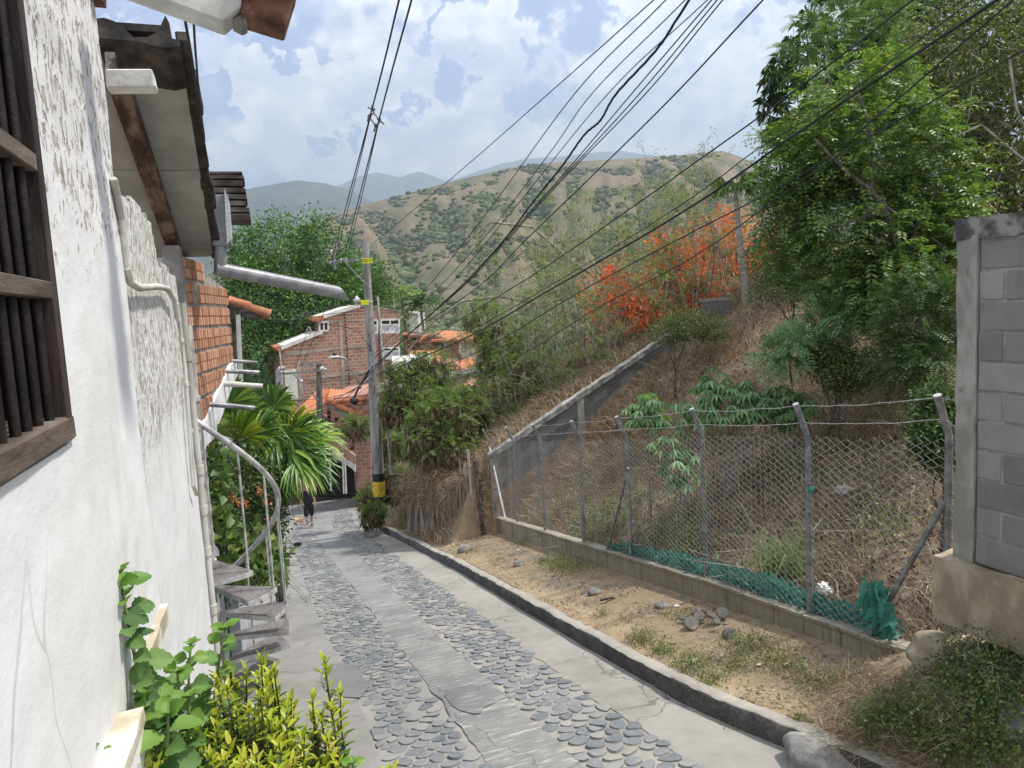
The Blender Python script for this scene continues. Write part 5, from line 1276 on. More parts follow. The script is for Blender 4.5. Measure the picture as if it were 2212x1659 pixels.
# ------------------------------------------------------------------ lower brick house with tiled roof and stair parapet
lp0, ld, ln = facade(at(630, 900, 35.2), at(800, 900, 35.4))
M_lbrick = brickmat('red_brick', ld, (.30, .155, .115, 1), (.40, .235, .18, 1), (.42, .33, .27, 1), (.40, .20))
def lp(u, v, o=0.): return onplane(u, v, lp0+ln*o, ln)
lh = thing('corner_house', 'low red brick corner house with orange tile roof and outside stair', 'house', tuple(lp(715, 1060)))
b = MB(); b.prism([lp(u, v) for u, v in ((700, 868), (706, 862), (799, 851), (802, 1075), (768, 1060), (766, 990), (692, 952), (686, 905))], -ln*6); b.build('wall', M_lbrick, lh)
def wavy_roof(pts4, nm, house, mat, nu=14, nv=10, amp=.05):
    a, b_, c_, d_ = pts4; mb = MB(); ku = nu*4
    for j in range(nv+1):
        for i in range(ku+1):
            f, g = i/ku, j/nv; q = a.lerp(b_, f).lerp(d_.lerp(c_, f), g); q = q+Vector((0, 0, amp*abs(math.sin(PI*f*nu))-(.02 if j % 2 else 0)+.015*noise.noise(q*2)))
            mb.v.append(q)
    W_ = ku+1; mb.f = [[j*W_+i, j*W_+i+1, (j+1)*W_+i+1, (j+1)*W_+i] for j in range(nv) for i in range(ku)]
    n0 = len(mb.v); mb.v += [q-Vector((0, 0, .14)) for q in mb.v]
    mb.f += [[n0+j*W_+i, n0+(j+1)*W_+i, n0+(j+1)*W_+i+1, n0+j*W_+i+1] for j in range(nv) for i in range(ku)]
    for j in range(nv):
        for i, s_ in ((0, 1), (ku, -1)): mb.f.append([j*W_+i, (j+1)*W_+i, n0+(j+1)*W_+i, n0+j*W_+i][::s_])
    for i in range(ku):
        for j, s_ in ((0, -1), (nv, 1)): mb.f.append([j*W_+i, j*W_+i+1, n0+j*W_+i+1, n0+j*W_+i][::s_])
    mb.mi = [0]*len(mb.f); return mb.build(nm, mat, house, smooth=True)
m_, t = newmat('bright_orange_tile'); p = wpos(t); n1 = t.noise(p, 2.2, 6, .65)  # clay tiles in a brighter orange
c = t.ramp(n1, [(.3, (.24, .10, .06)), (.5, (.50, .20, .105)), (.7, (.60, .28, .165)), (.85, (.64, .40, .27))])
M_sotile = finish(m_, t, bsdf(t, c, .85, t.bump(n1, .4, .02), .15))
wavy_roof((at(618, 908, 33.6), at(704, 922, 33.8), at(712, 842, 38), at(688, 841, 38.5)), 'roof', lh, M_sotile, 16, 10)
wavy_roof((at(704, 868, 35.0), at(801, 858, 35.1), at(801, 846, 38), at(712, 841, 38)), 'roof', lh, M_sotile, 14, 4)
b = MB()
for i in range(12): a = lp(705+58*i/12, 862+29*i/12, .1); e = lp(705+58*(i+1)/12+1.5, 862+29*(i+1)/12+1.5, .1); b.tube([a+Vector((0, 0, .04)), e], [.13, .15], 8)
b.build('coping_tile', M_sotile, lh, smooth=True)
for pts in (((738, 871), (759, 868), (759, 874), (738, 877)), ((766, 869), (784, 867), (784, 872), (766, 874)), ((764, 890), (787, 887), (787, 893), (764, 897))):
    b = MB(); b.prism([lp(u, v, .14) for u, v in pts], -ln*.3); b.build('coping_tile', M_sotile, lh)
b = MB(); b.prism([lp(u, v, .03) for u, v in ((704, 868), (762, 897), (762, 908), (704, 880))], -ln*.04); b.build('cement_band', M_grey, lh)
b = MB()
for u, vs_ in ((711, (881, 891, 901, 911, 921, 931)), (727, (906, 928, 950)), (741, (909, 921, 932)), (757, (909,)), (762, (968, 994, 1018))):
    for v in vs_:
        for dx_ in (-2.2, 1.6):
            for dv in (-2, 2): b.box(lp(u+dx_, v+dv, .004), (.075, .02, .075), (ld, ln, Vector((0, 0, 1))))
b.build('vent_hole', M_black, lh)
b = MB(); b.prism([lp(u, v, .4) for u, v in ((692, 935), (700, 935), (767, 985), (767, 1003), (692, 953))], -ln*.5); b.build('stair_parapet', M_lbrick, lh)
b = MB(); b.prism([lp(u, v, .36) for u, v in ((691, 953), (767, 1003), (767, 1020), (760, 1012), (691, 968))], -ln*1.2); b.build('stair_soffit', M_cream, lh)
b = MB(); b.prism([lp(u, v, .1) for u, v in ((684, 960), (692, 966), (764, 1015), (768, 1078), (684, 1072))], -ln*.1); b.build('passage_shade', M_black, lh)  # black panel: shade of the open void under the stair, put into its colour
b = MB()
for u, v0_, v1_ in ((712, 972, 1060), (740, 984, 1066), (745, 990, 1066)): b.beam(lp(u, v0_, .5), lp(u+3, v1_, .5), .07, .07, ln)
b.beam(lp(698, 963, .6), lp(712, 961, .6), .08, .08, ln); b.beam(lp(727, 984, .6), lp(742, 980, .6), .08, .08, ln); b.build('porch_post', M_cream, lh)
b = MB(); b.prism([lp(u, v, .3) for u, v in ((706, 960), (728, 984), (728, 1000), (708, 985))], -ln*.05); b.build('awning', M_cream, lh)

# ------------------------------------------------------------------ houses beyond
def block_house(name, label, d, wall, roofs, wmat, rmat, wins=(), depth=6., extra=()):
    q0, dd, nn = facade(at(wall[0][0], wall[0][1], d), at(wall[0][0]+60, wall[0][1], d))
    P = lambda u, v, o=0.: onplane(u, v, q0+nn*o, nn)
    h_ = thing(name, label, 'house', tuple(P(wall[0][0], wall[0][1])-Vector((0, 0, 3))))
    pts = [P(u, v) for u, v in wall]; pts[0].z = pts[-1].z = min(H(pts[0].x, pts[0].y), H(pts[-1].x, pts[-1].y))-.5; zmin = min(p_.z for p_ in pts); 
    b = MB(); b.prism(pts, -nn*depth); b.build('wall', wmat, h_)
    for r_ in roofs: wavy_roof(tuple(at(u, v, d_) for u, v, d_ in r_), 'roof', h_, rmat, 18, 6, .04)
    for (u0_, v0_, u1_, v1_) in wins:
        b = MB(); b.prism([P(u, v, .04) for u, v in ((u0_, v0_), (u1_, v0_), (u1_, v1_), (u0_, v1_))], -nn*.05); b.build('window', M_pane, h_)
    for pts, mt in extra:
        b = MB(); b.prism([P(u, v, .06) for u, v in pts], -nn*.1); b.build('render_panel', mt, h_)
M_plainbrick = pm('faded_brick', [(.3, (.22, .115, .085)), (.7, (.34, .20, .15))], 3, bump=.4)
block_house('gabled_cottage', 'brick cottage with a small gable and broad orange roof beyond the bushes', 55, ((905, 800), (905, 738), (930, 722), (975, 734), (1032, 736), (1032, 800)),
            (((930, 736, 54.2), (1034, 731, 54.2), (1019, 718, 60), (950, 714, 60)), ((904, 737, 54.4), (930, 721, 54.4), (946, 716, 60), (915, 724, 60))), M_plainbrick, M_sotile, ((941, 740, 965, 753), (1003, 739, 1011, 752)),
            extra=((((990, 756), (1032, 752), (1032, 778), (1000, 778)), M_cream), (((991, 738), (998, 738), (998, 757), (991, 757)), M_cream)))
block_house('flat_roofed_house', 'long low house with a thin pale orange roof slab beside the brick gable house', 58, ((870, 800), (870, 722), (930, 728), (930, 800)), (((868, 724, 57.4), (932, 730, 57.4), (935, 725, 62), (872, 717, 62)),), M_plainbrick, M_sotile, ((884, 724, 906, 736),))
block_house('low_tiled_shed', 'low shed under a bright orange sloping roof nearest the bushes', 49, ((884, 830), (884, 788), (945, 784), (1024, 796), (1024, 830)), (((880, 786, 48.4), (950, 784, 48.4), (952, 757, 53), (880, 758, 53)), ((944, 796, 48), (1028, 798, 48), (1024, 772, 52), (948, 786, 52))), M_plainbrick, M_sotile)
block_house('grey_roofed_shed', 'shed with a flat dark grey roof edge between the orange roofs and the bushes', 44, ((950, 860), (950, 818), (1020, 804), (1028, 860)), (((944, 820, 43.5), (1030, 802, 43.5), (1030, 794, 47), (946, 808, 47)),), M_plainbrick, M_grey)
block_house('walled_yard_house', 'long low brick house edged with orange coping behind the leafy bushes', 38, ((1000, 920), (1000, 835), (1200, 822), (1230, 920)), (((995, 838, 37.6), (1130, 830, 37.6), (1130, 822, 39.5), (995, 828, 39.5)), ((1120, 829, 37.6), (1225, 823, 37.6), (1225, 815, 39.5), (1120, 821, 39.5))), M_plainbrick, M_sotile)
block_house('white_villa', 'white house glimpsed between the poles and bushes beside the brick gable house', 40, ((850, 900), (850, 780), (905, 778), (905, 900)), (((846, 783, 39.6), (908, 780, 39.6), (908, 768, 43), (846, 770, 43)),), M_cream, M_fascia, ((858, 800, 872, 818),))
block_house('pale_shed', 'tiny white building under the coconut palms', 75, ((884, 700), (884, 675), (902, 675), (902, 700)), (((883, 676, 74.5), (903, 676, 74.5), (903, 673, 77), (883, 673, 77)),), M_cream, M_fascia)
# ------------------------------------------------------------------ vegetation tools
UPV = np.array([[0., 0., 1.]])
M_bark = pm('grey_bark', [(.2, (.075, .062, .05)), (.5, (.15, .13, .105)), (.85, (.26, .235, .20))], 6, stretch=(1.5, 1.5, .35), bump=.5)
M_barkd = pm('dark_bark_trunk', [(.2, (.04, .034, .028)), (.5, (.085, .073, .06)), (.85, (.15, .13, .11))], 6, stretch=(1.5, 1.5, .35), bump=.5)
M_twig = pm('pale_twig', [(.2, (.17, .15, .125)), (.6, (.29, .26, .225)), (.9, (.39, .355, .31))], 5, bump=0)
M_twigd = pm('dark_twig', [(.2, (.05, .042, .035)), (.8, (.13, .11, .09))], 5, bump=0)
M_pod = leafmat('brown_pod', [(0., (.06, .035, .022)), (.5, (.13, .08, .05)), (1., (.24, .17, .11))], trans=.08, rough=.7)
def E(u, v, d, rx, rz, ry=None):
    k = d/F; return (at(u, v, d), (rx*k, (ry if ry else rx*k), rz*k))
def crown(ells, n, inner=.45, lump=.25):
    w_ = np.array([e[1][0]*e[1][2] for e in ells]); w_ = w_/w_.sum(); c = RNG.choice(len(ells), n, p=w_)
    dr = nrm(RNG.normal(size=(n, 3))); rr = RNG.uniform(inner, 1., n)**.6
    lm = 1.5*np.array([noise.noise(Vector(q)*2.6+Vector((c_*5., 1, 2))) for q, c_ in zip(dr, c)])
    rr = rr*(1+lump*lm)
    C_ = np.array([tuple(e[0]) for e in ells])[c]; Rr = np.array([e[1] for e in ells])[c]
    return C_+dr*Rr*rr[:, None], nrm(dr/Rr)
def cloud(lv, P, k, rad, L, W, up_=.2, O=None, om=.6, flat=.6, sag=.1):
    n = len(P); B = np.repeat(P, k, 0)+RNG.normal(size=(n*k, 3))*rad
    D = rdir(n*k, -.05)
    if O is not None: D = nrm(D+np.repeat(O, k, 0)*om)
    N = rdir(n*k); N[:, 2] = abs(N[:, 2])+flat; N = nrm(N)
    lv.leaves(B, D, N, L*RNG.uniform(.6, 1.15, n*k), W*RNG.uniform(.7, 1.15, n*k), .12, sag)
def whorl(lv, P, O, k, L, W, sag=.45, open_=1.):
    n = len(P); B = np.repeat(P, k, 0); A = np.repeat(O, k, 0)
    D = nrm(nrm(RNG.normal(size=(n*k, 3)))*open_+A*.55); N = nrm(np.cross(np.cross(D, UPV), D)+RNG.normal(size=(n*k, 3))*.25)
    lv.leaves(B, D, N, L*RNG.uniform(.65, 1.15, n*k), W*RNG.uniform(.8, 1.1, n*k), .15, sag, .5)
def pinnate(lv, P, D, L, pairs, ll, lw, droop=.3, taper=.35, roll=.4, rach=None):
    P = A3(P); D = nrm(A3(D)); n = len(P); L = np.broadcast_to(np.asarray(L, float), (n,))[:, None]
    S0 = nrm(np.cross(D, UPV)+RNG.normal(size=(n, 3))*roll*.5)
    for j in range(pairs):
        t_ = (j+.8)/pairs; pos = P+D*L*t_; pos[:, 2:] -= droop*L*t_*t_
        T = D.copy(); T[:, 2:] -= 2*droop*t_; T = nrm(T); Sd = nrm(S0-T*(S0*T).sum(1, keepdims=True)); N = np.cross(Sd, T)
        k = 1-taper*abs(2*t_-.9)
        for s_ in (-1, 1):
            d_ = Sd*s_+T*.5+RNG.normal(size=(n, 3))*.12; d_[:, 2] -= .12
            lv.leaves(pos, d_, N, ll*k*RNG.uniform(.85, 1.1, n), lw*RNG.uniform(.85, 1.1, n), .1, .12, .45)
def limbs(b, base, top, P, nb, r, bend=.3, seed=0):
    """trunk with a few crooked limbs reaching the foliage"""
    rg = random.Random(seed); base = Vector(base); top = Vector(top); tr = []
    for i in range(9):
        f = i/8; q = base.lerp(top, f)+noise.noise_vector(Vector((seed, f*2.2, 1)))*bend*math.sin(PI*f); tr.append(q)
    b.tube(tr, [r*(1-.65*i/8) for i in range(9)], 8)
    for i in range(nb):
        tg = Vector(P[rg.randrange(len(P))]); k = rg.randint(3, 8); s = tr[k]; m1 = s.lerp(tg, .5)+Vector((rg.uniform(-.1, .1), rg.uniform(-.1, .1), rg.uniform(0, .25)))*(tg-s).length
        rr = r*(1-.65*k/8)*rg.uniform(.35, .6); b.tube([s, s.lerp(m1, .5)+noise.noise_vector(m1*2)*.06, m1, tg], [rr, rr*.8, rr*.55, rr*.2], 5)
def twigs(b, P, O, L, r, n, curl=.4, seed=1):
    rg = random.Random(seed)
    for i in range(n):
        k = rg.randrange(len(P)); q = Vector(P[k]); d_ = (Vector(O[k])+Vector((rg.gauss(0, .6), rg.gauss(0, .6), rg.gauss(0, .6)))).normalized(); l = L*rg.uniform(.4, 1.2); pts = [q]
        for s in range(4): d_ = (d_+Vector((rg.gauss(0, curl), rg.gauss(0, curl), rg.gauss(0, curl)-.08))).normalized(); q = q+d_*l/4; pts.append(q)
        b.tube(pts, [r, r*.8, r*.6, r*.5, r*.3], 3, cap=False)
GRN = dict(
    dark=leafmat('mango_leaf', [(0., (0.022, 0.050, 0.020)), (.5, (0.043, 0.083, 0.030)), (.85, (0.075, 0.119, 0.044)), (1., (0.138, 0.163, 0.075))], .25, .35, .5),
    feather=leafmat('feathery_leaf', [(0., (.08, .17, .045)), (.6, (.14, .24, .075)), (1., (.25, .31, .10))], .42),
    pinn=leafmat('pinnate_leaf', [(0., (.075, .15, .035)), (.5, (.14, .235, .055)), (.85, (.22, .31, .085)), (.97, (.32, .37, .11)), (1., (.5, .38, .05))], .42, .4, .45),
    vine=leafmat('vine_leaf', [(0., (.05, .075, .025)), (.5, (.11, .145, .045)), (.85, (.19, .23, .07)), (1., (.34, .35, .11))], .35),
    deep=leafmat('deep_green_leaf', [(0., (.035, .075, .024)), (.6, (.085, .145, .042)), (1., (.15, .20, .07))], .32),  # deep green leaf colour for dense shrubs and bushes
    leuc=leafmat('pale_leaf', [(0., (0.146, 0.212, 0.060)), (.5, (0.238, 0.317, 0.093)), (1., (0.397, 0.437, 0.146))], .4),
    fresh=leafmat('fresh_leaf', [(0., (.07, .14, .035)), (.5, (.14, .23, .05)), (.9, (.24, .31, .08)), (1., (.30, .25, .12))], .42),
    big=leafmat('broad_tree_leaf', [(0., (0.042, 0.113, 0.030)), (.5, (0.083, 0.180, 0.044)), (.85, (0.150, 0.270, 0.064)), (1., (0.256, 0.374, 0.090))], .35),
    forest=leafmat('forest_leaf', [(0., (0.031, 0.075, 0.027)), (.5, (0.069, 0.131, 0.044)), (1., (0.150, 0.213, 0.069))], .3),
    cass=leafmat('dusty_leaf', [(0., (0.138, 0.260, 0.122)), (.5, (0.234, 0.398, 0.192)), (1., (0.384, 0.547, 0.247))], .3),
    weed=leafmat('weed_leaf', [(0., (0.078, 0.133, 0.040)), (.5, (0.156, 0.234, 0.066)), (.9, (0.296, 0.359, 0.109)), (1., (0.499, 0.468, 0.218))], .3),
    dryl=leafmat('straw', [(0., (0.135, 0.089, 0.054)), (.3, (0.257, 0.176, 0.115)), (.6, (0.392, 0.284, 0.197)), (.85, (0.541, 0.433, 0.311)), (1., (0.640, 0.595, 0.446))], .2, .8, .1, (1, 1, .8)),
    flame=leafmat('flame_flower', [(0., (.66, .10, .035)), (.5, (.82, .22, .075)), (1., (.85, .36, .16))], .45, .6, .2, (1.1, .9, .7)),
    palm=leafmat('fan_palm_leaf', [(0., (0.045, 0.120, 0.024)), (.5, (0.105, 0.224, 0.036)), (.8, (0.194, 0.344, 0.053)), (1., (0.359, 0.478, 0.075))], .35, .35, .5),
    palmy=leafmat('yellow_fan_leaf', [(0., (0.130, 0.247, 0.026)), (.5, (0.286, 0.390, 0.039)), (1., (0.546, 0.546, 0.065))], .45, .35, .5),  # yellow-green leaf colour of the yellowish fans
)
def tree(name, label, base, top, ells, fill, mat, r, nb=10, group=None, cat='tree', bark=None, tw=0, twL=.5, twR=.006, nP=400, seed=1, extra=None):
    base = Vector(base); o = thing(name, label, cat, tuple(base), group)
    P, O = crown(ells, nP); lv = LV(); fill(lv, P, O); lv.build('crown', mat, o)
    b = MB(); limbs(b, base-Vector((0, 0, .2)), top, P, nb, r, seed=seed); b.build('trunk', bark or M_bark, o, smooth=True)
    if tw:
        b = MB(); twigs(b, P, O, twL, twR, tw, seed=seed); tag(b.build('twigs', M_twig, o), kind='stuff')
    if extra: extra(o, P, O)
    return o
def ground_at(q): return Vector((q.x, q.y, H(q.x, q.y)))

# ------------------------------------------------------------------ trees on the hill behind the wire fence
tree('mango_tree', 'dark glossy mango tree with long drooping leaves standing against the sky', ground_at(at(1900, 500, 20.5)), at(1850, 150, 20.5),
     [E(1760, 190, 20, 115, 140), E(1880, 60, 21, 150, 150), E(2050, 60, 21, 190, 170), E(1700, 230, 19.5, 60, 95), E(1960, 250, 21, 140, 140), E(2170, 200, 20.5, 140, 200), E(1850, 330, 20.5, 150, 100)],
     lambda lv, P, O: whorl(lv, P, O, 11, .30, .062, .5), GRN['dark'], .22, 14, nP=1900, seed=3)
def fern_fill(lv, P, O):
    n = len(P); k = 5; B = np.repeat(P, k, 0); D = nrm(np.repeat(O, k, 0)*.8+rdir(n*k, .7)); pinnate(lv, B, D, RNG.uniform(.45, .7, n*k), 16, .10, .021, .45)
tree('feathery_tree', 'bright green feathery-leaved tree top in front of the dark mango tree', ground_at(at(1870, 480, 16.5)), at(1830, 120, 16.3),
     [E(1755, 110, 16, 55, 45), E(1800, 60, 16, 60, 50), E(1890, 40, 16.2, 70, 70), E(1900, 110, 16, 60, 40), E(1960, 0, 16.3, 70, 60), E(1850, -20, 16.5, 90, 60)], fern_fill, GRN['feather'], .10, 6, nP=120, seed=5)
def pin_fill(L=.40, pairs=6, ll=.115, lw=.045, k=3, dr=.35):
    def f(lv, P, O):
        n = len(P); B = np.repeat(P, k, 0)+RNG.normal(size=(n*k, 3))*.06; D = nrm(np.repeat(O, k, 0)*.7+rdir(n*k, .25)); pinnate(lv, B, D, RNG.uniform(.7, 1.2, n*k)*L, pairs, ll, lw, dr)
    return f
tp = at(1880, 410, 12)
def ptrunk(o, P, O):
    b = MB()
    for pts, r in (([(2010, 790), (1990, 680), (1955, 560), (1915, 460), (1882, 410), (1848, 388)], .075), ([(1882, 410), (1888, 340), (1878, 270), (1850, 190)], .045), ([(1848, 388), (1800, 345), (1760, 300)], .03), ([(1955, 560), (1985, 480), (2030, 400)], .035), ([(1915, 460), (1860, 470), (1790, 500)], .03)):
        q = [at(u, v, 11.1) for u, v in pts]; b.tube(q, [r*(1-.55*i/(len(q)-1)) for i in range(len(q))], 8)
    b.rough(.012, 5); b.build('leaning_trunk', M_barkd, o, smooth=True)
tree('pinnate_tree', 'large fresh green tree of pinnate leaves with a leaning forked trunk on the slope', ground_at(at(2010, 790, 11.4)), at(1990, 680, 11.5),
     [E(1700, 470, 12.4, 65, 60), E(1690, 350, 12.3, 50, 70), E(1800, 220, 12, 90, 70), E(1890, 300, 12, 150, 110), E(1760, 350, 12, 90, 80), E(1720, 420, 12.2, 60, 60), E(1840, 480, 12, 150, 110), E(1950, 560, 11.6, 110, 110), E(2010, 400, 12, 90, 140), E(1760, 560, 12.4, 80, 60), E(1900, 180, 12, 80, 60), E(2040, 520, 11.4, 60, 120), E(1880, 620, 11.6, 90, 60)],
     pin_fill(), GRN['pinn'], .07, 8, nP=1350, seed=7, extra=ptrunk)
def vtw(o, P, O):
    b = MB(); twigs(b, P, O, 1.5, .010, 150, .25, 11); twigs(b, P, O, .8, .006, 260, .5, 12)
    for pts in (((1850, 385), (1880, 420), (1960, 480), (2050, 540), (2140, 600), (2230, 640)), ((2230, 360), (2120, 270), (2010, 320)), ((2180, 120), (2195, 230), (2230, 320)), ((2090, 480), (2170, 600), (2260, 680))):
        b.tube([at(u, v, 11.2) for u, v in pts], [.022-.002*i for i in range(len(pts))], 5)
    b.build('bare_vines', M_twig, o)
tree('vine_tree', 'dense dark tree smothered in dry pale vines rising over the tall block wall', ground_at(at(2200, 560, 14)), at(2150, 200, 13.8),
     [E(2080, 130, 13.5, 150, 140), E(2190, 60, 13.5, 140, 140), E(2190, 300, 13.2, 120, 150), E(2060, 300, 13.8, 110, 120), E(2150, 430, 13, 110, 80), E(2040, 480, 12.8, 80, 80), E(2250, 420, 13.5, 120, 150)],
     lambda lv, P, O: cloud(lv, P, 12, .16, .10, .05, O=O), GRN['vine'], .16, 16, nP=1700, seed=9, extra=vtw)
G6 = 'dark shrubs on the slope under the trees'
shr = [('dark small-leaved shrub beside the papaya trunk on the slope', [E(1710, 540, 15.5, 85, 60), E(1660, 560, 15.5, 50, 60), E(1760, 500, 15.8, 70, 50), E(1680, 620, 15.3, 60, 40)], GRN['deep'], 0),
       ('dark leafy shrub beneath the leaning pinnate tree', [E(1830, 590, 13.5, 100, 60), E(1760, 610, 14, 70, 40), E(1920, 620, 13, 80, 60)], GRN['deep'], 0),
       ('tall pinnate sapling against the rough column of the block wall', [E(1980, 690, 10.2, 75, 95), E(2025, 790, 9.5, 40, 60), E(1945, 780, 10.2, 55, 50), E(2030, 640, 9.8, 50, 70)], GRN['deep'], 1),
       ('bluish green pinnate sapling spreading low on the open slope', [E(1790, 690, 12, 45, 35), E(1720, 745, 12, 45, 28), E(1670, 765, 12.1, 28, 18), E(1840, 665, 12, 40, 30)], GRN['cass'], 1),
       ('low mottled shrub on the slope above the cassava bushes', [E(1830, 800, 11.5, 60, 40), E(1780, 770, 11.8, 40, 30)], GRN['vine'], 0),
       ('dry-twigged shrub hiding the upper end of the sloping wall', [E(1450, 715, 18.2, 45, 28), E(1490, 700, 18.5, 50, 30), E(1540, 715, 18.6, 40, 24)], GRN['vine'], 0),
       ('leafy creeper clump at the foot of the rough column', [E(2030, 900, 7.4, 28, 60), E(2020, 960, 7.2, 25, 40)], GRN['deep'], 0)]
for lab, ells, mt, kind in shr:
    c_ = ells[0][0]; bs = ground_at(c_)
    fl = pin_fill(.34, 8, .08, .026, 3, .25) if kind else (lambda lv, P, O: cloud(lv, P, 12, .09, .065, .032, O=O))
    tree('shrub', lab, bs, c_, ells, fl, mt, .03, 10, cat='shrub', nP=260 if kind else 620, seed=int(c_.x*10), bark=M_twigd)

# papaya
pb = ground_at(at(1613, 700, 20.6)); o = thing('papaya_tree', 'slender papaya tree with a bare ringed trunk and a tuft of drooping leaves', 'tree', tuple(pb))
ptop = at(1588, 400, 20.4); b = MB(); b.tube([pb-Vector((0, 0, .3)), pb.lerp(ptop, .3)+Vector((.02, 0, 0)), pb.lerp(ptop, .65)+Vector((-.03, 0, 0)), ptop], [.115, .10, .08, .055], 10); b.build('trunk', pm('ringed_bark', [(.2, (.20, .18, .15)), (.7, (.34, .32, .28))], 5, stretch=(1, 1, 5), bump=.4), o, smooth=True)
lv = LV(); b = MB()
for i in range(20):
    a = i*2.4; el_ = random.uniform(-.15, .7); d_ = Vector((math.cos(a)*math.cos(el_), math.sin(a)*math.cos(el_), math.sin(el_))); L = random.uniform(.35, .62); hub = ptop+d_*L+Vector((0, 0, .12-.1*(i % 3)))
    b.tube([ptop-Vector((0, 0, .02*i*.6)), hub], [.014, .008], 4)
    n = 9; ang = np.linspace(-2.3, 2.3, n); out = np.array(d_); s_ = nrm(np.cross(out, [0, 0, 1.])); D = out*np.cos(ang)[:, None]*.8+s_*np.sin(ang)[:, None]; D[:, 2] -= .75
    lv.leaves(np.repeat([tuple(hub)], n, 0), D, np.repeat([[out[0]*.5, out[1]*.5, .8]], n, 0), .33*(1-.25*abs(ang)/2.3), .09, .15, .35)
lv.build('leaves', GRN['pinn'], o); b.build('leaf_stalks', GRN['leuc'], o)
# small bare sapling with a few leaves against the sky
tree('thin_sapling', 'wispy sapling with tiny leaves reaching into the sky beside the papaya', ground_at(at(1700, 640, 18)), at(1660, 330, 18), [E(1655, 300, 18, 45, 60), E(1640, 260, 18, 30, 50), E(1690, 420, 18, 60, 50)],
     lambda lv, P, O: cloud(lv, P, 2, .05, .06, .03), GRN['vine'], .03, 26, nP=140, seed=31)

# ------------------------------------------------------------------ thin dry-season trees beyond the sloping wall
def leucaena(seed, hgt, dense, pods, green):
    rg = random.Random(seed); b = MB(); tips = []
    for s in range(rg.randint(2, 4)):
        q = Vector((rg.uniform(-.15, .15), rg.uniform(-.15, .15), -.3)); d_ = Vector((rg.gauss(0, .16), rg.gauss(0, .16), 1)).normalized(); pts = [q]; h = hgt*rg.uniform(.75, 1.1)
        for i in range(8): d_ = (d_+Vector((rg.gauss(0, .10), rg.gauss(0, .10), .03))).normalized(); q = q+d_*h/8; pts.append(q)
        r = rg.uniform(.022, .04); b.tube(pts, [r*(1-.8*i/8) for i in range(9)], 5)
        for i in range(3, 9):
            for _ in range(rg.randint(1, 3)):
                p_ = pts[i]; e = Vector((rg.gauss(0, 1), rg.gauss(0, 1), rg.uniform(-.1, 1.1))).normalized(); l = rg.uniform(.4, 1.2)*hgt/5; br = [p_]
                for k in range(5): e = (e+Vector((rg.gauss(0, .22), rg.gauss(0, .22), rg.gauss(-.02, .2)))).normalized(); p_ = p_+e*l/5; br.append(p_)
                b.tube(br, [.011, .009, .008, .006, .005, .003], 3, cap=False)
                tips += [(br[-1], e), (br[3], e), (br[4], e)]
                for _2 in range(2):
                    e2 = (e+Vector((rg.gauss(0, .7), rg.gauss(0, .7), rg.gauss(0, .5)))).normalized(); s2 = br[rg.randint(2, 4)]; b.tube([s2, s2+e2*l*.22, s2+e2*l*.4+Vector((0, 0, -.03))], [.006, .005, .003], 3, cap=False); tips.append((s2+e2*l*.4, e2))
    tw_ = b
    P = np.array([tuple(t_[0]) for t_ in tips]); O = np.array([tuple(t_[1]) for t_ in tips]); lv = LV()
    sel = RNG.random(len(P)) < dense
    if green: n_ = sel.sum()*2; pinnate(lv, np.repeat(P[sel], 2, 0), nrm(np.repeat(O[sel], 2, 0)+rdir(n_, .3)), RNG.uniform(.2, .34, n_), 8, .075, .022, .3)
    else: cloud(lv, P[sel], 9, .09, .085, .036, O=O[sel])
    pd = LV(); k = P[RNG.random(len(P)) < pods]
    if len(k):
        k = np.repeat(k, 5, 0)+RNG.normal(size=(len(k)*5, 3))*.035; D = RNG.normal(size=(len(k), 3))*.22; D[:, 2] -= 1; pd.leaves(k, D, rdir(len(k)), RNG.uniform(.12, .2, len(k)), .022, .1)
    return tw_, lv, pd
protos = []
G7 = 'thin grey-stemmed trees beyond the sloping wall'; LAB7 = 'thin grey-stemmed tree with sparse pale leaves beyond the sloping wall'
G8 = 'pod-hung green trees beyond the sloping wall'; LAB8 = 'thin tree with feathery green leaves and clusters of hanging brown pods'
for i, (hgt, dense, pods, green) in enumerate(((4.6, .85, .10, 0), (4.0, .8, .28, 0), (5.2, .75, .06, 0), (3.4, .85, .45, 1), (3.0, .95, .25, 1))):
    tw_, lv, pd = leucaena(40+i, hgt, dense, pods, green)
    o = thing('thin_tree' if not green else 'pod_tree', LAB8 if green else LAB7, 'tree', (0, 0, 0), G8 if green else G7)
    tw_.build('stems', M_twig, o); lv.build('crown', GRN['fresh' if green else 'leuc'], o); q_ = pd.build('pods', M_pod, o); q_ and tag(q_, kind='stuff'); protos.append(o)
rg = random.Random(5); used = set()
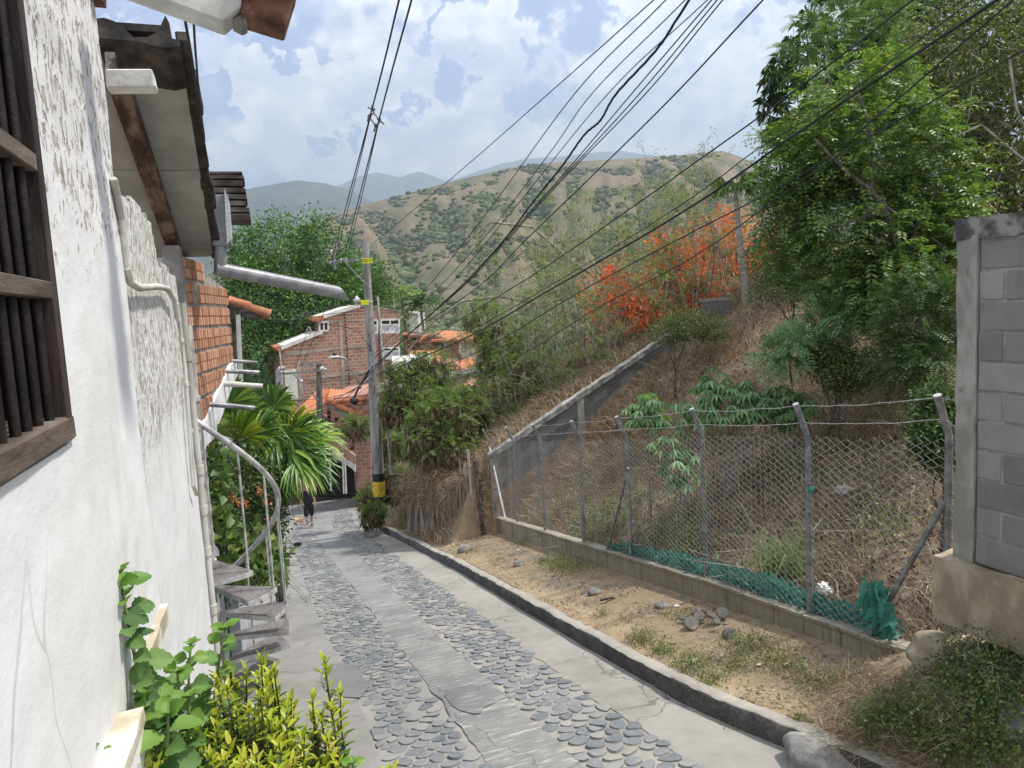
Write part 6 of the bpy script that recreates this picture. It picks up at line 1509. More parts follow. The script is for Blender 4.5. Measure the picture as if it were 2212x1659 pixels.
spots = [(u, d_, k, s) for u, d_, k, s in (
    (1010, 26, 0, .9), (1060, 29, 1, 1.0), (1100, 24, 2, .95), (1150, 27, 0, 1.1), (1190, 23, 1, .85), (1230, 26, 2, 1.1), (1275, 22.5, 0, 1.0), (1310, 25, 1, 1.1), (1350, 23, 2, 1.0), (1390, 26, 0, 1.2), (1425, 22, 1, .9), (1455, 24, 2, 1.1),
    (1490, 21.5, 1, .9), (1530, 23, 0, 1.0), (980, 30, 2, 1.0), (1130, 31, 0, 1.2), (1210, 30, 2, 1.2), (1290, 29, 0, 1.2), (1370, 29, 1, 1.2), (1460, 28, 0, 1.15), (1560, 25, 2, .9), (940, 27, 1, .8), (1255, 24, 1, .9), (1330, 21.5, 2, .75), (1180, 25.5, 2, 1.0), (1045, 33, 2, 1.2), (1420, 31, 2, 1.3),
    (1085, 25, 3, 1.0), (1120, 22.5, 3, .9), (1030, 24.5, 4, 1.0), (1160, 23.5, 4, .7), (1210, 21, 4, .6), (1075, 22, 4, .75), (1000, 23, 3, .8), (1480, 23, 3, 1.0), (1300, 20.5, 4, .55), (1440, 20.6, 3, .8))]
for u, d_, k, s in spots:
    q = at(u, 700, d_); q = ground_at(q)
    if k not in used: used.add(k); o = protos[k]; o.location = q; o.rotation_euler = (0, 0, rg.uniform(0, 6)); o.scale = (s, s, s)
    else: dup(protos[k], q, rg.uniform(0, 6), s)
# spreading bare tree with arching limbs among them
o = thing('arching_tree', 'wide half-bare tree with long arching pale limbs behind the cables', 'tree', tuple(ground_at(at(1300, 760, 30)))); b = MB(); P = []
for pts in (((1300, 800), (1290, 700), (1330, 660), (1290, 600), (1230, 560), (1130, 545), (1060, 590)), ((1330, 660), (1250, 640), (1160, 655), (1080, 700), (1000, 760)), ((1290, 600), (1200, 540), (1120, 515), (1010, 560)), ((1300, 720), (1360, 660), (1420, 560), (1440, 470)), ((1230, 560), (1150, 490), (1060, 480), (1010, 520)), ((1160, 655), (1080, 640), (1000, 650), (930, 700), (880, 760)), ((1250, 640), (1190, 690), (1120, 740))):
    q = [at(u, v, 29) for u, v in pts]; b.tube(q, [.10*(1-.75*i/(len(q)-1)) for i in range(len(q))], 6); P += [tuple(a.lerp(c_, s)) for a, c_ in zip(q[1:-1], q[2:]) for s in np.linspace(0, 1, 9)]
P = np.array(P); O = rdir(len(P), .3); twigs(b, P, O, 1.1, .010, 360, .35, 3); b.build('limbs', M_twig, o)
lv = LV(); PP = np.repeat(P, 5, 0)+RNG.normal(size=(len(P)*5, 3))*.45; cloud(lv, PP, 4, .10, .085, .04); lv.build('crown', GRN['leuc'], o)

# flame trees
for lab, ells, base_uv, n_ in (('flame tree with a flat crown of scarlet blossom behind the papaya trunk', [E(1590, 545, 27, 95, 45), E(1545, 480, 27.5, 45, 24), E(1650, 545, 27, 55, 32), E(1620, 490, 27.5, 75, 28), E(1570, 610, 26.5, 80, 40)], (1600, 700), 330),
                         ('scattered scarlet-flowering tree low behind the thin grey stems', [E(1330, 640, 23.5, 75, 55), E(1290, 690, 23.5, 40, 25), E(1380, 670, 23, 60, 45), E(1345, 600, 23.5, 40, 30)], (1340, 790), 210),
                         ('scarlet-flowering tree in the gap over the sloping wall top', [E(1450, 545, 24, 65, 40), E(1480, 610, 23.5, 80, 50), E(1540, 640, 23.5, 55, 35), E(1440, 650, 23.5, 60, 50)], (1480, 720), 300)):
    bs = at(base_uv[0], base_uv[1]+40, ells[0][0].dot(fw)); bs = Vector((bs.x, bs.y, min(bs.z, -1)))
    def flw(o, P, O):
        lv = LV(); s = P[np.array([noise.noise(Vector(q_)*.9) for q_ in P]) > -.08]; cloud(lv, s, 15, .24, .14, .10, flat=1.2); lv.build('blossom', GRN['flame'], o)
    tree('flame_tree', lab, bs, ells[0][0], ells, lambda lv, P, O: cloud(lv, P, 5, .25, .13, .03), GRN['leuc'], .12, 22, nP=n_, seed=int(base_uv[0]), extra=flw, bark=M_twig)

# ------------------------------------------------------------------ tall tree behind the gable house, wood in the valley
tree('broad_tree', 'huge dense green tree towering behind the brick gable house', (-1.5, 48.5, -12), at(620, 640, 48),
     [E(600, 560, 48, 95, 90), E(690, 550, 48, 60, 85), E(560, 640, 46, 80, 100), E(650, 680, 47, 85, 85), E(520, 560, 47, 50, 70), E(600, 790, 46, 110, 80), E(740, 610, 49, 50, 60), E(520, 700, 45, 60, 80), E(700, 640, 47.5, 60, 60)],
     lambda lv, P, O: cloud(lv, P, 13, .32, .27, .15, O=O), GRN['big'], .5, 18, nP=2300, seed=13)
tree('bushy_tree', 'rounded green tree crown rising behind the concrete pole', (5.5, 52, -12), at(790, 600, 54), [E(780, 600, 55, 60, 55), E(820, 640, 55, 45, 50), E(760, 660, 54, 50, 60)],
     lambda lv, P, O: cloud(lv, P, 12, .32, .26, .14, O=O), GRN['big'], .3, 10, nP=700, seed=17)
G9 = 'dark woodland trees on the valley floor'
wp = []
for i in range(3):
    o = thing('woodland_tree', 'dark rounded woodland tree on the valley floor below the dry hill', 'tree', (0, 0, 0), G9); P, O = crown([(Vector((0, 0, 6)), (4.2, 4.2, 3.4)), (Vector((2, 1, 4.5)), (3, 3, 2.6)), (Vector((-2, -.5, 4.4)), (3.2, 3.2, 2.7))], 560)
    lv = LV(); cloud(lv, P, 9, .5, .5, .30, O=O); lv.build('crown', GRN['forest'], o); b = MB(); limbs(b, (0, 0, -2), (0, 0, 6), P, 8, .3, seed=i); b.build('trunk', M_bark, o); wp.append(o)
rg = random.Random(8); first = [True]*3
for k in range(120):
    f = rg.random(); u = rg.uniform(380, 1750); d_ = 62+170*f**1.4; q = at(u, 690, d_); z = H(q.x, q.y) if q.y < 325 else -17
    i = k % 3; s = rg.uniform(.7, 1.25)*(.75 if d_ < 80 else 1)
    loc = Vector((q.x, q.y, z))
    if first[i]: first[i] = False; wp[i].location = loc; wp[i].scale = (s, s, s)
    else: dup(wp[i], loc, rg.uniform(0, 6), s)
cp0 = None
for lab, u, v, d_, yl in (('coconut palm with a yellowing crown above the tiny white building', 866, 632, 66, 1), ('darker coconut palm with ragged fronds beside the tiny white building', 908, 658, 62, 0)):
    tp = at(u, v, d_); bs = Vector((tp.x+.4, tp.y, zr(tp.y))); o = thing('coconut_palm', lab, 'palm', tuple(bs)); b = MB(); b.tube([bs-Vector((0, 0, .5)), bs.lerp(tp, .5)+Vector((.2, 0, 0)), tp], [.2, .15, .12], 8); b.build('trunk', M_bark, o, smooth=True)
    n = 19; a = np.arange(n)*2.4; el_ = RNG.uniform(-.1, 1.1, n); D = np.stack([np.cos(a)*np.cos(el_), np.sin(a)*np.cos(el_), np.sin(el_)], 1); lv = LV(); pinnate(lv, np.repeat([tuple(tp)], n, 0), D, RNG.uniform(2.2, 3., n), 26, .62, .10, .55, .3, .2); lv.build('fronds', GRN['leuc' if yl else 'forest'], o)

# ------------------------------------------------------------------ bank by the pole
def podx(o, P, O):
    k = P[RNG.random(len(P)) < .5]; k = k-np.array([[0, 0, .10]])-np.array([tuple(fw)])*.18; k = np.repeat(k, 9, 0)+RNG.normal(size=(len(k)*9, 3))*.055; D = RNG.normal(size=(len(k), 3))*.2; D[:, 2] -= 1; pd = LV(); pd.leaves(k, D, rdir(len(k)), RNG.uniform(.2, .36, len(k)), .05, .1); tag(pd.build('pods', M_pod, o), kind='stuff')
for lab, ells, n_ in (('bushy green acacia-like shrub hung with brown pods next to the concrete pole', [E(880, 830, 22.5, 60, 45), E(925, 800, 23, 50, 40), E(860, 880, 22.3, 40, 40), E(920, 870, 22, 60, 50)], 330),
                      ('bushy green shrub with brown pods spilling over the cane fence', [E(960, 900, 20.8, 75, 55), E(1010, 890, 21.5, 45, 60), E(920, 950, 20.5, 70, 45), E(980, 960, 20.2, 50, 40)], 330),
                      ('low green bush crowding the foot of the concrete pole', [E(792, 1075, 24.6, 16, 28), E(805, 1108, 23.7, 26, 20), E(852, 1040, 24.6, 22, 40), E(770, 920, 26, 30, 20), E(850, 960, 25, 22, 30)], 190),
                      ('green shrub with dangling black pods in front of the orange roofs', [E(1085, 760, 25.5, 55, 50), E(1050, 690, 26, 45, 40), E(1120, 800, 24.5, 45, 40)], 200)):
    c_ = ells[0][0]; tree('pod_shrub', lab, ground_at(c_), c_, ells, pin_fill(.30, 9, .078, .024, 4, .3), GRN['fresh'], .045, 14, cat='shrub', nP=int(n_*1.6), seed=int(c_.x*7), extra=podx, bark=M_twig, tw=60, twL=.6)

# dry and green cover on the slopes
def blades_on(lv, n, fx, L, W, bend, keep, tilt=.5):
    B = []
    while len(B) < n:
        x, y = fx(); q = Vector((x, y, 0)); k = keep(x, y)
        if RNG.random() < k: B.append((x, y, H(x, y)-.02))
    B = np.array(B); D = RNG.normal(size=(n, 3))*tilt; D[:, 2] = 1
    lv.blades(B, D, RNG.uniform(.5, 1.1, n)*L, W, RNG.uniform(.1, .7, n)*bend)
def clump(x, y, s=1.1, o=0.): return noise.noise(Vector((x*s, y*s, o)))
lv = LV()
blades_on(lv, 26000, lambda: (FX+.15+8.5*RNG.random()**1.35, RNG.uniform(2.5, 17.4)), .48, .011, .8, lambda x, y: max(0.05, .42+clump(x, y, .9)*1.2))
blades_on(lv, 15000, lambda: (RNG.uniform(5.8, 9.5), RNG.uniform(12.5, 17.4)), .55, .012, .8, lambda x, y: max(0.05, .5+clump(x, y, .9, 2)*1.0))
blades_on(lv, 36000, lambda: (RNG.uniform(3.9, 16), RNG.uniform(17.75, 29)), .60, .014, .8, lambda x, y: .9 if x > 4.3 else .35)
tag(lv.build('dry_grass', GRN['dryl']), 'matted dry straw grass over the slope behind the fence and above the sloping wall', 'grass', kind='stuff')
lv = LV()
n = 2000; y = RNG.uniform(18., 22.2, n); x = 4.75-(y-17.75)*.21+RNG.normal(0, .22, n); B = np.stack([x, y, np.array([zr(q) for q in y])+RNG.uniform(.25, 1., n)**.5*2.1], 1); D = RNG.normal(size=(n, 3))*.6; D[:, 2] -= .35
lv.blades(B, D, RNG.uniform(.25, .7, n), .010, RNG.uniform(0, .5, n))
n = 1300; B = np.stack([RNG.uniform(4.95, 5.4, n), RNG.uniform(17.5, 17.9, n), zr(17.6)+.15+2.1*RNG.random(n)], 1); D = RNG.normal(size=(n, 3))*.5; D[:, 2] -= .2; lv.blades(B, D, RNG.uniform(.2, .5, n), .012, RNG.uniform(0, .5, n)); tag(lv.build('dry_vines', GRN['dryl']), 'tangle of dead vines and straw draped over the cane fence', 'dry vines', kind='stuff')
b = MB(); rg = random.Random(21)
for i in range(420):
    x = FX+.3+7.5*rg.random()**1.3; y = rg.uniform(3, 17); q = Vector((x, y, H(x, y)+.03)); d_ = Vector((rg.gauss(0, 1), rg.gauss(0, 1), rg.gauss(.25, .3))).normalized(); l = rg.uniform(.3, 1.3); b.tube([q, q+d_*l*.5+Vector((0, 0, rg.uniform(0, .1))), q+d_*l], [.009, .007, .004], 4, cap=False)
tag(b.build('dead_sticks', M_twig), 'dead sticks and branches littering the slope behind the fence', 'sticks', kind='stuff')
lv = LV()
def leafy(lv, n, fx, keep, L, W, h):
    B = []
    while len(B) < n:
        x, y = fx()
        if RNG.random() < keep(x, y): B.append((x, y, H(x, y)+h*RNG.random()))
    B = np.array(B); N = rdir(n, 1.); lv.leaves(B, rdir(n, .2), N, RNG.uniform(.6, 1.2, n)*L, W, .15, .1)
leafy(lv, 9000, lambda: (FX+.12+8.*RNG.random()**1.3, RNG.uniform(2.8, 17.3)), lambda x, y: max(0., -.05+clump(x, y, .8, 7)*2.0), .06, .03, .45)
leafy(lv, 3500, lambda: (RNG.uniform(5.62, 6.5), RNG.uniform(9, 16)), lambda x, y: max(0., .15+clump(x, y, 1., 9)*2.0), .05, .025, .7)
leafy(lv, 6000, lambda: (RNG.uniform(4.0, 12), RNG.uniform(18, 28)), lambda x, y: max(0., .05+clump(x, y, .8, 4)*2.0), .07, .034, .6)
tag(lv.build('green_undergrowth', GRN['weed']), 'patches of low green undergrowth among the dry grass on the slope', 'undergrowth', kind='stuff')
lv = LV(); B = []
for i in range(20000):
    x = FX+.15+8.5*RNG.random()**1.3; y = RNG.uniform(2.5, 17.3); B.append((x, y, H(x, y)+.015+.03*RNG.random()))
B = np.array(B); lv.leaves(B, rdir(len(B)), rdir(len(B), 1.6), RNG.uniform(.04, .10, len(B)), RNG.uniform(.02, .05, len(B)), .25); tag(lv.build('leaf_litter', leafmat('leaf_litter', [(0., (.05, .033, .022)), (.5, (.13, .09, .06)), (.85, (.25, .18, .12)), (1., (.38, .30, .22))], .1, .8, .1)), 'dead brown leaves carpeting the slope behind the fence', 'leaf litter', kind='stuff')
# tall grass tuft behind the fence
q = onplane(1690, 1215, Vector((FX+.5, 0, 0)), Vector((1, 0, 0))); q = ground_at(q); lv = LV(); n = 420
B = np.array(q)+RNG.normal(size=(n, 3))*np.array([.10, .12, .02]); D = RNG.normal(size=(n, 3))*.28; D[:, 2] = 1; lv.blades(B, D, RNG.uniform(.5, 1.15, n), .011, RNG.uniform(.1, .7, n)); tag(lv.build('grass_tuft', GRN['weed'], loc=q), 'tall green grass tuft growing just behind the wire mesh', 'grass')
# cassava
for lab, pts, n_ in (('dusty green cassava bush with drooping fingered leaves, broadest on the slope', [(1530, 850), (1580, 835), (1555, 885), (1600, 880), (1510, 890), (1625, 890), (1545, 820), (1600, 850), (1640, 870)], 170), ('dusty cassava bush beside the fence post with the shiny cap', [(1680, 850), (1715, 860), (1660, 885), (1700, 895), (1725, 880)], 100),
                     ('small cassava plant growing alone near the sloping wall', [(1395, 870), (1380, 895), (1415, 900)], 64), ('cassava plant seen through the wire mesh below the others', [(1440, 960), (1465, 1000), (1480, 1040)], 36), ('yellowish cassava sprig between the two bigger bushes', [(1470, 880), (1485, 915)], 18)):
    d_ = 12.6 if pts[0][0] > 1450 else 13.3
    if pts[0][1] > 950: d_ = 11.4
    cs_ = [at(u, v, d_) for u, v in pts]; bs = ground_at(sum(cs_, Vector())/len(cs_)); o = thing('cassava_bush', lab, 'shrub', tuple(bs)); P, O = crown([(c_, (.28, .28, .22)) for c_ in cs_], n_, .2); lv = LV(); b = MB()
    for c_ in cs_: b.tube([bs-Vector((0, 0, .1)), bs.lerp(c_, .5)+Vector((.05, 0, .1)), c_], [.016, .013, .008], 5)
    for p_, o_ in zip(P, O):
        n = 7; ang = np.linspace(-2.2, 2.2, n); out = nrm(np.array([o_[0]+RNG.normal()*.4, o_[1]+RNG.normal()*.4, .2])); s_ = nrm(np.cross(out, [0, 0, 1.])); D = out*np.cos(ang)[:, None]+s_*np.sin(ang)[:, None]; D[:, 2] -= .7
        lv.leaves(np.repeat([p_], n, 0), D, np.repeat([[out[0]*.4, out[1]*.4, .8]], n, 0), .20*(1-.2*abs(ang)/2.2), .056, .12, .25)
    lv.build('leaves', GRN['cass'], o); twigs(b, P, O, .22, .005, n_, .2, 4); b.build('stems', M_twig, o)

# verge weeds
lv = LV(); lw = LV()
for u, v, rx, ry, n in ((1225, 1228, .42, .7, 1900), (1195, 1215, .25, .4, 500), (1385, 1385, .17, .24, 520), (1430, 1408, .16, .2, 380), (1490, 1440, .25, .25, 650), (1530, 1470, .2, .2, 350), (1620, 1400, .3, .35, 900), (1690, 1440, .22, .3, 600), (1585, 1440, .16, .2, 330), (1010, 1190, .25, .5, 260), (985, 1205, .3, .6, 300), (945, 1140, .35, .7, 700), (900, 1110, .4, .9, 900), (870, 1120, .3, .7, 500),
                        (1725, 1585, .10, .1, 260), (1170, 1215, .12, .2, 160), (1120, 1175, .2, .25, 160), (1300, 1330, .14, .14, 110), (1800, 1480, .25, .22, 420), (1740, 1470, .2, .2, 300), (1590, 1580, .09, .1, 220), (1510, 1345, .25, .2, 120), (1460, 1330, .2, .2, 160)):
    q = onverge(u, v); x = q.x+RNG.normal(0, rx*.55, n); y = q.y+RNG.normal(0, ry*.55, n); B = np.array([(a, c_, H(a, c_)+.10*RNG.random()**1.5*(1.3 if n > 400 else .8)) for a, c_ in zip(x, y)]); B = B[B[:, 0] < FX-.12]; n = len(B)
    lv.leaves(B, rdir(n, .35), rdir(n, .7), RNG.uniform(.018, .045, n), RNG.uniform(.010, .02, n), .15); k = n//3; D = RNG.normal(size=(k, 3))*.5; D[:, 2] = 1; lw.blades(B[:k], D, RNG.uniform(.05, .14, k), .004, RNG.uniform(.1, .6, k))
tag(lv.build('verge_weeds', GRN['weed']), 'low green weeds in patches on the dirt verge', 'weeds', kind='stuff'); tag(lw.build('verge_grass', GRN['dryl']), 'short dry grass blades among the verge weeds', 'grass', kind='stuff')
lv = LV(); n = 16000; y = RNG.uniform(3.4, 17.4, n); x = np.array([x_k(q)+.2 for q in y])+RNG.random(n)*np.array([FX-.15-x_k(q)-.2 for q in y]); k = np.array([clump(a, c_, 1.6, 3) for a, c_ in zip(x, y)]); m_k = RNG.random(n) < (.25+k*1.2); x, y = x[m_k], y[m_k]; n = len(x)
B = np.array([(a, c_, H(a, c_)+.008) for a, c_ in zip(x, y)]); D = rdir(n); D[:, 2] = abs(D[:, 2])*.25; lv.leaves(B, D, rdir(n, 1.2), RNG.uniform(.02, .09, n), RNG.uniform(.004, .02, n), .2); tag(lv.build('straw_litter', GRN['dryl']), 'bits of straw and dead leaf strewn over the dirt verge', 'litter', kind='stuff')
# bush at the corner under the block wall
for lab, pts, n_, mt in (('broad low bush of small bright green leaves at the near end of the verge', [(1960, 1560), (2060, 1520), (2140, 1500), (1920, 1580), (2020, 1600), (2130, 1600), (2200, 1540), (2080, 1640), (2190, 1640)], 900, 'weed'), ('upright leafy clump against the crumbling lump below the block wall', [(2120, 1450), (2170, 1440), (2090, 1470), (2205, 1470)], 260, 'deep')):
    cs_ = [onverge(u, v)+Vector((0, 0, .05)) for u, v in pts]; bs = cs_[0]; o = thing('verge_bush', lab, 'bush', tuple(bs)); P, O = crown([(c_+Vector((0, 0, .03)), (.25, .25, .15)) for c_ in cs_], int(n_*1.1), .2); lv = LV(); cloud(lv, P, 7, .055, .034, .020, O=O); l2 = LV(); P2_, O2_ = crown([(c_+Vector((0, 0, .05)), (.27, .27, .17)) for c_ in cs_], int(n_*.7), .3); cloud(l2, P2_, 6, .06, .034, .02, O=O2_); l2.build('olive_leaves', GRN['weed'], o); lv.build('leaves', GRN['fresh' if mt == 'weed' else mt], o); b = MB(); twigs(b, P, O, .3, .003, 200, .5, 6); b.build('stems', M_twig, o)
lv = LV(); n = 4200; P, O = crown([(onverge(u, v), (.34, .34, .20)) for u, v in ((1880, 1500), (1840, 1560), (1960, 1500), (2000, 1640), (2100, 1560), (1850, 1620))], n, .1); lv.blades(P, rdir(n, .3), RNG.uniform(.1, .3, n), .004, .4); tag(lv.build('dry_runners', GRN['dryl']), 'dry brown runners tangled round the bush at the near end of the verge', 'dry vines', kind='stuff')
# ------------------------------------------------------------------ fan palms and flowering bush beside the stair
fp = thing('fan_palm', 'clump of fan palms with big pleated leaves arching over the lane', 'palm', (-.55, 9.3, zr(9.3)))
DP = 9.4
lvA, lvB, st = LV(), LV(), MB()
crownb = at(530, 1110, 9.6)
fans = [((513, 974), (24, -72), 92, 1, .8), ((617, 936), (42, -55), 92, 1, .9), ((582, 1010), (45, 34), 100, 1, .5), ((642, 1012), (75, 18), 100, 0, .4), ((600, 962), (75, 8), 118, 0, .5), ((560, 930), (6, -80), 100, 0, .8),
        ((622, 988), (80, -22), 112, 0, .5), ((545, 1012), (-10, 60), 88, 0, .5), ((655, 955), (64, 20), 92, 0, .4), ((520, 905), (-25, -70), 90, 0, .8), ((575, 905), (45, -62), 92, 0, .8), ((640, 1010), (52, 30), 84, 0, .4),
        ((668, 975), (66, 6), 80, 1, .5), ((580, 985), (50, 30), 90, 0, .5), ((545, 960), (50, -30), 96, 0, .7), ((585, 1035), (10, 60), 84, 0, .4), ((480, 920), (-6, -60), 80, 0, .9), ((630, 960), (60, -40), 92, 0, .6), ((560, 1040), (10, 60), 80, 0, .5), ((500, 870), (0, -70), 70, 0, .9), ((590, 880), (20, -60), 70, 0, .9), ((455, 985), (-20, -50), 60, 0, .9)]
for i, ((u, v), (du, dv), Lp, yel, face) in enumerate(fans):
    if v > 950: v -= 20; dv -= 8
    face *= .7
    d_ = DP+((i*.37) % 1.0-.5)*1.3; hub = at(u, v, d_); k = d_/F; ax = (rt*du-up*dv).normalized()
    nrm_ = (-fw*face+Vector((0, 0, .55))+rt*random.uniform(-.3, .3)).normalized(); nrm_ = (nrm_-ax*nrm_.dot(ax)).normalized(); sd_ = ax.cross(nrm_)
    n = 30; sp_ = random.uniform(1.25, 1.9); ang = np.linspace(-sp_, sp_, n)+RNG.normal(0, .03, n); L = Lp*k*(1.05-.20*abs(ang)/1.95)*RNG.uniform(.9, 1.08, n)
    D = np.array(ax)*np.cos(ang)[:, None]+np.array(sd_)*np.sin(ang)[:, None]+np.array(nrm_)*(.10*np.cos(ang*n/2))[:, None]+RNG.normal(size=(n, 3))*.03
    B = np.repeat([tuple(hub)], n, 0)+D*.02
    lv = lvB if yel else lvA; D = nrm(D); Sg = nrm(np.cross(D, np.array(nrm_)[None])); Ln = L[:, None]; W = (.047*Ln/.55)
    m1 = B+D*Ln*.45; m2 = B+D*Ln*.72-UPV*Ln*.05; tipp = B+D*Ln*.97-UPV*Ln*RNG.uniform(.12, .42, (n, 1)); un = np.cross(Sg, D)
    V = np.stack([B, m1+Sg*W*.55+un*W*.25, m1-un*W*.1, m1-Sg*W*.55+un*W*.25, m2+Sg*W*.36+un*W*.15, m2-un*W*.1, m2-Sg*W*.36+un*W*.15, tipp], 1); q_ = np.arange(n)[:, None]*8
    lv.raw(V, np.concatenate([q_+np.array([[a_, b_, c_]]) for a_, b_, c_ in ((0, 1, 2), (0, 2, 3), (1, 4, 5), (1, 5, 2), (2, 5, 6), (2, 6, 3), (4, 7, 5), (5, 7, 6))]))
    base = crownb+Vector((random.uniform(-.3, .3), random.uniform(-.4, .4), 0)); mid = base.lerp(hub, .6)+Vector((0, 0, .18)); st.tube([base, base.lerp(mid, .5)+Vector((0, 0, .1)), mid, hub], [.014, .012, .010, .008], 5)
for k_ in range(3): q = crownb+Vector((-.55+.12*k_, .2*k_+.3, 0)); st.tube([Vector((q.x, q.y, zr(q.y)-.1)), q+Vector((0, 0, .1))], [.06, .05], 8)
lvA.build('leaves', GRN['palm'], fp); lvB.build('yellow_leaves', GRN['palmy'], fp); st.build('stalks', pm('palm_stalk', [(.2, (.03, .045, .02)), (.8, (.08, .11, .04))], 5), fp, smooth=True)

fb = thing('flowering_bush', 'dense dark bush with a few orange blossoms between the stair and the palms', 'bush', tuple(Vector((-.5, 8.4, zr(8.4)))))
ells = [E(520, 1060, 8.6, 75, 90), E(575, 1110, 9.2, 38, 70), E(500, 1180, 8.2, 50, 70), E(550, 1150, 8.6, 52, 70), E(470, 1010, 8.2, 30, 60), E(578, 1200, 8.8, 26, 40), E(470, 1100, 7.8, 30, 90), E(520, 1240, 8.0, 50, 40)]
P, O = crown(ells, 1500); lv = LV(); cloud(lv, P, 9, .07, .055, .03, O=O); lv.build('leaves', GRN['deep'], fb); b = MB(); twigs(b, P, O, .4, .006, 140, .3, 2); b.build('stems', M_twigd, fb)
lv = LV(); k = np.array([tuple(at(u, v, 7.7)) for u, v in ((519, 1084), (527, 1090), (575, 1080), (484, 1104), (498, 1120), (500, 1078), (562, 1062), (590, 1120), (478, 1112))]); cloud(lv, k, 22, .022, .032, .022, flat=1.); lv.build('blossoms', GRN['flame'], fb)
hv = thing('heart_leaf_vine', 'climbing plant of pale heart-shaped leaves below the stair handrail', 'vine', tuple(Vector((-.3, 7.6, zr(7.6)))))
ells = [E(540, 1170, 7.4, 40, 40), E(520, 1210, 7.3, 50, 40), E(570, 1210, 7.6, 38, 46), E(560, 1240, 7.5, 50, 30), E(475, 1050, 7.2, 12, 60), E(480, 1120, 7.2, 14, 50), E(592, 1190, 7.9, 18, 34), E(595, 1230, 7.7, 18, 28), E(470, 960, 7.4, 14, 50)]
P, O = crown(ells, 330, .5); n = len(P)*2; B = np.repeat(P, 2, 0)+RNG.normal(size=(n, 3))*.05; D = rdir(n, -.8); N = nrm(np.array([(-fw+Vector((0, 0, .6))).normalized()])+RNG.normal(size=(n, 3))*.35); lv = LV(); lv.leaves(B, D, N, RNG.uniform(.06, .12, n), RNG.uniform(.06, .10, n), .08, .1, .35); lv.build('leaves', GRN['pinn'], hv); b = MB(); twigs(b, P, O, .5, .004, 120, .3, 3); b.build('stems', M_twigd, hv)
lv = LV(); q = at(603, 1448, 7.0); q.z = zr(q.y)+.05; cloud(lv, np.array([tuple(q)]), 90, .05, .08, .022); tag(lv.build('pavement_plant', GRN['weed'], loc=q), 'small weed with reddish leaves sprouting on the pavement under the stair', 'weed')

# ------------------------------------------------------------------ plants in the planter under the window
pl = thing('planter', 'white rendered planter along the foot of the house wall', 'planter', (-.1, 2.2, -2.2))
b = MB(); b.b2((-.37, 1.2, -2.6), (.24, 1.28, -2.2)); b.b2((-.37, 2.6, -2.6), (.24, 2.66, -2.2)); b.b2((.18, 1.28, -2.6), (.24, 2.6, -2.2)); b.b2((-.37, 1.28, -3.45), (.18, 2.6, -2.6)); b.build('trough', M_pl1, pl, bevel=.01)
b = MB(); b.b2((-.375, 1.285, -2.59), (.175, 2.595, -2.27)); b.build('soil', M_ground, pl)
def leaf_template(nt=11, w=.40, ser=.035, fold=.10, curl=.22):
    V = []; cols = (-1, -.5, 0, .5, 1)
    for i in range(nt+1):
        t_ = i/nt; hw = w*(math.sin(PI*min(1., t_**.72))**.85)*(1-.15*t_) if 0 < t_ < 1 else 0.0
        for c_ in cols:
            e = 1+(ser/max(hw, .05))*(1 if i % 2 else -1)*(abs(c_) == 1) if hw > 0 else 1
            z = fold*abs(c_)*hw*2-curl*t_*t_+.028*(1 if i % 2 else -1)*(abs(c_) == .5)*hw*2
            V.append((t_+(.05*abs(c_) if 0 < i < nt else 0), c_*hw*e, z))
    Fq = []
    for i in range(nt):
        for c_ in range(4): a = i*5+c_; Fq += [(a, a+5, a+6), (a, a+6, a+1)]
    return np.array(V), np.array(Fq)
LT = leaf_template(w=.44, ser=.030, curl=.30, fold=.14); LS = leaf_template(4, .19, 0., .12, .12)
class TL(LV):
    def stamp(s, tpl, B, D, N, L):
        V0, F0 = tpl; B = A3(B); D = nrm(A3(D)); Sg = nrm(np.cross(A3(N), D)); Un = np.cross(D, Sg); n = len(B); L = np.broadcast_to(np.asarray(L, float).reshape(-1, 1, 1), (n, 1, 1))
        V = B[:, None]+L*(V0[None, :, 0:1]*D[:, None]+V0[None, :, 1:2]*Sg[:, None]+V0[None, :, 2:3]*Un[:, None])
        s.raw(V, (F0[None]+(np.arange(n)*len(V0))[:, None, None]).reshape(-1, 3))
m_, t = newmat('serrated_leaf'); rnd = t.n('NewGeometry', out=8); p = wpos(t)
c = t.ramp(rnd, [(0., (.05, .115, .034)), (.5, (.10, .195, .058)), (1., (.17, .275, .085))]); vn = t.noise(p, 55, 4, .6)
c = t.mix(t.ss(vn, .5, .75, 0., .35), c, (.16, .26, .08, 1))
M_ore = finish(m_, t, t.n('MixShader', {0: .28, 1: bsdf(t, c, .6, t.bump(vn, .5, .004), .3), 2: t.n('BsdfTranslucent', {'Color': t.mix(1., c, (1., 1.2, .45, 1), 'MULTIPLY')})}))
M_orey = leafmat('young_leaf', [(0., (0.121, 0.264, 0.044)), (1., (0.242, 0.396, 0.088))], .4, .5)
M_stem = pm('fleshy_stem', [(.2, (.09, .14, .05)), (.8, (.16, .22, .08))], 20, bump=.2)
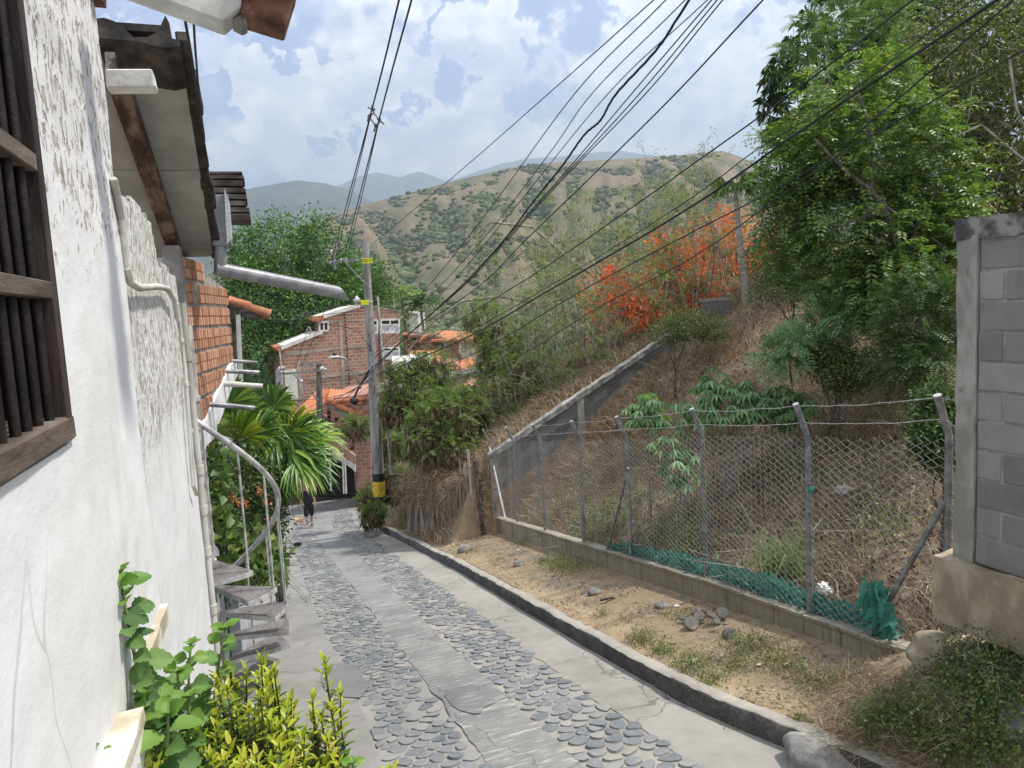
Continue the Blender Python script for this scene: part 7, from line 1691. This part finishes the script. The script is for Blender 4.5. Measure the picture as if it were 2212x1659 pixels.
def soft_plant(name, label, top, base, L0, L1, node, seed, cat='plant'):
    rg = random.Random(seed); top = Vector(top); base = Vector(base); H_ = (top-base).length; n = max(4, int(H_/node)); o = thing(name, label, cat, tuple(base)); b = MB(); pts = []; lv, ly = TL(), TL(); a0 = rg.uniform(0, 3)
    for i in range(n+1):
        f = i/n; q = base.lerp(top, f)+Vector((math.sin(f*3+seed)*.018, math.cos(f*2.4+seed)*.018, 0)); pts.append(q)
    for i in range(1, n+1):
        f = i/n; L = (L0+(L1-L0)*f)*rg.uniform(.8, 1.15)
        if i == n: L = L1*.8
        for k in range(2):
            a = a0+(i % 2)*PI/2+k*PI+rg.uniform(-.35, .35); el_ = rg.uniform(-.65, .1)+(.75*f*f)
            d_ = Vector((math.cos(a)*math.cos(el_), math.sin(a)*math.cos(el_), math.sin(el_))); n_ = Vector((rg.gauss(0, .25), rg.gauss(0, .25), .75))-fw*.7; st_ = pts[i]+d_*L*.18
            if st_.x+d_.x*L < WXL+.03: d_.x = abs(d_.x)*.5; d_.normalize()
            (ly if f > .86 else lv).stamp(LT, [tuple(st_)], [tuple(d_)], [tuple(n_)], L); b.tube([pts[i], st_+d_*L*.1], [.003, .0018], 4, cap=False)
    a = a0
    for k in range(6):
        a += 1.1; d_ = Vector((math.cos(a)*.7, math.sin(a)*.7, .8)); ly.stamp(LT, [tuple(pts[-1])], [tuple(d_)], [(0, 0, 1.)], L1*rg.uniform(.35, .6))
    b.tube(pts, [.0075*(1-.5*i/n) for i in range(n+1)], 6); b.build('stem', M_stem, o, smooth=True)
    for l_, nm, mt in ((lv, 'leaves', M_ore), (ly, 'young_leaves', M_orey)):
        q = l_.build(nm, mt, o)
        if q: q.data.polygons.foreach_set('use_smooth', [True]*len(q.data.polygons))
def P2(u, v, d_): return tuple(at(u, v, d_))
soft_plant('serrated_plant', 'tallest serrated-leaf plant rising against the white wall', P2(272, 1232, 2.13), P2(318, 1720, 2.13), .098, .066, .038, 1)
soft_plant('serrated_plant', 'serrated-leaf plant with paired leaves just in front of the white wall and lower stair', P2(425, 1390, 2.35), P2(405, 1760, 2.3), .09, .06, .038, 2)
soft_plant('serrated_plant', 'serrated-leaf plant overlapping the centre pole of the stair', P2(490, 1362, 2.5), P2(450, 1740, 2.4), .088, .06, .038, 3)
soft_plant('serrated_plant', 'serrated-leaf plant with large pale lower leaves among the lime sprigs', P2(352, 1555, 1.98), P2(380, 1850, 1.98), .10, .075, .038, 4)
soft_plant('serrated_plant', 'low serrated-leaf plant whose tip just shows on the ledge', P2(150, 1640, 1.72), P2(150, 1860, 1.75), .10, .085, .038, 5)
soft_plant('serrated_plant', 'bushy serrated-leaf plant between the tallest one and the stair', P2(378, 1452, 2.2), P2(372, 1760, 2.15), .092, .062, .038, 6)
soft_plant('serrated_plant', 'serrated-leaf plant with dark leaves low against the ledge', P2(318, 1500, 2.12), P2(345, 1800, 2.1), .092, .064, .038, 7)
soft_plant('serrated_plant', 'serrated-leaf plant leaning toward the lime sprigs', P2(425, 1500, 2.15), P2(400, 1800, 2.1), .092, .064, .038, 8)
soft_plant('serrated_plant', 'single serrated sprig at the bottom edge beside the pavement', P2(770, 1650, 2.15), P2(768, 1850, 2.15), .05, .04, .038, 9)
M_limet = leafmat('lime_tip_leaf', [(0., (0.286, 0.396, 0.028)), (.5, (0.462, 0.517, 0.039)), (1., (0.638, 0.594, 0.088))], .4, .35, .45)
M_limel = leafmat('lime_leaf', [(0., (0.039, 0.094, 0.020)), (.5, (0.094, 0.182, 0.024)), (.8, (0.209, 0.275, 0.033)), (.93, (0.330, 0.264, 0.055)), (1., (0.330, 0.121, 0.044))], .3, .35, .5)
def lime_bush(label, tops, spread, seed):
    rg = random.Random(seed); ps = [at(u, v, d_) for u, v, d_ in tops]; c_ = sum(ps, Vector())/len(ps); root = Vector((min(c_.x, .1), min(c_.y, 2.5), -2.28)); o = thing('lime_shrub', label, 'shrub', tuple(root)); b = MB(); lt, ll = TL(), TL()
    for q in ps:
        base = root.lerp(Vector((q.x, q.y, -1.72)), .8); n = 30; pts = [base.lerp(q, i/12)+Vector((math.sin(i*.5+q.x*40)*.008, math.cos(i*.45+q.y*30)*.008, 0)) for i in range(13)]; b.tube(pts, [.006-.0003*i for i in range(13)], 5)
        Ls = (q-base).length; nn = int(Ls/.0078)
        for i in range(nn):
            f = i/nn
            if f < .12: continue
            p_ = base.lerp(q, f)+Vector((math.sin(f*12*.5+q.x*40)*.008, math.cos(f*12*.45+q.y*30)*.008, 0)); a = i*2.4+rg.uniform(-.4, .4); el_ = rg.uniform(.25, .8)+(.5 if f > .93 else 0)
            d_ = (math.cos(a)*math.cos(el_), math.sin(a)*math.cos(el_), math.sin(el_)); L = rg.uniform(.036, .058)*(1.1-.25*f)
            tipz = (1-f)*Ls < rg.uniform(.05, .16)
            (lt if tipz else ll).stamp(LS, [tuple(p_)], [d_], [(-d_[0]*.5, -d_[1]*.5, .9)], L)
    b.build('stems', M_twigd, o); lt.build('tip_leaves', M_limet, o); ll.build('lower_leaves', M_limel, o)
rg = random.Random(12)
def jit(lst): return [(u+rg.uniform(-14, 14), v+rg.uniform(-6, 22), d_+rg.uniform(-.14, .14)) for u, v, d_ in lst+lst]
lime_bush('lime-green shrub with one sprig cluster standing apart over the pavement edge', [(706, 1425, 2.35), (738, 1490, 2.35), (668, 1500, 2.3), (690, 1540, 2.3), (722, 1520, 2.3), (675, 1560, 2.3), (708, 1590, 2.25)], .1, 1)
lime_bush('dense lime-green shrub in front of the lower stair treads', jit([(566, 1418, 2.5), (540, 1450, 2.5), (585, 1455, 2.45), (600, 1500, 2.4), (478, 1455, 2.4), (500, 1480, 2.4), (525, 1490, 2.4), (560, 1490, 2.4), (610, 1475, 2.45), (470, 1500, 2.35), (545, 1520, 2.35), (585, 1540, 2.3), (618, 1540, 2.35), (505, 1530, 2.3), (455, 1540, 2.3), (530, 1560, 2.3), (620, 1580, 2.3), (565, 1580, 2.25), (480, 1580, 2.25), (610, 1510, 2.4), (440, 1480, 2.4), (500, 1440, 2.5), (590, 1430, 2.5), (630, 1500, 2.4), (515, 1600, 2.2), (600, 1600, 2.2)]), .2, 2)
lime_bush('yellowest lime shrub along the bottom edge beside the pavement', jit([(655, 1610, 2.2), (690, 1625, 2.2), (725, 1620, 2.2), (640, 1640, 2.15), (850, 1650, 2.1), (620, 1630, 2.2), (700, 1660, 2.1), (745, 1650, 2.15), (580, 1640, 2.1), (530, 1640, 2.1), (480, 1640, 2.1), (660, 1580, 2.25), (550, 1620, 2.15), (600, 1660, 2.05), (670, 1650, 2.1)]), .2, 3)
lime_bush('few lime sprigs poking up among the serrated-leaf plants', [(405, 1540, 2.15), (420, 1570, 2.1), (390, 1620, 2.05), (335, 1610, 2.0), (365, 1650, 2.0), (280, 1655, 1.9), (348, 1500, 2.2), (370, 1525, 2.2), (300, 1640, 1.95), (325, 1650, 1.95), (432, 1600, 2.1), (450, 1630, 2.1), (345, 1600, 2.05), (465, 1560, 2.2)], .2, 4)

# ------------------------------------------------------------------ motorbike parked beyond the palms
mb = thing('motorcycle', 'black motorcycle parked half hidden behind the fan palms', 'motorcycle', (-.05, 14.2, zr(14.2)))
zb = zr(14.2); sl = -.18
def mp(x, y, z): return Vector((-.05+x, 14.2+y, zb+z+sl*y))
M_rub = pm('black_rubber', [(.3, (.012, .012, .012)), (.7, (.03, .03, .03))], 8, bump=.2); M_blk = pm('glossy_black', [(.3, (.01, .01, .012)), (.7, (.02, .02, .024))], 3, bump=0, rough=.25, spec=.5)
for y in (-.62, .62):
    b = MB(); b.tube([mp(0, y+math.cos(a)*.26, .30+math.sin(a)*.26) for a in np.linspace(0, 2*PI, 25)], .045, 8, False); w_ = b.build('wheel', M_rub, mb, smooth=True)
    b = MB(); b.tube([mp(-.05, y, .30), mp(.05, y, .30)], .05, 8)
    for k in range(6): b.tube([mp(0, y, .3), mp(0, y+math.cos(k*PI/3)*.23, .30+math.sin(k*PI/3)*.23)], .012, 5)
    b.build('rim', M_alu, w_)
b = MB(); b.blob(mp(0, .12, .78), (.13, .28, .13), 1, 3, .1); b.build('tank', M_blk, mb, smooth=True)
b = MB(); b.blob(mp(0, -.35, .78), (.12, .36, .07), 2, 3, .1); b.build('seat', M_rub, mb, smooth=True)
b = MB(); b.blob(mp(0, 0, .42), (.13, .22, .17), 3, 3, .25); b.tube([mp(.1, -.1, .35), mp(.14, -.5, .33), mp(.15, -.75, .4)], .04, 8); b.build('engine', M_alu, mb, smooth=True)
b = MB(); 
for s in (-.07, .07): b.tube([mp(s, .62, .3), mp(s, .42, .95)], .022, 6); b.tube([mp(s, -.62, .3), mp(s, -.45, .72)], .02, 6)
b.tube([mp(-.34, .28, 1.02), mp(-.2, .36, 1.04), mp(.2, .36, 1.04), mp(.34, .28, 1.02)], .016, 6); b.build('frame', M_blk, mb, smooth=True)
b = MB(); b.blob(mp(0, .55, .92), (.09, .07, .10), 4, 2, .05); b.build('headlight', M_alu, mb, smooth=True)
for s in (-1, 1): b = MB(); b.tube([mp(.26*s, .31, 1.03), mp(.34*s, .32, 1.16)], .008, 5); b.blob(mp(.40*s, .32, 1.20), (.08, .02, .05), 5, 2, .05); b.build('mirror', M_blk, mb, smooth=True)

# ------------------------------------------------------------------ person and dog walking on the lane
def skin(name, V, Eg, Rr, mat, parent, sub=2, root=0):
    me = bpy.data.meshes.new(name); off = ORG[parent.name]; me.from_pydata([tuple(Vector(v)-off) for v in V], Eg, []); o = bpy.data.objects.new(name, me); link(o); o.parent = parent; ORG[o.name] = off
    s = o.modifiers.new('skin', 'SKIN'); s.use_smooth_shade = True
    for i, r in enumerate(Rr): me.skin_vertices[0].data[i].radius = r if isinstance(r, tuple) else (r, r); me.skin_vertices[0].data[i].use_root = (i == root)
    m = o.modifiers.new('sub', 'SUBSURF'); m.levels = sub; m.render_levels = sub
    me.materials.append(mat); return o
pp0 = onroad(670, 1139); d_p = pp0.dot(fw)
pr = thing('person', 'person in black t-shirt and long black shorts with white side stripe, walking', 'person', tuple(pp0))
M_skin = pm('skin', [(.3, (.36, .20, .135)), (.7, (.43, .25, .17))], 5, bump=0, rough=.5); M_cloth = pm('black_cloth', [(.3, (.012, .012, .015)), (.7, (.025, .025, .03))], 9, bump=.2, rough=.9); M_hair = pm('dark_hair', [(.3, (.012, .009, .008)), (.7, (.03, .022, .018))], 20, bump=.3)
fwd_ = (-Vector((pp0.x, pp0.y, 0))).normalized(); lef = Vector((-fwd_.y, fwd_.x, 0)); lef = -lef
def bp(s, f, z): return pp0+lef*s+fwd_*f+Vector((0, 0, z-.18*0))
# s: sideways, f: towards the viewer, z: height
J = {'pel': (0, 0, .93), 'wai': (0, 0, 1.06), 'che': (0, .0, 1.28), 'nck': (0, .0, 1.47), 'nc2': (0, .02, 1.54), 'hd': (0, .04, 1.64), 'hd2': (0, .035, 1.72),
     'hl': (.10, 0, .90), 'kl': (.10, .10, .50), 'al': (.095, .13, .09), 'fl': (.10, .27, .035), 'hr': (-.10, 0, .90), 'kr': (-.09, -.02, .50), 'ar': (-.07, -.28, .16), 'fr': (-.08, -.20, .045),
     'sl': (.19, 0, 1.41), 'el': (.25, -.05, 1.14), 'wl': (.265, .03, .91), 'sr': (-.19, 0, 1.41), 'er': (-.25, .02, 1.14), 'wr': (-.26, .10, .91)}
Rd = {'pel': .135, 'wai': (.135, .10), 'che': (.155, .10), 'nck': .07, 'nc2': .055, 'hd': (.078, .095), 'hd2': (.07, .085), 'hl': .085, 'kl': .058, 'al': .038, 'fl': (.04, .025), 'hr': .085, 'kr': .058, 'ar': .038, 'fr': (.04, .025), 'sl': .055, 'el': .04, 'wl': .028, 'sr': .055, 'er': .04, 'wr': .028}
ns = list(J); ix = {k: i for i, k in enumerate(ns)}; V = [bp(*J[k]) for k in ns]; Rr = [Rd[k] for k in ns]
Eg = [('pel', 'wai'), ('wai', 'che'), ('che', 'nck'), ('nck', 'nc2'), ('nc2', 'hd'), ('hd', 'hd2'), ('pel', 'hl'), ('hl', 'kl'), ('kl', 'al'), ('al', 'fl'), ('pel', 'hr'), ('hr', 'kr'), ('kr', 'ar'), ('ar', 'fr'), ('che', 'sl'), ('sl', 'el'), ('el', 'wl'), ('che', 'sr'), ('sr', 'er'), ('er', 'wr')]
Eg = [(ix[a], ix[b_]) for a, b_ in Eg]
for sd_, wk in ((1, 'wl'), (-1, 'wr')):   # palm and five unequal curled fingers
    w_ = J[wk]; pa = len(V); V.append(bp(w_[0], w_[1]+.01, w_[2]-.07)); Rr.append((.034, .018)); Eg.append((ix[wk], pa))
    for k, (df, l) in enumerate(((.03, .065), (.012, .078), (-.008, .072), (-.026, .055))):
        a = len(V); V.append(bp(w_[0], w_[1]+.01+df, w_[2]-.105)); Rr.append(.010); V.append(bp(w_[0]-sd_*.012, w_[1]+.015+df, w_[2]-.105-l*.6)); Rr.append(.009); V.append(bp(w_[0]-sd_*.03, w_[1]+.02+df, w_[2]-.105-l)); Rr.append(.008); Eg += [(pa, a), (a, a+1), (a+1, a+2)]
    a = len(V); V.append(bp(w_[0]-sd_*.01, w_[1]+.05, w_[2]-.06)); Rr.append(.011); V.append(bp(w_[0]-sd_*.02, w_[1]+.062, w_[2]-.10)); Rr.append(.009); Eg += [(pa, a), (a, a+1)]
skin('body', V, Eg, Rr, M_skin, pr, 2, 0)
cn = ['wai', 'che', 'nck', 'sl', 'el', 'sr', 'er']; V = [bp(*J['pel'])+Vector((0, 0, -.02))]+[bp(*J[k]) for k in cn]; V[5] = V[4].lerp(V[5], .75); V[7] = V[6].lerp(V[7], .75)
skin('tshirt', V, [(0, 1), (1, 2), (2, 3), (2, 4), (4, 5), (2, 6), (6, 7)], [(.175, .15), (.17, .135), (.175, .13), .085, .09, .075, .09, .075], M_cloth, pr, 2, 1)
V = [bp(0, 0, 1.0), bp(0, 0, .9), bp(.105, .01, .84), bp(.11, .10, .44), bp(-.105, 0, .84), bp(-.10, -.03, .44)]
sh_ = skin('shorts', V, [(0, 1), (1, 2), (2, 3), (1, 4), (4, 5)], [(.155, .14), (.16, .145), .115, .105, .115, .105], M_cloth, pr, 2, 0)
b = MB(); b.tube([bp(.225, .02, .80), bp(.222, .08, .60), bp(.215, .11, .47)], .012, 6); b.build('side_stripe', M_white, sh_)
b = MB(); b.blob(bp(0, .02, 1.70), (.085, .10, .09), 3, 3, .1); b.v = [q if (q-bp(0, .02, 1.70)).dot(fwd_) < .055 or q.z > bp(0, 0, 1.72).z else q-fwd_*.04 for q in b.v]; b.build('hair', M_hair, pr, smooth=True)
b = MB(); b.blob(bp(0, .135, 1.63), (.014, .02, .025), 1, 2, 0)
b.build('nose', M_skin, pr, smooth=True)
for s in (-1, 1):
    b = MB(); b.blob(bp(.032*s, .118, 1.66), (.013, .008, .008), 1, 2, 0); b.build('eye', M_dark, pr, smooth=True)
    b = MB(); b.blob(bp(.085*s, .03, 1.645), (.012, .02, .03), 1, 2, 0); b.build('ear', M_skin, pr, smooth=True)
b = MB(); b.blob(bp(0, .12, 1.592), (.026, .008, .006), 1, 2, 0); b.build('mouth', pm('lips', [(.3, (.22, .09, .07)), (.7, (.26, .11, .09))], 5, bump=0), pr, smooth=True)
for a, z in ((.20, .0), (-.235, .015)):
    b = MB(); c_ = bp(.10 if a > 0 else -.075, a-.005, z+.018-.0); b.blob(c_, (.05, .14, .022), 2, 3, .05); 
    b.tube([bp((.10 if a > 0 else -.075)-.045, a+.04, z+.03), bp((.10 if a > 0 else -.075), a+.03, z+.075), bp((.10 if a > 0 else -.075)+.045, a+.04, z+.03)], .010, 5); b.build('sandal', M_blk, pr, smooth=True)

q0 = onroad(646, 1134); dg = thing('dog', 'small stocky tan dog with a dark muzzle trotting beside the person', 'dog', tuple(q0))
lx = -Vector((rt.x, rt.y, 0)).normalized(); sx = Vector((lx.y, -lx.x, 0))
def dp(f, s, z): return q0+lx*f+sx*s+Vector((0, 0, z-.18*(lx.y*f+sx.y*s)))
V, Rr, Eg = [], [], []
def nd(f, s, z, r, link_=None):
    V.append(dp(f, s, z)); Rr.append(r)
    if link_ is not None: Eg.append((link_, len(V)-1))
    return len(V)-1
a0 = nd(0, 0, .235, (.068, .072)); c1 = nd(.11, 0, .24, (.082, .088), a0); n1_ = nd(.185, 0, .285, (.06, .062), c1); h1 = nd(.245, 0, .31, (.065, .06), n1_); h2 = nd(.295, 0, .285, (.042, .036), h1)
r1 = nd(-.12, 0, .245, (.068, .072), a0); t1 = nd(-.19, 0, .27, .014, r1); nd(-.225, 0, .245, .008, t1)
for f, s, kx in ((.11, .055, .05), (.11, -.055, -.03)):
    a_ = nd(f, s, .17, .034, c1); b_ = nd(f+kx*.6, s, .09, .022, a_); c_ = nd(f+kx-.01, s, .03, .018, b_); nd(f+kx+.03, s, .014, .02, c_)
for f, s, kx in ((-.11, .05, -.05), (-.11, -.05, .04)):
    a_ = nd(f+.01, s, .18, .045, r1); b_ = nd(f+.03+kx*.4, s, .12, .03, a_); c_ = nd(f-.03+kx, s, .075, .018, b_); e_ = nd(f+kx, s, .025, .016, c_); nd(f+kx+.03, s, .013, .02, e_)
M_fur = pm('tan_fur', [(.25, (.34, .22, .12)), (.5, (.50, .36, .22)), (.8, (.60, .47, .32))], 7, bump=.3, rough=.9); M_dfur = pm('dark_fur', [(.3, (.02, .016, .014)), (.7, (.05, .04, .034))], 9, bump=.2)
skin('body', V, Eg, Rr, M_fur, dg, 2, 0)
b = MB(); b.blob(dp(.318, 0, .272), (.038, .042, .034), 2, 3, .1); b.build('muzzle', M_dfur, dg, smooth=True)
for s in (-1, 1):
    b = MB(); b.prism([dp(.235, .03*s, .355), dp(.235, .065*s, .345), dp(.225, .056*s, .415)], lx*.014); b.build('ear', M_dfur, dg, bevel=.003)
    b = MB(); b.blob(dp(.292, .034*s, .322), .009, 1, 2, 0); b.build('eye', M_dfur, dg, smooth=True)
